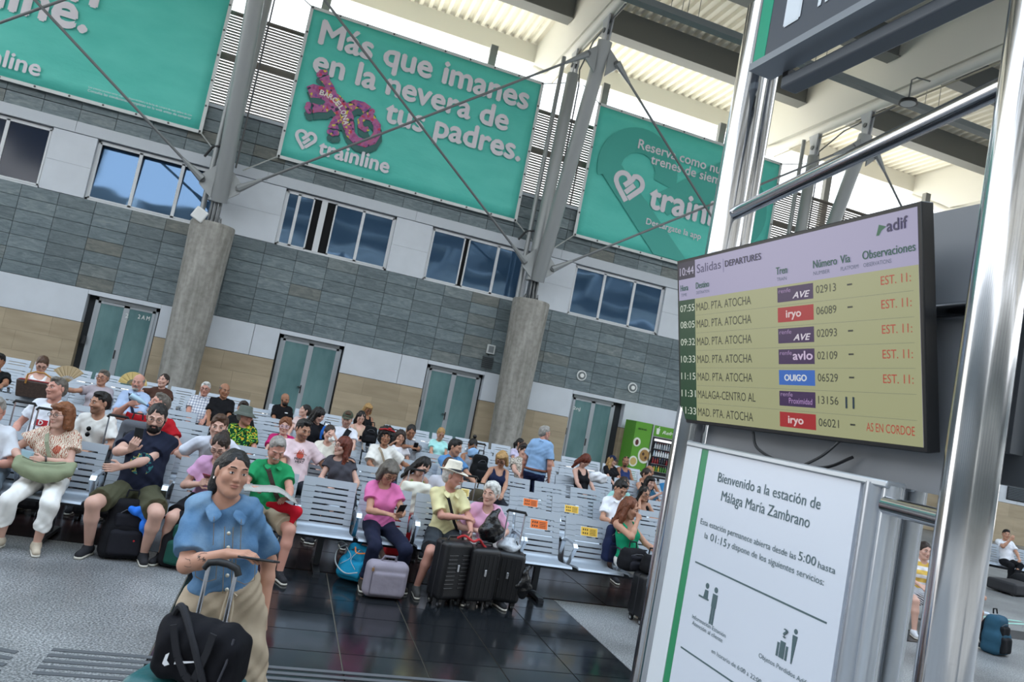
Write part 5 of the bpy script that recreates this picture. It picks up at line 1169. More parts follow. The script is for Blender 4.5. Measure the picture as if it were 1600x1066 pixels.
# ---- front row
def ex10(P_, rel): strap_over(P_, rel, '#8d9079', -1, .03)
p10 = sit(10, 1, 'seated woman in leaf-print blouse and white trousers with sage green bag on lap', sex='f', skin='fair', hair='bob', hc='auburn', tc=M_FLORAL, top='loose', bottom='crop', bc='#e4e2de', face=6, yaw=-38, pitch=4, tilt=-3, fat=.055, glasses='dark', neck='v', rh=(-.20, .20, .17), lh=(-.02, .27, .20), shoe='#b8ab98', q=0, legs={-1: (-.16, .50, .47, -.17, .43), 1: (.13, .52, .46, .10, .47)}, extras=ex10, sleeve=.5, pole=(.9, -.3, -.5), handn={1: ((-1, -.2, -.3), (0, 1, -.2))})
p12 = sit(12, 1, 'seated bearded man in navy printed tee and olive shorts holding up a phone', sex='m', skin='fair', hair='tied', hc='black', beard='full', tc='#1c2133', bottom='shorts', bc='#4a4a38', face=2, yaw=2, pitch=14, fat=.05, glasses='dark', rh=(-.10, .34, .40), lh=(-.16, .27, .22), q=0, legs={-1: (-.26, .50, .47, -.24, .36), 1: (.24, .54, .46, .20, .40)}, sleeve=.62, pole=(.8, -.1, -.6), handn={-1: ((.1, -.3, 1), (0, 1, .2)), 1: ((-1, -.1, -.1), (0, 1, 0))}, curl=(.8, .5), extras=lambda P_, rel: [chest_patch(P_, rel, .44, .20, .20, ramp_mat('skull_print', lambda N, L, tc, b: ramp(N, L, tex(N, L, tc, 'ShaderNodeTexNoise', 16, Detail=3).outputs[0], [(.0, '#1c2133'), (.47, '#1c2133'), (.5, '#2f6b70'), (.56, '#a8a04c'), (.62, '#1c2133')], 'CONSTANT'), .85, .2), -.01, d=.152)])
phone_for(p12, -1, 'dark phone held up by the bearded man in the navy tee', off=(.01, .0, .05))
p15 = sit(15, 1, 'seated young woman in lilac pink tee looking down through glasses at a red phone', dy=.02, sex='f', skin='fair', hair='bun', hc='dark', tc='#cf9fc4', bottom='shorts', bc='#17171b', face=-6, yaw=-4, pitch=33, glasses='dark', rh=(-.05, .32, .19), lh=(.07, .32, .19), q=0, legs={-1: (-.18, .50, .47, -.22, .38), 1: (.12, .5, .47, .12, .4)}, handn={-1: ((.2, -1, .6), (1, .2, .2)), 1: ((-.2, -1, .6), (-1, .2, .2))}, curl=(.9, .9), sleeve=.55)
phone_for(p15, 1, 'dark red phone held low by the young woman in lilac pink', '#7c1030', both=True, off=(0, .02, .05))
p23 = sit(23, 1, 'seated elderly man with white moustache in bright green polo reading a newspaper', sex='m', skin='pink', hair='older', hc='grey', beard='moustache', tc='#23905a', neck='polo', bottom='shorts', bc='#b3a58f', face=8, yaw=4, pitch=30, fat=.05, rh=(-.22, .34, .24), lh=(.14, .40, .17), q=0, sleeve=.65, extras=lambda P_, rel: strap_over(P_, rel, '#3a2f2a', -1, .04), handn={-1: ((.8, -.6, .2), (0, 0, -1)), 1: ((-.9, -.3, .2), (0, 0, -1))})
p32 = sit(32, 1, 'seated woman in hot pink v-neck tee typing on her phone, navy trousers', sex='f', skin='mid', hair='bob', hc='mixed', tc='#dd76ac', neck='v', bottom='pants', bc='#1c2136', face=8, yaw=10, pitch=38, glasses='dark', rh=(-.04, .33, .17), lh=(.09, .36, .17), q=0, legs={-1: (-.14, .50, .47, -.16, .40), 1: (.16, .52, .47, .20, .36)}, shoe='#3a352e', handn={-1: ((.7, -.8, 0), (.3, 0, -1)), 1: ((-.6, -.8, .2), (0, .2, 1))}, curl=(.4, .8), sleeve=.5)
phone_for(p32, 1, 'black phone in the left hand of the woman in hot pink', off=(0, .03, .04))
p37 = sit(37, 1, 'seated old man in straw fedora, pale yellow polo and dark shorts, gazing sideways', sex='m', skin='pink', hair='older', hc='white', beard='goatee', tc='#e2daa8', neck='polo', bottom='shorts', bc='#33383d', face=8, yaw=52, pitch=2, tilt=4, hat=fedora, rh=(.10, .24, .22), lh=(.16, .44, .08), q=0, sleeve=.8, legs={-1: (-.25, .44, .47, -.30, .40), 1: (.10, .50, .47, .12, .46)}, extras=lambda P_, rel: strap_over(P_, rel, '#1d1d20', -1, .028), shoe='#4b4a48', pole=(.9, -.2, -.4), handn={1: ((-.2, -.6, -.7), (-.6, 0, -.4))}, z=.52)
p39 = sit(39, 1, 'seated elderly white-haired woman in pale pink tee with purple flower', sex='f', skin='fair', hair='curlyshort', hc='white', tc='#dba6c2', bottom='pants', bc='#b9b4b0', face=0, yaw=-38, pitch=4, rh=(-.12, .24, .12), lh=(.18, .26, .12), q=0, sleeve=.75, vol=.012, fat=.03, extras=lambda P_, rel: [MB().ball(rel(P_['at'](.80, .055+.02*math.cos(a), .135)+P_['up']*.02*math.sin(a)), .017, 8).obj('flower', mat('#7d4fae', .6), P_['root'], smooth=True) for a in (0, 1.26, 2.5, 3.8, 5.0)])
p11 = sit(11, 1, 'man in white tee and grey shorts cut by the picture edge, front bench', dy=.05, sex='m', skin='pink', hair='short', hc='grey', tc='#dfe3ea', bottom='shorts', bc='#6f7c87', face=0, yaw=8, pitch=10, fat=.05, glasses='dark', rh=(-.12, .34, .1), lh=(.12, .34, .10), q=1, sleeve=.75, shoe='#4a4a4e')
p50 = sit(50, 1, 'woman with green top and long brown hair leaning her cheek on her hand', dx=.06, sex='f', skin='mid', hair='long', hc='ginger', top='tank', tc='#138a62', bottom='pants', bc='#d8d4cc', face=22, yaw=26, pitch=14, glasses='dark', rh=(-.06, .10, .44), lh=(.20, .30, .12), q=0, legs={-1: (-.12, .48, .47, -.12, .40), 1: (-.02, .55, .56, -.20, .80, .30)}, pole=(.35, .7, -.7), shoe='#b98f5e', handn={-1: ((.1, .2, 1), (.3, 1, 0))}, curl=(1.2, .8))
phone_for(p50, 1, 'phone in the lap hand of the woman in the green top', off=(0, .02, .04))
# ---- second row
p8 = sit(8, 2, 'seated grey-haired man in white tee with red logo panel, gazing to one side', sex='m', skin='pink', hair='short', hc='mixed', tc='#dcdfe6', face=-6, yaw=-28, pitch=-2, tilt=-8, fat=.03, rh=(-.2, .2, .12), lh=(.15, .26, .1), q=1, sleeve=.6, extras=lambda P_, rel: [chest_patch(P_, rel, .52, .13, .065, '#b51f2c', .0, 4), chest_text(P_, 'D', .475, .04, '#f0ecec', 0, h=.05, d=.152), chest_text(P_, 'D I E S E L', .36, .09, '#3a3c48', 0, h=.012, d=.152)])
p9 = sit(9, 2, 'seated dark-haired man in white open v-neck shirt with sunglasses hung on it', sex='m', skin='mid', hair='short', hc='black', beard='stubble', tc='#e6e4df', neck='v', face=-12, yaw=-32, pitch=6, q=1, sleeve=.7, extras=lambda P_, rel: [MB().ball(rel(P_['at'](.72-.0*i, -.005, .145)+P_['up']*(.03-.062*i)), (.024, .008, .027), 10).obj('hung_sunglasses', mat('#0c0c0e', .12), P_['root'], smooth=True) for i in (0, 1)])
p13 = sit(13, 2, 'seated man in red shirt tipping his head back to drink from a bottle', sex='m', skin='pink', hair='short', hc='mixed', tc='#a81822', face=-8, yaw=-42, pitch=-14, q=1, rh=(-.32, .16, .62), lh=(.16, .26, .1), sleeve=.6, pole=(.9, .0, -.2), handn={-1: ((.9, 0, .2), (0, 1, 0))}, curl=(1.2, .6), dx=.03)
p14 = sit(14, 2, 'seated young man in white tee leaning forward, brown hair and earbuds', dy=-.0, sex='m', skin='fair', hair='short', hc='brown', tc='#d6dae6', face=-2, yaw=2, pitch=4, q=1, sleeve=.75, rh=(-.16, .40, .14), lh=(.16, .40, .14), vol=.006, extras=lambda P_, rel: [MB().ball(rel(P_['hw'](x*.083, -.005, -.012)), .007, 6).obj('earbud', mat('#f2f2f2', .3), P_['root']) for x in (-1, 1)])
p22 = sit(22, 2, 'seated man in pale pink basketball tee, arm stretched along the bench back', sex='m', skin='mid', hair='short', hc='black', beard='stubble', tc='#dfc7cb', face=10, yaw=18, pitch=16, q=1, rh=(-.14, .26, .1), lh=(.52, .08, .36), sleeve=.72, pole=(.4, .2, -.8), extras=lambda P_, rel: [headsun(P_, rel), chest_patch(P_, rel, .66, .085, .085, '#c2503f', .0), MB().tube([rel(P_['at'](t, x, .152)) for t, x in ((.70, -.03), (.78, -.01), (.74, .005), (.80, .02), (.72, .035))], .006, 5).obj('printed_flame', mat('#c2503f', .8), P_['root']), MB().tube([rel(P_['at'](.66+.05*math.sin(a), .075*math.cos(a), .149)) for a in np.linspace(.2, 2.9, 12)], .004, 5).obj('printed_ring', mat('#b9806f', .8), P_['root']), chest_text(P_, 'MIAMI', .545, .12, '#26262c', h=.028), chest_text(P_, 'HEAT', .475, .10, '#26262c', .005, h=.028)])
p28 = sit(28, 2, 'seated woman with long red hair in charcoal v-neck top turned to her neighbour', dx=.10, sex='f', skin='fair', hair='long', hc='red', tc='#46454c', neck='v', face=-12, yaw=-48, pitch=-2, glasses='dark', q=1, sleeve=.4, rh=(-.16, .26, .1), lh=(.16, .28, .1), fat=.03, vol=.012)
p29 = person('seated woman with dark curly hair, red headband and white puff-sleeve top', (HD[29][0], HD[29][1], HD[29][2]+.03), (HD[29][0]+.04, ROWY[2]-.32, .52), sex='f', skin='tan', hair='curly', hc='black', top='loose', tc='#e2dfd8', face=4, yaw=-8, pitch=2, q=1, rh=(-.10, .26, .12), lh=(.38, .14, .26), sleeve=.8, pole=(.8, .1, -.5), bottom='shorts', bc='#26304a', extras=lambda P_, rel: [strap_over(P_, rel, '#9a8b76', -1, .03), MB().tube([rel(P_['hw'](.118*math.cos(t), .0-.085*math.sin(t), .085+.03*math.sin(t))) for t in np.linspace(.3, 2.84, 12)], .011, 6).obj('headband', mat('#b5161c', .6), P_['root'], smooth=True), MB().ball(rel(P_['hw'](.03, -.09, .135)), (.035, .01, .012), 8).ball(rel(P_['hw'](-.035, -.09, .12)), (.035, .01, .012), 8).obj('headband_bow', mat('#b5161c', .6), P_['root'], smooth=True)])
p33 = sit(33, 2, 'dark-haired girl bending sideways over a cream bag behind the woman in pink', dx=-.22, dy=.05, sex='f', skin='fair', hair='long', hc='black', top='tank', tc='#8f9a5c', face=14, yaw=22, pitch=40, tilt=18, q=1, rh=(.0, .3, .2), lh=(.2, .35, .2))
p38 = sit(38, 2, 'person in white tee with dark brown hair hidden behind the straw fedora', dx=-.05, sex='m', skin='mid', hair='short', hc='brown', tc='#dcdde6', face=0, yaw=10, pitch=18, q=1)
p48 = sit(48, 2, 'seated man in white polo looking down, short dark hair', sex='m', skin='mid', hair='short', hc='black', tc='#e6e8ee', neck='polo', face=4, yaw=6, pitch=28, q=1, rh=(-.14, .24, .16), lh=(.10, .28, .2), sleeve=.7, fat=.03)
# ---- third row
p16 = sit(16, 3, 'seated man in grey bucket hat and bright tropical shirt, face in profile', sex='m', skin='pink', hair='short', hc='grey', tc=M_HAW, neck='polo', face=6, yaw=58, pitch=2, hat=bucket, q=2, sleeve=.75, fat=.02)
p21 = sit(21, 3, 'seated woman with short auburn hair, white-rimmed glasses and magenta top', sex='f', skin='fair', hair='curlyshort', hc='auburn', tc='#c2286d', face=0, yaw=-4, pitch=2, glasses='#c9bbe0', q=2, vol=.012, fat=.03, dy=.0)
p24 = sit(24, 3, 'seated woman in cream patterned blouse drinking from a white paper cup', sex='f', skin='fair', hair='pony', hc='dark', tc='#e2ddd0', face=4, yaw=10, pitch=6, q=2, rh=(-.14, .26, .1), lh=(.06, .17, .50), pole=(.7, .2, -.7), handn={1: ((-.6, 0, .6), (0, 1, 0))}, curl=(.5, 1.1))
p35 = sit(35, 3, 'seated man in blue shirt with dark hair turning toward his neighbour', sex='m', skin='mid', hair='short', hc='black', tc='#5a88b8', neck='polo', face=18, yaw=32, pitch=12, q=2, rh=(.0, .3, .2), lh=(.3, .3, .16))
p40 = sit(40, 3, 'seated woman with blond bob and navy vest top looking down into her lap', sex='f', skin='mid', hair='bob', hc='blond', top='tank', tc='#1d2340', face=-10, yaw=-24, pitch=38, glasses='dark', q=2, rh=(-.22, .3, .16), lh=(.1, .3, .1), fat=.02)
p49 = sit(49, 3, 'long-haired person in pale teal top half hidden behind the man in white polo', sex='f', skin='mid', hair='long', hc='dark', tc='#9ccfc9', face=0, yaw=12, pitch=16, q=2)
p54 = sit(54, 3, 'seated woman with black hair and glasses covering her mouth with one hand', sex='f', skin='mid', hair='long', hc='black', top='tank', tc='#1d1b1c', face=-6, yaw=14, pitch=8, glasses='dark', q=2, rh=(-.06, .12, .34), lh=(.15, .28, .1), pole=(.35, .6, -.7), handn={-1: ((.6, .1, .5), (0, 1, 0))})
# ---- fourth row
p1 = sit(1, 4, 'dark-haired man in black top at the picture edge, arm raised', sex='m', skin='tan', hair='short', hc='black', tc='#17181a', face=10, yaw=-10, pitch=8, q=2, rh=(-.2, .3, .3), lh=(.2, .3, .3))
p2 = sit(2, 4, 'seated woman with ponytail and glasses in white sleeveless top reading her phone', sex='f', skin='fair', hair='pony', hc='brown', top='tank', tc='#e4e4e6', face=6, yaw=10, pitch=28, glasses='dark', q=2, rh=(-.05, .3, .34), lh=(.08, .3, .34))
phone_for(p2, 1, 'dark red phone held by the woman in white sleeveless top', '#6a2030', both=True)
p3 = sit(3, 4, 'seated woman with short hair and glasses in taupe tee fanning herself', sex='f', skin='mid', hair='curlyshort', hc='mixed', tc='#a59ba0', face=-4, yaw=-8, pitch=0, glasses='#6a1c1c', q=2, rh=(-.36, .26, .40), lh=(.16, .26, .1), pole=(.9, 0, -.5), fat=.02, handn={-1: ((0, 0, 1), (1, .3, 0))}, curl=(1.2, .5))
p4 = sit(4, 4, 'seated bald man with moustache in light blue checked shirt, dark bag strap across', sex='m', skin='pink', hair='ring', hc='grey', beard='goatee', tc='#a9bcd9', neck='polo', face=0, yaw=-6, pitch=4, q=2, fat=.04, extras=lambda P_, rel: strap_over(P_, rel, '#1c2438', -1, .04), sleeve=1.2)
p17 = sit(17, 4, 'person with dark hair in black tee behind the grey bucket hat', sex='m', skin='mid', hair='short', hc='dark', tc='#141518', face=0, yaw=0, pitch=10, q=2, fat=.03)
p20 = sit(20, 4, 'woman with long black hair and black clothes bending over a blue bag', dx=-.12, sex='f', skin='fair', hair='long', hc='black', tc='#141419', face=20, yaw=45, pitch=24, q=2, vol=.01, sleeve=1.4)
p25 = sit(25, 4, 'smiling man in green cap and white tee with black crossbody strap', sex='m', skin='fair', hair='short', hc='brown', beard='stubble', tc='#e0e2ea', face=-2, yaw=-12, pitch=10, hat=capf('#4c5346'), q=2, extras=lambda P_, rel: strap_over(P_, rel, '#15161a', 1, .09), fat=.02)
p30 = sit(30, 4, 'seated woman with long wavy brown hair holding a pink phone near her mouth', sex='f', skin='mid', hair='long', hc='dark', tc='#e6e4e8', face=-6, yaw=6, pitch=4, q=2, rh=(-.12, .22, .42), lh=(.12, .26, .1), pole=(.7, .1, -.7), vol=.01)
p31 = sit(31, 4, 'seated woman with hair tied up in black striped shirt holding her phone up', sex='f', skin='tan', hair='tied', hc='black', tc=m_stripe('#1b1b20', '#aeb0b6', 22, 'X', 'thin_stripes'), face=2, yaw=-4, pitch=18, q=2, rh=(-.05, .26, .42), lh=(.07, .26, .42), sleeve=.9)
phone_for(p31, 1, 'phone held up by the woman in the black striped shirt', both=True)
p36 = sit(36, 4, 'seated woman with high bun and grey tank top looking down', sex='f', skin='tan', hair='highbun', hc='black', top='tank', tc='#84868e', face=2, yaw=6, pitch=30, glasses='dark', q=2)
p42 = sit(42, 4, 'seated woman with black headband and leopard print top behind the standing man', sex='f', skin='fair', hair='tied', hc='dark', tc=M_LEO, face=4, yaw=12, pitch=14, q=2, rh=(-.2, .3, .2), lh=(.15, .34, .2), extras=lambda P_, rel: MB().tube([rel(P_['hw'](.088*math.cos(t), -.03-.05*math.sin(t), .075+.035*math.sin(t))) for t in np.linspace(0, 3.14, 12)], .014, 6).obj('headband', mat('#1b1c1f', .6), P_['root'], smooth=True))
p45 = sit(45, 4, 'woman with long red hair and black sleeveless top bent over a white bag', dy=.1, sex='f', skin='fair', hair='long', hc='red', top='tank', tc='#16161a', face=10, yaw=10, pitch=52, q=2, eyes=False, vol=.01)
p52 = sit(52, 4, 'seated woman in black tank top with glasses, hair pulled back', sex='f', skin='mid', hair='tied', hc='dark', top='tank', tc='#151518', face=4, yaw=18, pitch=14, glasses='dark', q=2)
p53 = sit(53, 4, 'woman with dark hair peering over an open blue hand fan', sex='f', skin='fair', hair='bob', hc='black', tc='#2c5a74', face=10, yaw=0, pitch=8, q=2, rh=(.0, .28, .34), lh=(.15, .3, .1), dy=-.15)
# ---- back rows
p5 = sit(5, 5, 'seated woman in brown tee holding up a yellow folding fan', sex='f', skin='fair', hair='tied', hc='dark', tc='#4a3128', face=0, yaw=-20, pitch=-6, q=2, rh=(-.38, .2, .48), lh=(.18, .26, .1), pole=(.9, 0, -.5), fat=.04)
p6 = sit(6, 5, 'seated white-haired man with glasses in a checked shirt', sex='m', skin='pink', hair='short', hc='white', tc=M_PLAID, neck='polo', face=0, yaw=-2, pitch=4, glasses='dark', q=2, fat=.05, sleeve=.8)
p7 = sit(7, 5, 'seated balding man in black v-neck shirt looking to his left', sex='m', skin='tan', hair='ring', hc='mixed', tc='#131316', neck='v', face=4, yaw=22, pitch=2, q=2, fat=.03, sleeve=.8)
p19 = sit(19, 5, 'woman with dark ponytail and pale pink top looking up to one side', sex='f', skin='fair', hair='pony', hc='black', tc='#d3bcb8', face=-20, yaw=-50, pitch=-6, q=2)
p26 = sit(26, 5, 'seated woman with long dark hair in beige top holding a phone with both hands', sex='f', skin='fair', hair='long', hc='black', top='tank', tc='#b89f8a', face=2, yaw=0, pitch=28, q=2, rh=(-.05, .3, .28), lh=(.07, .3, .28))
phone_for(p26, 1, 'phone held by the woman with long dark hair and beige top', both=True)
p34 = sit(34, 5, 'seated girl with fair hair tied back in pale mint tee', sex='f', skin='mid', hair='tied', hc='blond', tc='#a5dcd8', face=0, yaw=4, pitch=24, q=2)
p51 = sit(51, 5, 'bald sunburnt man beside the vending machine', sex='m', skin='tan', hair='bald', hc='dark', top=None, face=0, yaw=14, pitch=8, q=2)
p18 = sit(18, 6, 'seated bald man with black beard and black tee, white logo on chest', sex='m', skin='tan', hair='bald', hc='black', beard='full', tc='#111114', face=8, yaw=28, pitch=12, q=2, fat=.04, sleeve=.85, extras=lambda P_, rel: chest_patch(P_, rel, .70, .07, .022, '#e6e6e6', .06, 10))
p27 = sit(27, 6, 'woman with short blond hair, glasses and black sleeveless top looking down', sex='f', skin='tan', hair='bob', hc='blond', top='tank', tc='#131316', face=10, yaw=10, pitch=26, glasses='dark', q=2, z=.60)
p41 = sit(41, 6, 'woman with dark ponytail in lilac top next to the central column', sex='f', skin='mid', hair='pony', hc='black', tc='#c6bfd8', face=0, yaw=40, pitch=10, q=2, dy=-.2)
p44 = sit(44, 6, 'dark-haired person in olive top seated just beyond the standing man', sex='f', skin='mid', hair='tied', hc='black', tc='#2f332c', face=0, yaw=0, pitch=8, q=2)
p46 = sit(46, 6, 'blond woman in navy cap and black shirt turned to her companion', sex='f', skin='fair', hair='long', hc='blond', tc='#15161a', face=10, yaw=45, pitch=8, q=2, hat=capf('#1a2440'), sleeve=.8)
p47 = sit(47, 6, 'man with goatee, sunglasses on his head and navy sleeveless top', sex='m', skin='tan', hair='ring', hc='dark', beard='goatee', top='tank', tc='#2a3a66', face=-4, yaw=-16, pitch=4, q=2, extras=headsun, fat=.03)
# ---- standing man and far right people
h = HD[43]; p43 = person('standing grey-haired man in light blue polo with brown belt, seen from behind', h, (h[0]-.05, h[1]-.02, .90), face=140, yaw=-35, pitch=4, sex='m', skin='pink', hair='short', hc='grey', tc='#8aabd0', neck='polo', bottom='pants', bc='#1b2340', stand=True, sh=.95, fat=.05, q=1, rh=(-.24, .06, -.04), lh=(.24, .08, -.02), sleeve=.75, glasses='dark', pole=(.5, -.8, -.2),
    extras=lambda P_, rel: MB().tube([rel(P_['Pz']+P_['up']*.075+P_['lf']*.19*math.cos(t)+P_['fw']*.155*math.sin(t)) for t in np.linspace(0, 2*math.pi, 25)], .020, 6, cap=False).obj('belt', mat('#6e3a20', .5), P_['root'], smooth=True))
p55 = person('seated man in white tee and black trousers drinking, far beyond the steel pole', HD[55], (HD[55][0], HD[55][1]-.12, .52), face=-28, yaw=-10, pitch=2, sex='m', skin='mid', hair='short', hc='black', tc='#e2e4ea', bottom='pants', bc='#15161b', q=1, rh=(-.06, .14, .53), lh=(.1, .3, .16), shoe='#e6e6e8', pole=(.35, .6, -.7), handn={-1: ((.3, -.2, 1), (.2, 1, 0))}, sleeve=.7, legs={-1: (-.1, .46, .50, -.1, .42), 1: (.06, .5, .56, -.1, .62, .2)})
p56 = person('seated woman in white and yellow tee behind the information panels', HD[56], (HD[56][0]-.02, HD[56][1]+.08, .52), face=-20, yaw=4, pitch=6, sex='f', skin='fair', hair='tied', hc='dark', tc=m_stripe('#e8e6ea', '#d9b45a', 3, 'Z', 'banded_tee'), bottom='skirt', bc=m_stripe('#22252e', '#dcdde2', 30, 'DIAGONAL', 'dots'), q=1, rh=(-.1, .34, .12), lh=(.1, .34, .12), shoe='#c9c9cc')
p57 = person('person mostly hidden behind the steel pole with a teal backpack by their knee', (9.22, 7.9, 1.17), (9.18, 7.95, .52), face=-10, yaw=0, pitch=6, sex='m', skin='mid', hair='short', hc='dark', tc='#3a3d44', bottom='shorts', bc='#2c3038', q=1, rh=(-.1, .34, .14), lh=(.22, .36, .14), legs={-1: (-.1, .46, .5, -.1, .5), 1: (.14, .46, .5, .10, .50)})
print('people', time.time()-T0, 'tris', NTRI[0])
M_CH0 = mat('#c9c9cc', .2, metal=.9)
# ---- the woman in denim
def denim_details(P_, rel):
    at, s, rt = P_['at'], P_['s'], P_['root']; M_S = mat('#8f7a5a', .7); M_D2 = mat('#567ca4', .85, noise=.1, nscale=10)
    front = lambda t, x, d=.140: at(t, x, d-abs(x)*.22)
    P_['ce'] = 1.0; collar_flaps(P_, M_DENIM)
    for i in range(5): MB().ball(rel(front(.80-.135*i, .004, .150)), (.0085, .006, .0085), 10).obj('button', mat('#cfc7b6', .3, metal=.5), rt, smooth=True)
    g = MB()
    for x in (-.012, .022): g.tube([rel(front(t, x, .147)) for t in np.linspace(.86, .22, 10)], .0016, 5)
    for x in (-1, 1):
        c = x*.080
        pk = [front(.60, c-.042, .146), front(.60, c+.042, .146), front(.34, c+.040, .140), front(.30, c, .142), front(.34, c-.040, .140)]
        for a, b in zip(pk, pk[1:]+pk[:1]): g.tube([rel(a), rel(b)], .0015, 5)
        MB().add([rel(q_+P_['fw']*.004) for q_ in (pk[0], pk[1], front(.555, c+.042, .148), front(.555, c-.042, .148))], [(0, 1, 2, 3)]).obj('pocket_flap', M_D2, rt)
        g.tube([rel(front(t, x*(.055), .146)) for t in np.linspace(.94, .62, 6)], .0014, 5)
    g.obj('stitching', M_S, rt, smooth=True)
    g = MB(); ws = P_['Pz']+P_['up']*.10+P_['fw']*.135
    for x in (-.008, .012): g.tube([rel(ws+P_['lf']*x+P_['up']*.0), rel(ws+P_['lf']*(x*2)-P_['up']*.07+P_['fw']*.012), rel(ws+P_['lf']*(x*2.4)-P_['up']*.17+P_['fw']*.012)], .004, 6)
    g.tube([rel(ws), rel(ws+P_['lf']*.03-P_['up']*.02+P_['fw']*.01), rel(ws+P_['lf']*.012-P_['up']*.05+P_['fw']*.01), rel(ws)], .004, 6)
    g.obj('drawstring', mat('#c8b79e', .8), rt, smooth=True)
    hw, hs, HR = P_['hw'], P_['hs'], P_['HR']; G = SDF(); G.rc(hw(-.03, .05, .02), hw(-.035, .07, -.085), .062*hs, .045*hs, k=.03); G.rc(hw(.03, .05, .02), hw(.02, .07, -.085), .058*hs, .042*hs, k=.03); G.rc(hw(-.03, .075, -.08), hw(-.03, .085, -.20), .04*hs, .022*hs, k=.03); sdf_obj(G, 'gathered_hair', hairm(HC['black']), rt, .0045, disp=lambda X, Y, Z: .0015*np.sin(160*X+40*Y))
    for x in (-1, 1): MB().tube([rel(hw(x*.084, .005, -.034)), rel(hw(x*.085, .004, -.046))], .0035, 6).obj('earring', M_CH0, rt)
    # forearm tattoo: fine inked lines lying on the skin
    Sh, El, Wt = P_['arms'][-1][:3]; d = unit(Wt-El); n = unit(-unit(Wt-El)*0+P_['fw']*.8+P_['up']*.45); n = unit(n-(n@d)*d); w = np.cross(d, n); g = MB()
    rad = lambda t: (.0385 if t < .35 else .0385-(t-.35)*.020)*s*.96
    def onarm(t, a): return El+(Wt-El)*t+(n*math.cos(a)+w*math.sin(a))*(rad(t)+.0005)
    for (t0, a0, r_, k) in ((.30, .1, .055, 5), (.45, -.3, .05, 6), (.58, .25, .045, 5), (.40, .55, .04, 4)):
        for i in range(k):
            th = 2*math.pi*i/k; g.tube([rel(onarm(t0+r_*q_*math.cos(th)+r_*.4*math.sin(q_*3)*math.sin(th), a0+7*r_*q_*math.sin(th)*1.1)) for q_ in (0, .35, .7, 1)], [.0008, .0018, .0016, .0006], 4)
    for a in (-.5, .4): g.tube([rel(onarm(.12+.5*q_, a+.3*math.sin(6*q_))) for q_ in np.linspace(0, 1, 9)], .0009, 4)
    g.obj('tattoo', mat('#4d4744', .8), rt, smooth=True)
pw = person('standing young woman in blue denim shirt and beige trousers looking up at the screen', (-.135, 3.43, 1.512), (-.062, 3.46, .845), face=10, yaw=10, pitch=-4, tilt=5, sex='f', skin='#c2917a', hair='tied', hc='black', tc=M_DENIM, bottom='wide', bc='#b5a38c', stand=True, sh=.92, hk=.93, swk=.90, q=0, rh=(-.075, .33, .30), lh=(.185, .0, -.03), sleeve=.80, puff=.014, top='loose', hem=.20, neck='v', shoe='#d0ccc4',
    feet={-1: (.0, 3.47), 1: (.19, 3.43)}, pole=(.55, -.3, -.8), handn={-1: ((.9, -.25, .02), (0, .1, -1))}, curl=(.45, .5), extras=denim_details, fat=.0)
pc = palm(pw, -1); phone_at(pc+np.array([.045, -.022, .016]), (.93, -.36, .06), (-.05, .25, .95), 'black phone held flat in the right hand of the woman in denim')
print('all people', time.time()-T0, 'tris', NTRI[0])
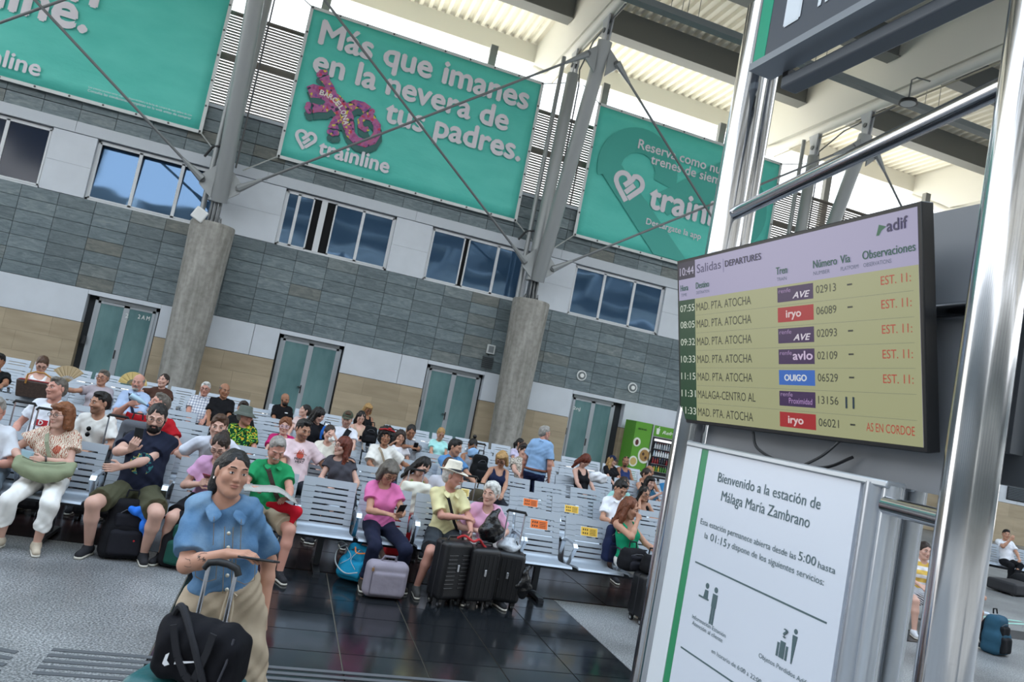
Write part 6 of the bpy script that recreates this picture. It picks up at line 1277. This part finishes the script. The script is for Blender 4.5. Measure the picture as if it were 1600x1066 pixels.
# ------------------------------------------------------------------ luggage and small things
def local_empty(name, loc, label, cat, group=None, rz=0, rx=0, ry=0):
    t = empty(name, loc, label, cat, group); t.rotation_euler = (R(rx), R(ry), R(rz)); return t
class Z0: location = (0, 0, 0)
def sdf_local(S, name, m_, parent, h, disp=None):
    o = sdf_obj(S, name, m_, None, h, disp=disp); o.parent = parent; return o
M_CASE = mat('#141417', .42, noise=.15, nscale=60, bump=.12, bscale=160); M_CH = mat('#c9c9cc', .2, metal=.9); M_BLKP = mat('#101012', .5)
def suitcase(loc, rz, w, d, h, label, col=None, ribs=True, handle=.0, ry=0, group='black hard suitcases by the elderly couple'):
    t = local_empty('suitcase', loc, label, 'suitcase', group, rz, 0, ry); m_ = col or M_CASE
    MB().box(-w/2, w/2, -d/2, d/2, .065, h).obj('shell', m_, t, bevel=.045, seg=5)
    g = MB()
    if ribs:
        for k in range(9):
            z = h*.30+k*h*.062
            for x0, x1 in ((-w*.40, -w*.08), (w*.10, w*.40)): g.tube([(x0, -d/2-.001, z), (x1, -d/2-.001, z)], .006, 5)
    else:
        for x in np.linspace(-w*.38, w*.38, 6): g.tube([(x, -d/2-.001, .11), (x, -d/2-.001, h-.06)], .006, 5)
    g.obj('ribs', m_, t, smooth=True)
    MB().box(-w/2-.002, w/2+.002, -.006, .006, .07, h-.004).obj('zip_seam', mat('#232327', .6), t, bevel=.003)
    MB().box(-.012, .012, -d/2-.012, -d/2, h*.55, h*.66).obj('zip_pull', M_CH, t, bevel=.003)
    MB().tube([(-.09, 0, h), (-.08, 0, h+.03), (.08, 0, h+.03), (.09, 0, h)], .012, 8).obj('top_handle', M_BLKP, t, smooth=True)
    MB().tube([(w/2, -.08, h*.5), (w/2+.03, -.07, h*.5), (w/2+.03, .07, h*.5), (w/2, .08, h*.5)], .010, 8).obj('side_handle', M_BLKP, t, smooth=True)
    for x in (-w/2+.05, w/2-.05):
        for y in (-d/2+.045, d/2-.045):
            wh = MB().tube([(x-.013, y, .026), (x+.013, y, .026)], .026, 14).obj('wheel', M_BLKP, t, smooth=True)
            MB().tube([(x-.015, y, .026), (x+.015, y, .026)], .016, 12).obj('hub', M_CH, wh, smooth=True)
            MB().box(x-.02, x+.02, y-.022, y+.022, .045, .075).obj('wheel_fork', M_BLKP, t)
    if handle:
        for x in (-.085, .085): MB().tube([(x, d*.3, h-.02), (x, d*.3, h+handle)], .008, 8).obj('handle_bar', M_CH, t, smooth=True)
        MB().tube([(-.10, d*.3, h+handle-.01), (-.085, d*.3, h+handle+.015), (.085, d*.3, h+handle+.015), (.10, d*.3, h+handle-.01)], .014, 8).obj('grip', M_BLKP, t, smooth=True)
    return t
suitcase((1.80, 6.72, 0), 26, .32, .22, .60, 'black ribbed suitcase, leftmost of the three, directly before the old man in the fedora', handle=0)
suitcase((2.10, 6.76, 0), 14, .31, .22, .565, 'black suitcase in the middle of the three by the elderly couple', ribs=False)
suitcase((2.40, 6.84, 0), -12, .31, .22, .54, 'black suitcase standing before the elderly woman in pink, rightmost of three', ribs=False, handle=.36)
suitcase((4.00, 6.85, 0), 10, .36, .25, .50, 'black suitcase with white tag half behind the steel pole', ribs=False, group='x')['group'] = 'lone suitcases'
M_RED = mat('#b01c22', .6)
t = local_empty('red_ribbon', (1.95, 6.70, .62), 'red strap tied between the handles of the black suitcases', 'ribbon')
MB().tube(crv([(-.14, .0, .0), (-.08, -.03, .035), (0, -.06, -.0), (.06, -.04, .02), (.12, .02, -.03), (.16, .04, -.06)]), .012, 8).obj('ribbon_band', M_RED, t, smooth=True)
def knap(loc, rz, w, d, h, label, col, col2, group=None, lean=0, blue=False, h_=.012, pocket=True):
    t = local_empty('backpack', loc, label, 'backpack', group, rz, lean); m1, m2 = cloth(col), cloth(col2)
    S = SDF(); S.bx((0, 0, h*.30), (w*.46, d*.46, h*.30), d*.26, .05); S.bx((0, .02, h*.62), (w*.40, d*.38, h*.34), d*.28, .05); S.pl((0, 0, .004), (0, 0, -1), 1)
    sdf_local(S, 'body', m1, t, h_, disp=lambda X, Y, Z: .006*np.sin(17*X+9*Z)*np.sin(13*Z+5*Y)+.003*np.sin(41*Z+23*X))
    if pocket:
        S = SDF(); S.bx((0, -d*.42, h*.27), (w*.33, d*.16, h*.20), .03, .03); S.bx((0, -d*.34, h*.62), (w*.28, d*.12, h*.12), .03, .03); sdf_local(S, 'front_pocket', m2, t, h_, disp=lambda X, Y, Z: .003*np.sin(45*X+9*Z))
    MB().tube([(-.05, .05, h-.01), (-.04, .06, h+.05), (.04, .06, h+.05), (.05, .05, h-.01)], .009, 7).obj('grab_loop', m2, t, smooth=True)
    for x in (-1, 1): MB().tube([(x*w*.22, d*.35, h*.9), (x*w*.27, d*.55, h*.7), (x*w*.28, d*.6, h*.35), (x*w*.3, d*.4, h*.1)], .016, 7).obj('shoulder_strap', m2, t, smooth=True)
    MB().tube([(-w*.25, -d*.30, h*.70), (-w*.1, -d*.40, h*.80), (w*.1, -d*.40, h*.80), (w*.25, -d*.30, h*.70)], .004, 5).obj('zip', mat('#55565c', .5), t, smooth=True)
    return t
b = knap((-1.03, 7.02, 0), 14, .40, .24, .52, 'black backpack with a blue rain cover bunched on it, against the bearded man', '#17171b', '#202026', 'black backpacks on the granite floor', lean=-6, h_=.010)
g = SDF(); 
pts = crv([(.02, -.10, .43), (.08, -.13, .42), (.12, -.14, .35), (.10, -.15, .29), (.15, -.14, .22), (.17, -.13, .14)], 4)
for a, c in zip(pts[:-1], pts[1:]): g.rc(a, c, .020, .020, k=.02)
g.rc((.0, -.11, .42), (.10, -.13, .38), .032, .026, k=.02); g.rc((.17, -.11, .44), (.2, -.10, .26), .018, k=.01); sdf_local(g, 'rain_cover', cloth('#2f74d8'), b, .008, disp=lambda X, Y, Z: .006*np.sin(70*X)*np.sin(60*Z)); MB().ball((.06, -.17, .17), .009, 6).obj('red_badge', M_RED, b)
b = knap((-.52, 6.93, 0), -8, .42, .25, .50, 'black backpack with dark green base on the granite behind the woman in denim', '#16161a', '#1d4a40', 'black backpacks on the granite floor', lean=-4, h_=.010)
b = knap((.98, 7.12, 0), -30, .34, .26, .36, 'turquoise hiking backpack with orange loop lying on the black floor', '#1f8fb5', '#1f8fb5', lean=-18, h_=.009)
MB().tube(crv([(-.02, -.13, .30), (.02, -.15, .25), (.1, -.12, .27), (.14, -.05, .31)]), .007, 6).obj('orange_loop', mat('#e8803a', .6), b, smooth=True)
MB().tube(crv([(-.15, -.05, .31), (-.19, -.12, .24), (-.15, -.16, .12), (-.02, -.18, .05), (.1, -.18, .08)]), .006, 6).tube(crv([(-.16, 0, .31), (-.22, -.02, .33), (-.27, -.02, .30)]), .006, 6).tube(crv([(-.1, -.145, .28), (-.02, -.165, .20), (-.1, -.165, .12)]), .003, 5).tube(crv([(.04, -.15, .28), (-.01, -.165, .18), (.06, -.165, .10)]), .003, 5).obj('grey_straps', mat('#aeb6b8', .7), b, smooth=True)
t = local_empty('travel_bag', (1.22, 6.71, 0), 'soft lilac grey cabin bag standing on the black tiles', 'bag', None, 4)
S = SDF(); 
S.bx((0, 0, .17), (.195, .085, .16), .06); S.bx((.01, -.08, .14), (.15, .02, .10), .018, .02); S.pl((0, 0, .004), (0, 0, -1), 1)
sdf_local(S, 'body', cloth('#8f8893'), t, .009); MB().tube([(-.07, 0, .325), (-.05, -.01, .37), (.05, -.01, .37), (.07, 0, .325)], .011, 8).obj('carry_handle', cloth('#7c7580'), t, smooth=True)
MB().tube([(-.145, -.088, .04), (-.15, -.09, .16), (-.145, -.082, .29)], .004, 5).obj('zip', mat('#5f5a64', .6), t, smooth=True); MB().box(-.16, -.14, -.098, -.086, .25, .28).obj('leather_tab', mat('#8a6a4a', .6), t)
M_PL = mat('#0d0d0f', .16, bump=.8, bscale=22)
def sack(loc, w, h, label, m_=None, rz=0, h_=.010, name='plastic_bag', d=None):
    t = local_empty(name, loc, label, 'bag', None, rz); d = d or w*.6; S = SDF()
    if name != 'plastic_bag': S.bx((0, 0, h*.42), (w*.5, d*.42, h*.42), .07, .06)
    if name == 'plastic_bag': S.el((0, 0, h*.34), (w*.5, d*.5, h*.34)); S.rc((0, 0, h*.45), (0, 0, h*.8), w*.30, w*.13, k=.08); S.rc((0, 0, h*.78), (-w*.12, 0, h), w*.10, w*.05, k=.04); S.rc((0, 0, h*.78), (w*.14, 0, h*.97), w*.10, w*.05, k=.04)
    sdf_local(S, 'sack', m_ or M_PL, t, h_, disp=lambda X, Y, Z: .010*np.sin(31*X+9*Z)*np.sin(23*Z+19*Y)+.005*np.sin(61*Z-37*X)); return t
sack((2.17, 6.86, .585), .26, .33, 'shiny black plastic bag on the suitcase before the elderly woman in pink', rz=10)
sack((2.56, 6.75, .12), .17, .32, 'small glossy black plastic bag hanging beside the last suitcase')
t = local_empty('hanging_strap', (2.56, 6.78, .40), 'thin black strap holding the small glossy black bag', 'strap'); MB().tube([(0, 0, .0), (-.05, .03, .12), (-.12, .06, .24)], .006, 5).obj('strap_band', M_BLKP, t)
t = sack((2.38, 6.88, .545), .24, .10, 'clear crumpled plastic bag on the last black suitcase', mat('#b9bec4', .15, bump=.7, bscale=30), rz=-12, d=.18)
# green bag on the lap of the woman in the leaf print
P_ = p10; c = P_['Pz']+P_['fw']*.30+P_['up']*.14
t = empty('handbag', tuple(c), 'large sage green shoulder bag lying across white trousers', 'bag'); S = SDF(); lf = P_['lf']; up = P_['up']; fw = P_['fw']
for q_ in np.linspace(-1, 1, 7): S.rc(c+lf*.20*q_+up*(.05*q_*q_-.01)-fw*.03, c+lf*.19*q_+up*(.05*q_*q_-.06)+fw*.03, .055*(1-.35*q_*q_), .060*(1-.35*q_*q_), k=.05)
sdf_obj(S, 'bag_body', cloth('#868d71'), t, .009, disp=lambda X, Y, Z: .005*np.sin(33*X+22*Z)*np.sin(25*Z+14*X)); MB().tube([tuple(lf*.17*q_+up*(.045+.03*q_*q_)+fw*.045) for q_ in np.linspace(-1, .9, 9)], .004, 5).obj('zip', mat('#5c634e', .6), t, smooth=True)
t = empty('folded_map', tuple(palm(p10, -1)+up*.06+fw*.02), 'folded light blue leaflet held by the woman in leaf print', 'leaflet'); MB().prism([(-.03, -.05), (.035, -.04), (.05, .06), (-.045, .065)], 'y', -.004, .004).prism([(-.03, -.05), (.03, -.04), (.04, .055), (-.04, .06)], 'y', -.012, -.008).obj('sheet', mat('#a7c4cf', .6), t)
MB().tube([tuple(p10['arms'][1][2]-np.array(p10['root'].location)+unit(p10['arms'][1][4])*a) for a in (-.012, .0)], .034, 14).obj('watch', mat('#3a3230', .3), p10['root'], smooth=True)
# newspaper
P_ = p23; c = (palm(P_, -1)+palm(P_, 1))/2+P_['up']*.03; t = empty('newspaper', tuple(c), 'open newspaper on the lap of the man in green polo', 'newspaper'); lf, fw, up = P_['lf'], P_['fw'], P_['up']
vs = []; 
for j in (0, 1):
    for i in range(9): x = -.24+.06*i; vs.append(tuple(lf*x+fw*(.13-.22*j)+up*(.035*math.cos(x*9)+.02*j+.01*math.sin(20*x)-.10*x)))
o = MB().add(vs, [(i, i+1, 10+i, 9+i) for i in range(8)]).obj('sheet', m_stripe('#7a7a78', '#c9c8c2', 16, 'Y', 'newsprint'), t, smooth=True); m_ = o.modifiers.new('s', 'SOLIDIFY'); m_.thickness = .006
t = empty('red_bag', (.30, 7.03, .50), 'bright red bag hanging at the seat of the man in green polo', 'bag'); S = SDF(); S.rc((.20, 7.02, .62), (.34, 7.0, .60), .042, k=.05); S.rc((.34, 6.99, .60), (.30, 6.98, .44), .038, .015, k=.05); S.rc((.2, 7.02, .62), (.08, 7.05, .62), .038, .025, k=.05); sdf_obj(S, 'bag_body', cloth('#c01a2c'), t, .012)
# bottle, cup, fans
P_ = p13; c = palm(P_, -1)+P_['up']*.02; t = empty('water_bottle', tuple(c), 'clear pale blue water bottle tipped to the mouth of the man in red', 'bottle')
mo = P_['hw'](0, -.12, -.055); d = unit(mo-c); mg = mat('#a9c6d8', .08)
MB().tube([tuple(d*a) for a in (-.10, -.09, .02, .06, .10)], [.030, .035, .035, .018, .014], 16).obj('body', mg, t, smooth=True); MB().tube([tuple(d*.10), tuple(d*.12)], .015, 12).obj('neck_ring', mat('#3c78b8', .4), t)
P_ = p24; c = P_['hw'](.01, -.155, -.04); t = empty('paper_cup', tuple(c), 'white paper cup at the mouth of the woman in cream blouse', 'cup'); d = unit(P_['HR'] @ np.array([0, .8, -.35])); MB().tube([tuple(-d*.05), tuple(d*.05)], [.030, .042], 18).obj('cup_body', mat('#efefec', .5), t, smooth=True); MB().tube([tuple(-d*.052), tuple(-d*.05)], .031, 18).obj('cup_base', mat('#dcdcd8', .5), t)
def handfan(c, up_, nrm, r, a0, a1, col, label, col2):
    t = empty('hand_fan', tuple(c), label, 'fan'); up_ = unit(up_); n = unit(np.asarray(nrm, float)); n = unit(n-(n@up_)*up_); w = np.cross(n, up_); k = 15
    for i in range(k):
        a = R(a0+(a1-a0)*i/(k-1)); b = R(a0+(a1-a0)*(i+1)/(k-1)) if i < k-1 else a+.06; off = .003*(i % 2)
        A = [tuple(w*rr_*math.sin(x)+up_*rr_*math.cos(x)+n*(off if x == a else .003-off)) for rr_ in (r*.42, r) for x in (a, b)]
        MB().add(A, [(0, 1, 3, 2)]).obj('pleat', mat(col, .7), t); MB().bar((0, 0, 0), tuple((w*math.sin(a)+up_*math.cos(a))*r*.97), .006, .002, tuple(n)).obj('rib', mat(col2, .6), t)
    return t
handfan(palm(p3, -1)+np.array([.02, -.03, .02]), (.5, 0, 1), (.3, -1, 0), .25, -20, 75, '#cfb892', 'large straw coloured hand fan raised by the woman in taupe', '#a58a60')
handfan(palm(p5, -1)+np.array([-.02, -.05, .02]), (0, 0, 1), (.1, -1, 0), .22, -85, 85, '#d9bf7c', 'open yellow folding fan in front of the brown-topped woman', '#a8894c')
handfan(palm(p53, -1)+np.array([.0, -.06, -.05]), (.75, 0, .7), (0, -1, 0), .26, -75, 75, '#2f86c0', 'open bright blue folding fan near the vending machines', '#1d5f94')
# bags of the rows behind
t = local_empty('handbag', (-2.97, 10.72, .84), 'dark brown open-top leather handbag with tan handles on a bench back', 'bag', None, 4); M_BB = mat('#3a2a22', .5, noise=.3, nscale=60)
MB().prism([(-.22, 0), (.22, 0), (.25, .22), (-.25, .22)], 'y', -.09, .09).obj('bag_body', M_BB, t, bevel=.02, seg=3); MB().box(-.23, .23, -.075, .075, .221, .226).obj('red_lining', mat('#8a1f22', .6), t)
for y in (-.095,): MB().tube([(-.14, y, .18), (-.13, y-.02, .30), (-.05, y-.03, .345), (.05, y-.03, .345), (.13, y-.02, .30), (.14, y, .18)], .011, 8).obj('handle', mat('#b3803f', .5), t, smooth=True)
def telescopic(loc, w, h, label, col='#1b1b1e'):
    s = suitcase((loc[0], loc[1], 0), 0, .36, .24, .56, label, handle=loc[2]-.56, ribs=False, group='upright suitcases between the benches'); return s
telescopic((-2.39, 8.25, 1.02), .2, 0, 'black suitcase with raised wide handle behind the far left bench'); telescopic((-2.15, 8.15, 1.00), .2, 0, 'black suitcase with raised handle before the man with red logo tee')
telescopic((-1.53, 8.2, 1.04), .2, 0, 'suitcase with raised handle beside the grey backpack, second row'); telescopic((1.61, 8.2, .99), .2, 0, 'suitcase with raised white handle covered by a cream cloth bag'); telescopic((3.22, 11.6, 1.19), .2, 0, 'suitcase with raised handle beside the woman with the high bun')
telescopic((2.28, 8.35, 1.0), .2, 0, 'suitcase with raised dark handle behind the elderly woman in pink')
knap((-1.35, 8.25, .56), 10, .34, .2, .50, 'grey and black backpack standing up behind the bearded man', '#5a5c62', '#2a2b30', h_=.014)
knap((2.50, 8.55, .42), 10, .32, .22, .46, 'olive brown backpack between the fedora man and elderly woman', '#4a4437', '#3c372d', h_=.014)
sack((1.62, 8.12, .50), .36, .46, 'cream cloth bag hung on a suitcase handle behind the woman in hot pink', cloth('#d9d6c8'), name='cloth_bag', h_=.013)
t = local_empty('red_case', (1.50, 8.0, .1), 'red box-shaped case seen between the seats beside the fedora man', 'case'); MB().box(-.12, .16, -.1, .1, -.1+.1, .42).obj('case_body', mat('#a3161e', .4), t, bevel=.02)
knap((1.50, 12.35, .84), 0, .26, .16, .30, 'black backpack standing on a bench below the short-haired blond woman', '#141518', '#1c1d21', h_=.018); knap((1.95, 12.45, .84), 0, .30, .16, .24, 'dark handbag with arched handle behind the curly-haired woman', '#24252c', '#202127', h_=.018, pocket=False)
suitcase((3.10, 11.2, 0), 8, .36, .24, .60, 'black suitcase under the tall black backpack behind the blond woman in navy', ribs=False, group='upright suitcases between the benches'); knap((3.16, 11.2, .62), 8, .30, .2, .46, 'tall black backpack behind the blond woman in navy', '#131417', '#1b1c20', h_=.016)
knap((.76, 12.0, .80), 0, .16, .12, .24, 'small blue and black bag beside the woman with long black hair', '#1f5aa8', '#17181c', h_=.018)
sack((5.48, 11.8, .88), .32, .22, 'white bag under the bent head of the red-haired woman in black', cloth('#dfe0e4'), name='cloth_bag', h_=.016)
sack((3.12, 11.6, .95), .2, .2, 'crumpled pale blue cloth beside the woman in grey tank top', cloth('#8fb0d4'), name='cloth_bundle', h_=.016)
knap((3.86, 7.06, .46), 10, .36, .2, .24, 'black duffel bag on the lap of the woman in the green top', '#141418', '#202026', h_=.011)
knap((3.80, 7.47, .44), 0, .22, .16, .42, 'navy backpack standing upright beside the woman in the green top', '#1b2442', '#161a30', h_=.012)
knap((3.98, 6.84, .50), 6, .28, .18, .2, 'black bag resting on top of the suitcase by the steel pole', '#131316', '#1a1a1e', h_=.011)
# far right
knap((9.27, 7.22, 0), 14, .40, .24, .50, 'teal and black backpack on the granite floor right of the steel pole', '#2b4f63', '#15171b', h_=.011)
t = local_empty('suitcase', (15.75, 12.05, 0), 'dark soft suitcase lying flat on the floor beyond the steel pole', 'suitcase', 'lone suitcases', 12); MB().box(-.5, .5, -.3, .3, .03, .27).obj('shell', mat('#25262a', .7), t, bevel=.05, seg=4); MB().tube([(-.1, -.31, .15), (-.08, -.34, .15), (.08, -.34, .15), (.1, -.31, .15)], .012, 6).obj('top_handle', M_BLKP, t); 
for x in (-.45, .45): MB().tube([(x, -.25, .04), (x, -.20, .04)], .04, 10).obj('wheel', M_BLKP, t)
t = local_empty('duffel_bag', (16.9, 12.6, 0), 'black round bag behind the flat suitcase', 'bag'); S = SDF(); S.rc((-.25, 0, .2), (.25, 0, .2), .2, k=.05); sdf_local(S, 'bag_body', cloth('#191a1d'), t, .02); MB().tube([(-.1, 0, .38), (0, 0, .48), (.1, 0, .38)], .012, 6).obj('handle', M_BLKP, t)
for (x, y, rz, nm) in ((17.2, 13.95, -25, 'slatted bench under the far man in white tee'), (19.2, 12.6, -25, 'slatted bench at the picture edge right of the pole')):
    t = empty('bench', (x, y, 0), 'grey '+nm, 'bench', 'far right benches', R(rz))
    for k in range(3 if x < 18 else 4):
        c = -.6+.61*k if x < 18 else -1.2+.61*k; inst('seat', pan_me, t, (c, 0, 0)); inst('backrest', back_me, t, (c, 0, 0)); inst('armrest', arm_me, t, (c-.3, 0, 0))
    inst('leg', leg_me, t, (-.5, 0, 0)); inst('leg', leg_me, t, (.5, 0, 0)); MB().box(-1.3, 1.0, -.33, -.25, .31, .36).obj('beam', M_LEG, t)
t = empty('bench', (8.9, 8.4, 0), 'grey slatted bench behind the information panels, mostly hidden', 'bench', 'far right benches', R(-10))
for k in range(3): inst('seat', pan_me, t, (-.6+.61*k, 0, 0)); inst('backrest', back_me, t, (-.6+.61*k, 0, 0)); inst('armrest', arm_me, t, (-.9+.61*k, 0, 0))
inst('leg', leg_me, t, (-.5, 0, 0)); inst('leg', leg_me, t, (.5, 0, 0)); MB().box(-.9, .95, -.33, -.25, .31, .36).obj('beam', M_LEG, t)
# ------------------------------------------------------------------ front suitcase and duffel
t = local_empty('suitcase', (-.11, 2.93, 0), 'teal suitcase with raised silver handle in front of the woman in denim', 'suitcase', None, -22); M_TEAL = mat('#1d5d60', .4, bump=.1, bscale=80)
MB().box(-.20, .20, -.13, .13, .06, .745).obj('shell', M_TEAL, t, bevel=.05, seg=5)
g = MB(); 
for x in np.linspace(-.15, .15, 6): g.tube([(x, -.131, .12), (x, -.131, .68)], .007, 5)
g.obj('ribs', M_TEAL, t, smooth=True)
for x in (-.056, .056):
    b_ = MB().tube([(x, .08, .70), (x, .08, 1.118)], .0085, 10).obj('handle_bar', M_CH, t, smooth=True); MB().tube([(x, .08, .90), (x, .08, .93)], .012, 10).obj('bar_collar', mat('#aeb0b4', .3), b_, smooth=True)
MB().tube([(-.068, .08, 1.105), (-.056, .08, 1.130), (-.02, .08, 1.140), (.02, .08, 1.140), (.056, .08, 1.130), (.068, .08, 1.105)], .014, 10).obj('grip', M_BLKP, t, smooth=True)
for x in (-.15, .15):
    for y in (-.09, .09): MB().tube([(x-.013, y, .028), (x+.013, y, .028)], .028, 14).obj('wheel', M_BLKP, t, smooth=True)
t = local_empty('duffel_bag', (-.085, 2.87, .752), 'black sports duffel with a white swoosh mark, on the teal suitcase', 'bag', None, -22); t.scale = (.88, .95, .97); S = SDF()
S.bx((0, 0, .095), (.175, .085, .095), .055); S.bx((-.005, 0, .15), (.165, .075, .07), .05, .04); S.rc((-.15, 0, .19), (-.12, .02, .235), .035, .018, k=.03); S.bx((.155, 0, .10), (.03, .07, .08), .025, .02); S.pl((0, 0, .0), (0, 0, -1), 1)
M_DUF = cloth('#15151a'); sdf_local(S, 'body', M_DUF, t, .007, disp=lambda X, Y, Z: .006*np.sin(29*X+13*Z)*np.sin(27*Z+9*X)+.003*np.sin(71*X-40*Z))
def surf(x, z): return -.088
g = MB()
for pts in ([(-.09, .215), (-.07, .16), (-.045, .11), (.0, .055), (.06, .02)], [(.08, .215), (.07, .15), (.055, .09), (.04, .04)]):
    for a, c in zip(pts[:-1], pts[1:]): g.bar((a[0], surf(*a)-.010, a[1]), (c[0], surf(*c)-.010, c[1]), .028, .008, (0, 1, 0))
g.obj('webbing', mat('#1b1b21', .8), t)
MB().tube(crv([(-.155, .0, .20), (-.11, -.03, .26), (-.02, -.08, .19), (.05, -.100, .10), (.09, -.102, .03)]), .014, 8).obj('shoulder_strap', mat('#1b1b21', .8), t, smooth=True)
MB().tube([(.13, -.086, .03), (.15, -.084, .12), (.15, -.06, .20)], .005, 6).obj('zip', mat('#3a3a42', .5), t, smooth=True)
def sw(pts): MB().add([(x, surf(x, z)-.012, z) for x, z in pts], [tuple(range(len(pts)))]).obj('swoosh_mark', mat('#e9e9ec', .5), t)
sw([(-.100, .075), (-.094, .108), (-.080, .118), (-.084, .09), (-.070, .078), (-.088, .068)]); sw([(-.052, .082), (-.050, .094), (.045, .112), (.048, .109)])
# ------------------------------------------------------------------ vending machines
M_GRN = mat('#5fa02f', .45); M_GRD = mat('#2b2b30', .3); M_SIL = mat('#c6cacd', .3, metal=.5)
def vend(x0, x1, label): t = empty('vending_machine', ((x0+x1)/2, 24.9, 0), label, 'vending machine', 'vending machines'); return t, lambda mb, n, m_, **k: _off(mb, t, n, m_, **k)
def _off(mb, t, n, m_, **k): mb.v = [(a-t.location.x, b-t.location.y, c) for a, b, c in mb.v]; return mb.obj(n, m_, t, **k)
t, A = vend(12.66, 13.37, 'bright green vending cabinet printed with round food pictures'); A(MB().box(12.66, 13.36, 24.8, 25.7, .02, 2.22), 'cabinet', M_GRN, bevel=.01)
def disc(A, x, z, rx, rz_, col, y=24.79, n='round_picture'): A(MB().add([(x+rx*math.cos(a), y, z+rz_*math.sin(a)) for a in np.linspace(0, 6.283, 25)[:-1]], [tuple(range(24))]), n, mat(col, .5))
for x, z, r_ in ((12.82, 1.45, .17), (13.22, 1.0, .30), (12.80, .72, .2), (13.12, .25, .16)): disc(A, x, z, r_*.9, r_, '#e6e8dc')
disc(A, 12.82, 1.44, .07, .11, '#5a2420', 24.785, 'cup_picture'); disc(A, 13.22, 1.0, .2, .22, '#a9834c', 24.785, 'snack_picture'); disc(A, 12.80, .72, .13, .14, '#c9b26a', 24.785, 'snack_picture'); disc(A, 13.16, 1.05, .05, .06, '#4a3020', 24.78, 'snack_picture'); disc(A, 13.28, .92, .05, .06, '#4a3020', 24.78, 'snack_picture')
lettering('del break', (12.78, 24.785, 1.93), EX, EZ, .36, mat('#24401a', .5), t, .01, .08)
def vend2(x0, x1, label, head, seed):
    t, A = vend(x0, x1, label); A(MB().box(x0, x1, 24.85, 25.7, .02, 2.22), 'cabinet', M_SIL, bevel=.01); A(MB().box(x0+.06, x1-.02, 24.80, 24.85, 1.80, 2.20), 'header', M_GRN); A(MB().box(x0, x0+.05, 24.79, 24.86, .02, 2.21), 'edge_strip', M_SIL)
    lettering(head, (x0+.42, 24.785, 1.93), EX, EZ, 1.0 if len(head) > 7 else .7, mat('#eef4e6', .5), t, .02, .13, shear=.3)
    A(MB().prism([(x0+.14, 2.1), (x0+.30, 2.1), (x0+.27, 1.88), (x0+.17, 1.88)], 'y', 24.785, 24.79).tube([(x0+.22, 24.785, 2.1), (x0+.27, 24.785, 2.17)], .012, 5), 'cup_logo', mat('#eef4e6', .5))
    A(MB().box(x0+.08, x1-.28, 24.82, 24.84, .35, 1.76), 'door_frame', M_GRD); A(MB().box(x0+.14, x1-.34, 24.80, 24.82, .42, 1.70), 'display_back', mat('#17181d', .4)); A(MB().box(x0+.14, x1-.34, 24.77, 24.80, 1.62, 1.70), 'light_strip', mat('#e8e8f0', .4, emit=.9))
    A(MB().box(x1-.24, x1-.06, 24.82, 24.85, 1.0, 1.5), 'keypad', mat('#3a3c42', .4)); A(MB().box(x0+.2, x1-.4, 24.80, 24.84, .14, .30), 'delivery_flap', M_GRD)
    random.seed(seed); cols_ = [['#c9cdd2', '#8f9aa6', '#b9c3cc'], ['#e9edf2', '#bcd0df'], ['#8a1f28', '#2b2f3a', '#1b1c22'], ['#3a4a9a', '#c9b23a', '#4a8a3a']]
    for r_ in range(4):
        z = .50+.285*(3-r_); A(MB().box(x0+.15, x1-.35, 24.74, 24.80, z-.025, z-.008), 'shelf', mat('#8b9096', .4))
        n = int((x1-x0-.55)/.098)
        for i in range(n):
            x = x0+.20+.098*i; c = random.choice(cols_[r_])
            b = empty('drink_bottle', (x, 24.76, z-.008), '%s bottle from the left on the %s shelf of the %s' % (['first', 'second', 'third', 'fourth', 'fifth', 'sixth', 'seventh', 'eighth', 'ninth', 'tenth', 'eleventh', 'twelfth'][i], ['top', 'second', 'third', 'bottom'][r_], 'drinks machine' if seed == 1 else 'snack machine'), 'bottle', ('drinks machine' if seed == 1 else 'snack machine')+' %s shelf bottles' % ['top', 'second', 'third', 'bottom'][r_])
            MB().tube([(0, 0, 0), (0, 0, .12), (0, 0, .17), (0, 0, .195)], [.034, .034, .016, .013], 9).obj('body', mat(c, .25), b, smooth=True); MB().tube([(0, 0, .195), (0, 0, .215)], .016, 8).obj('cap', mat(random.choice(['#d8d8dc', '#b02028', '#2a4a9a']), .4), b)
vend2(13.39, 15.0, 'drinks vending machine with green header and rows of bottles', 'Refrescos', 1); vend2(15.05, 16.6, 'snack vending machine with green header seen between the steel poles', 'Snacks', 2)
bpy.context.view_layer.update()
print('done', time.time()-T0, 'tris', NTRI[0])
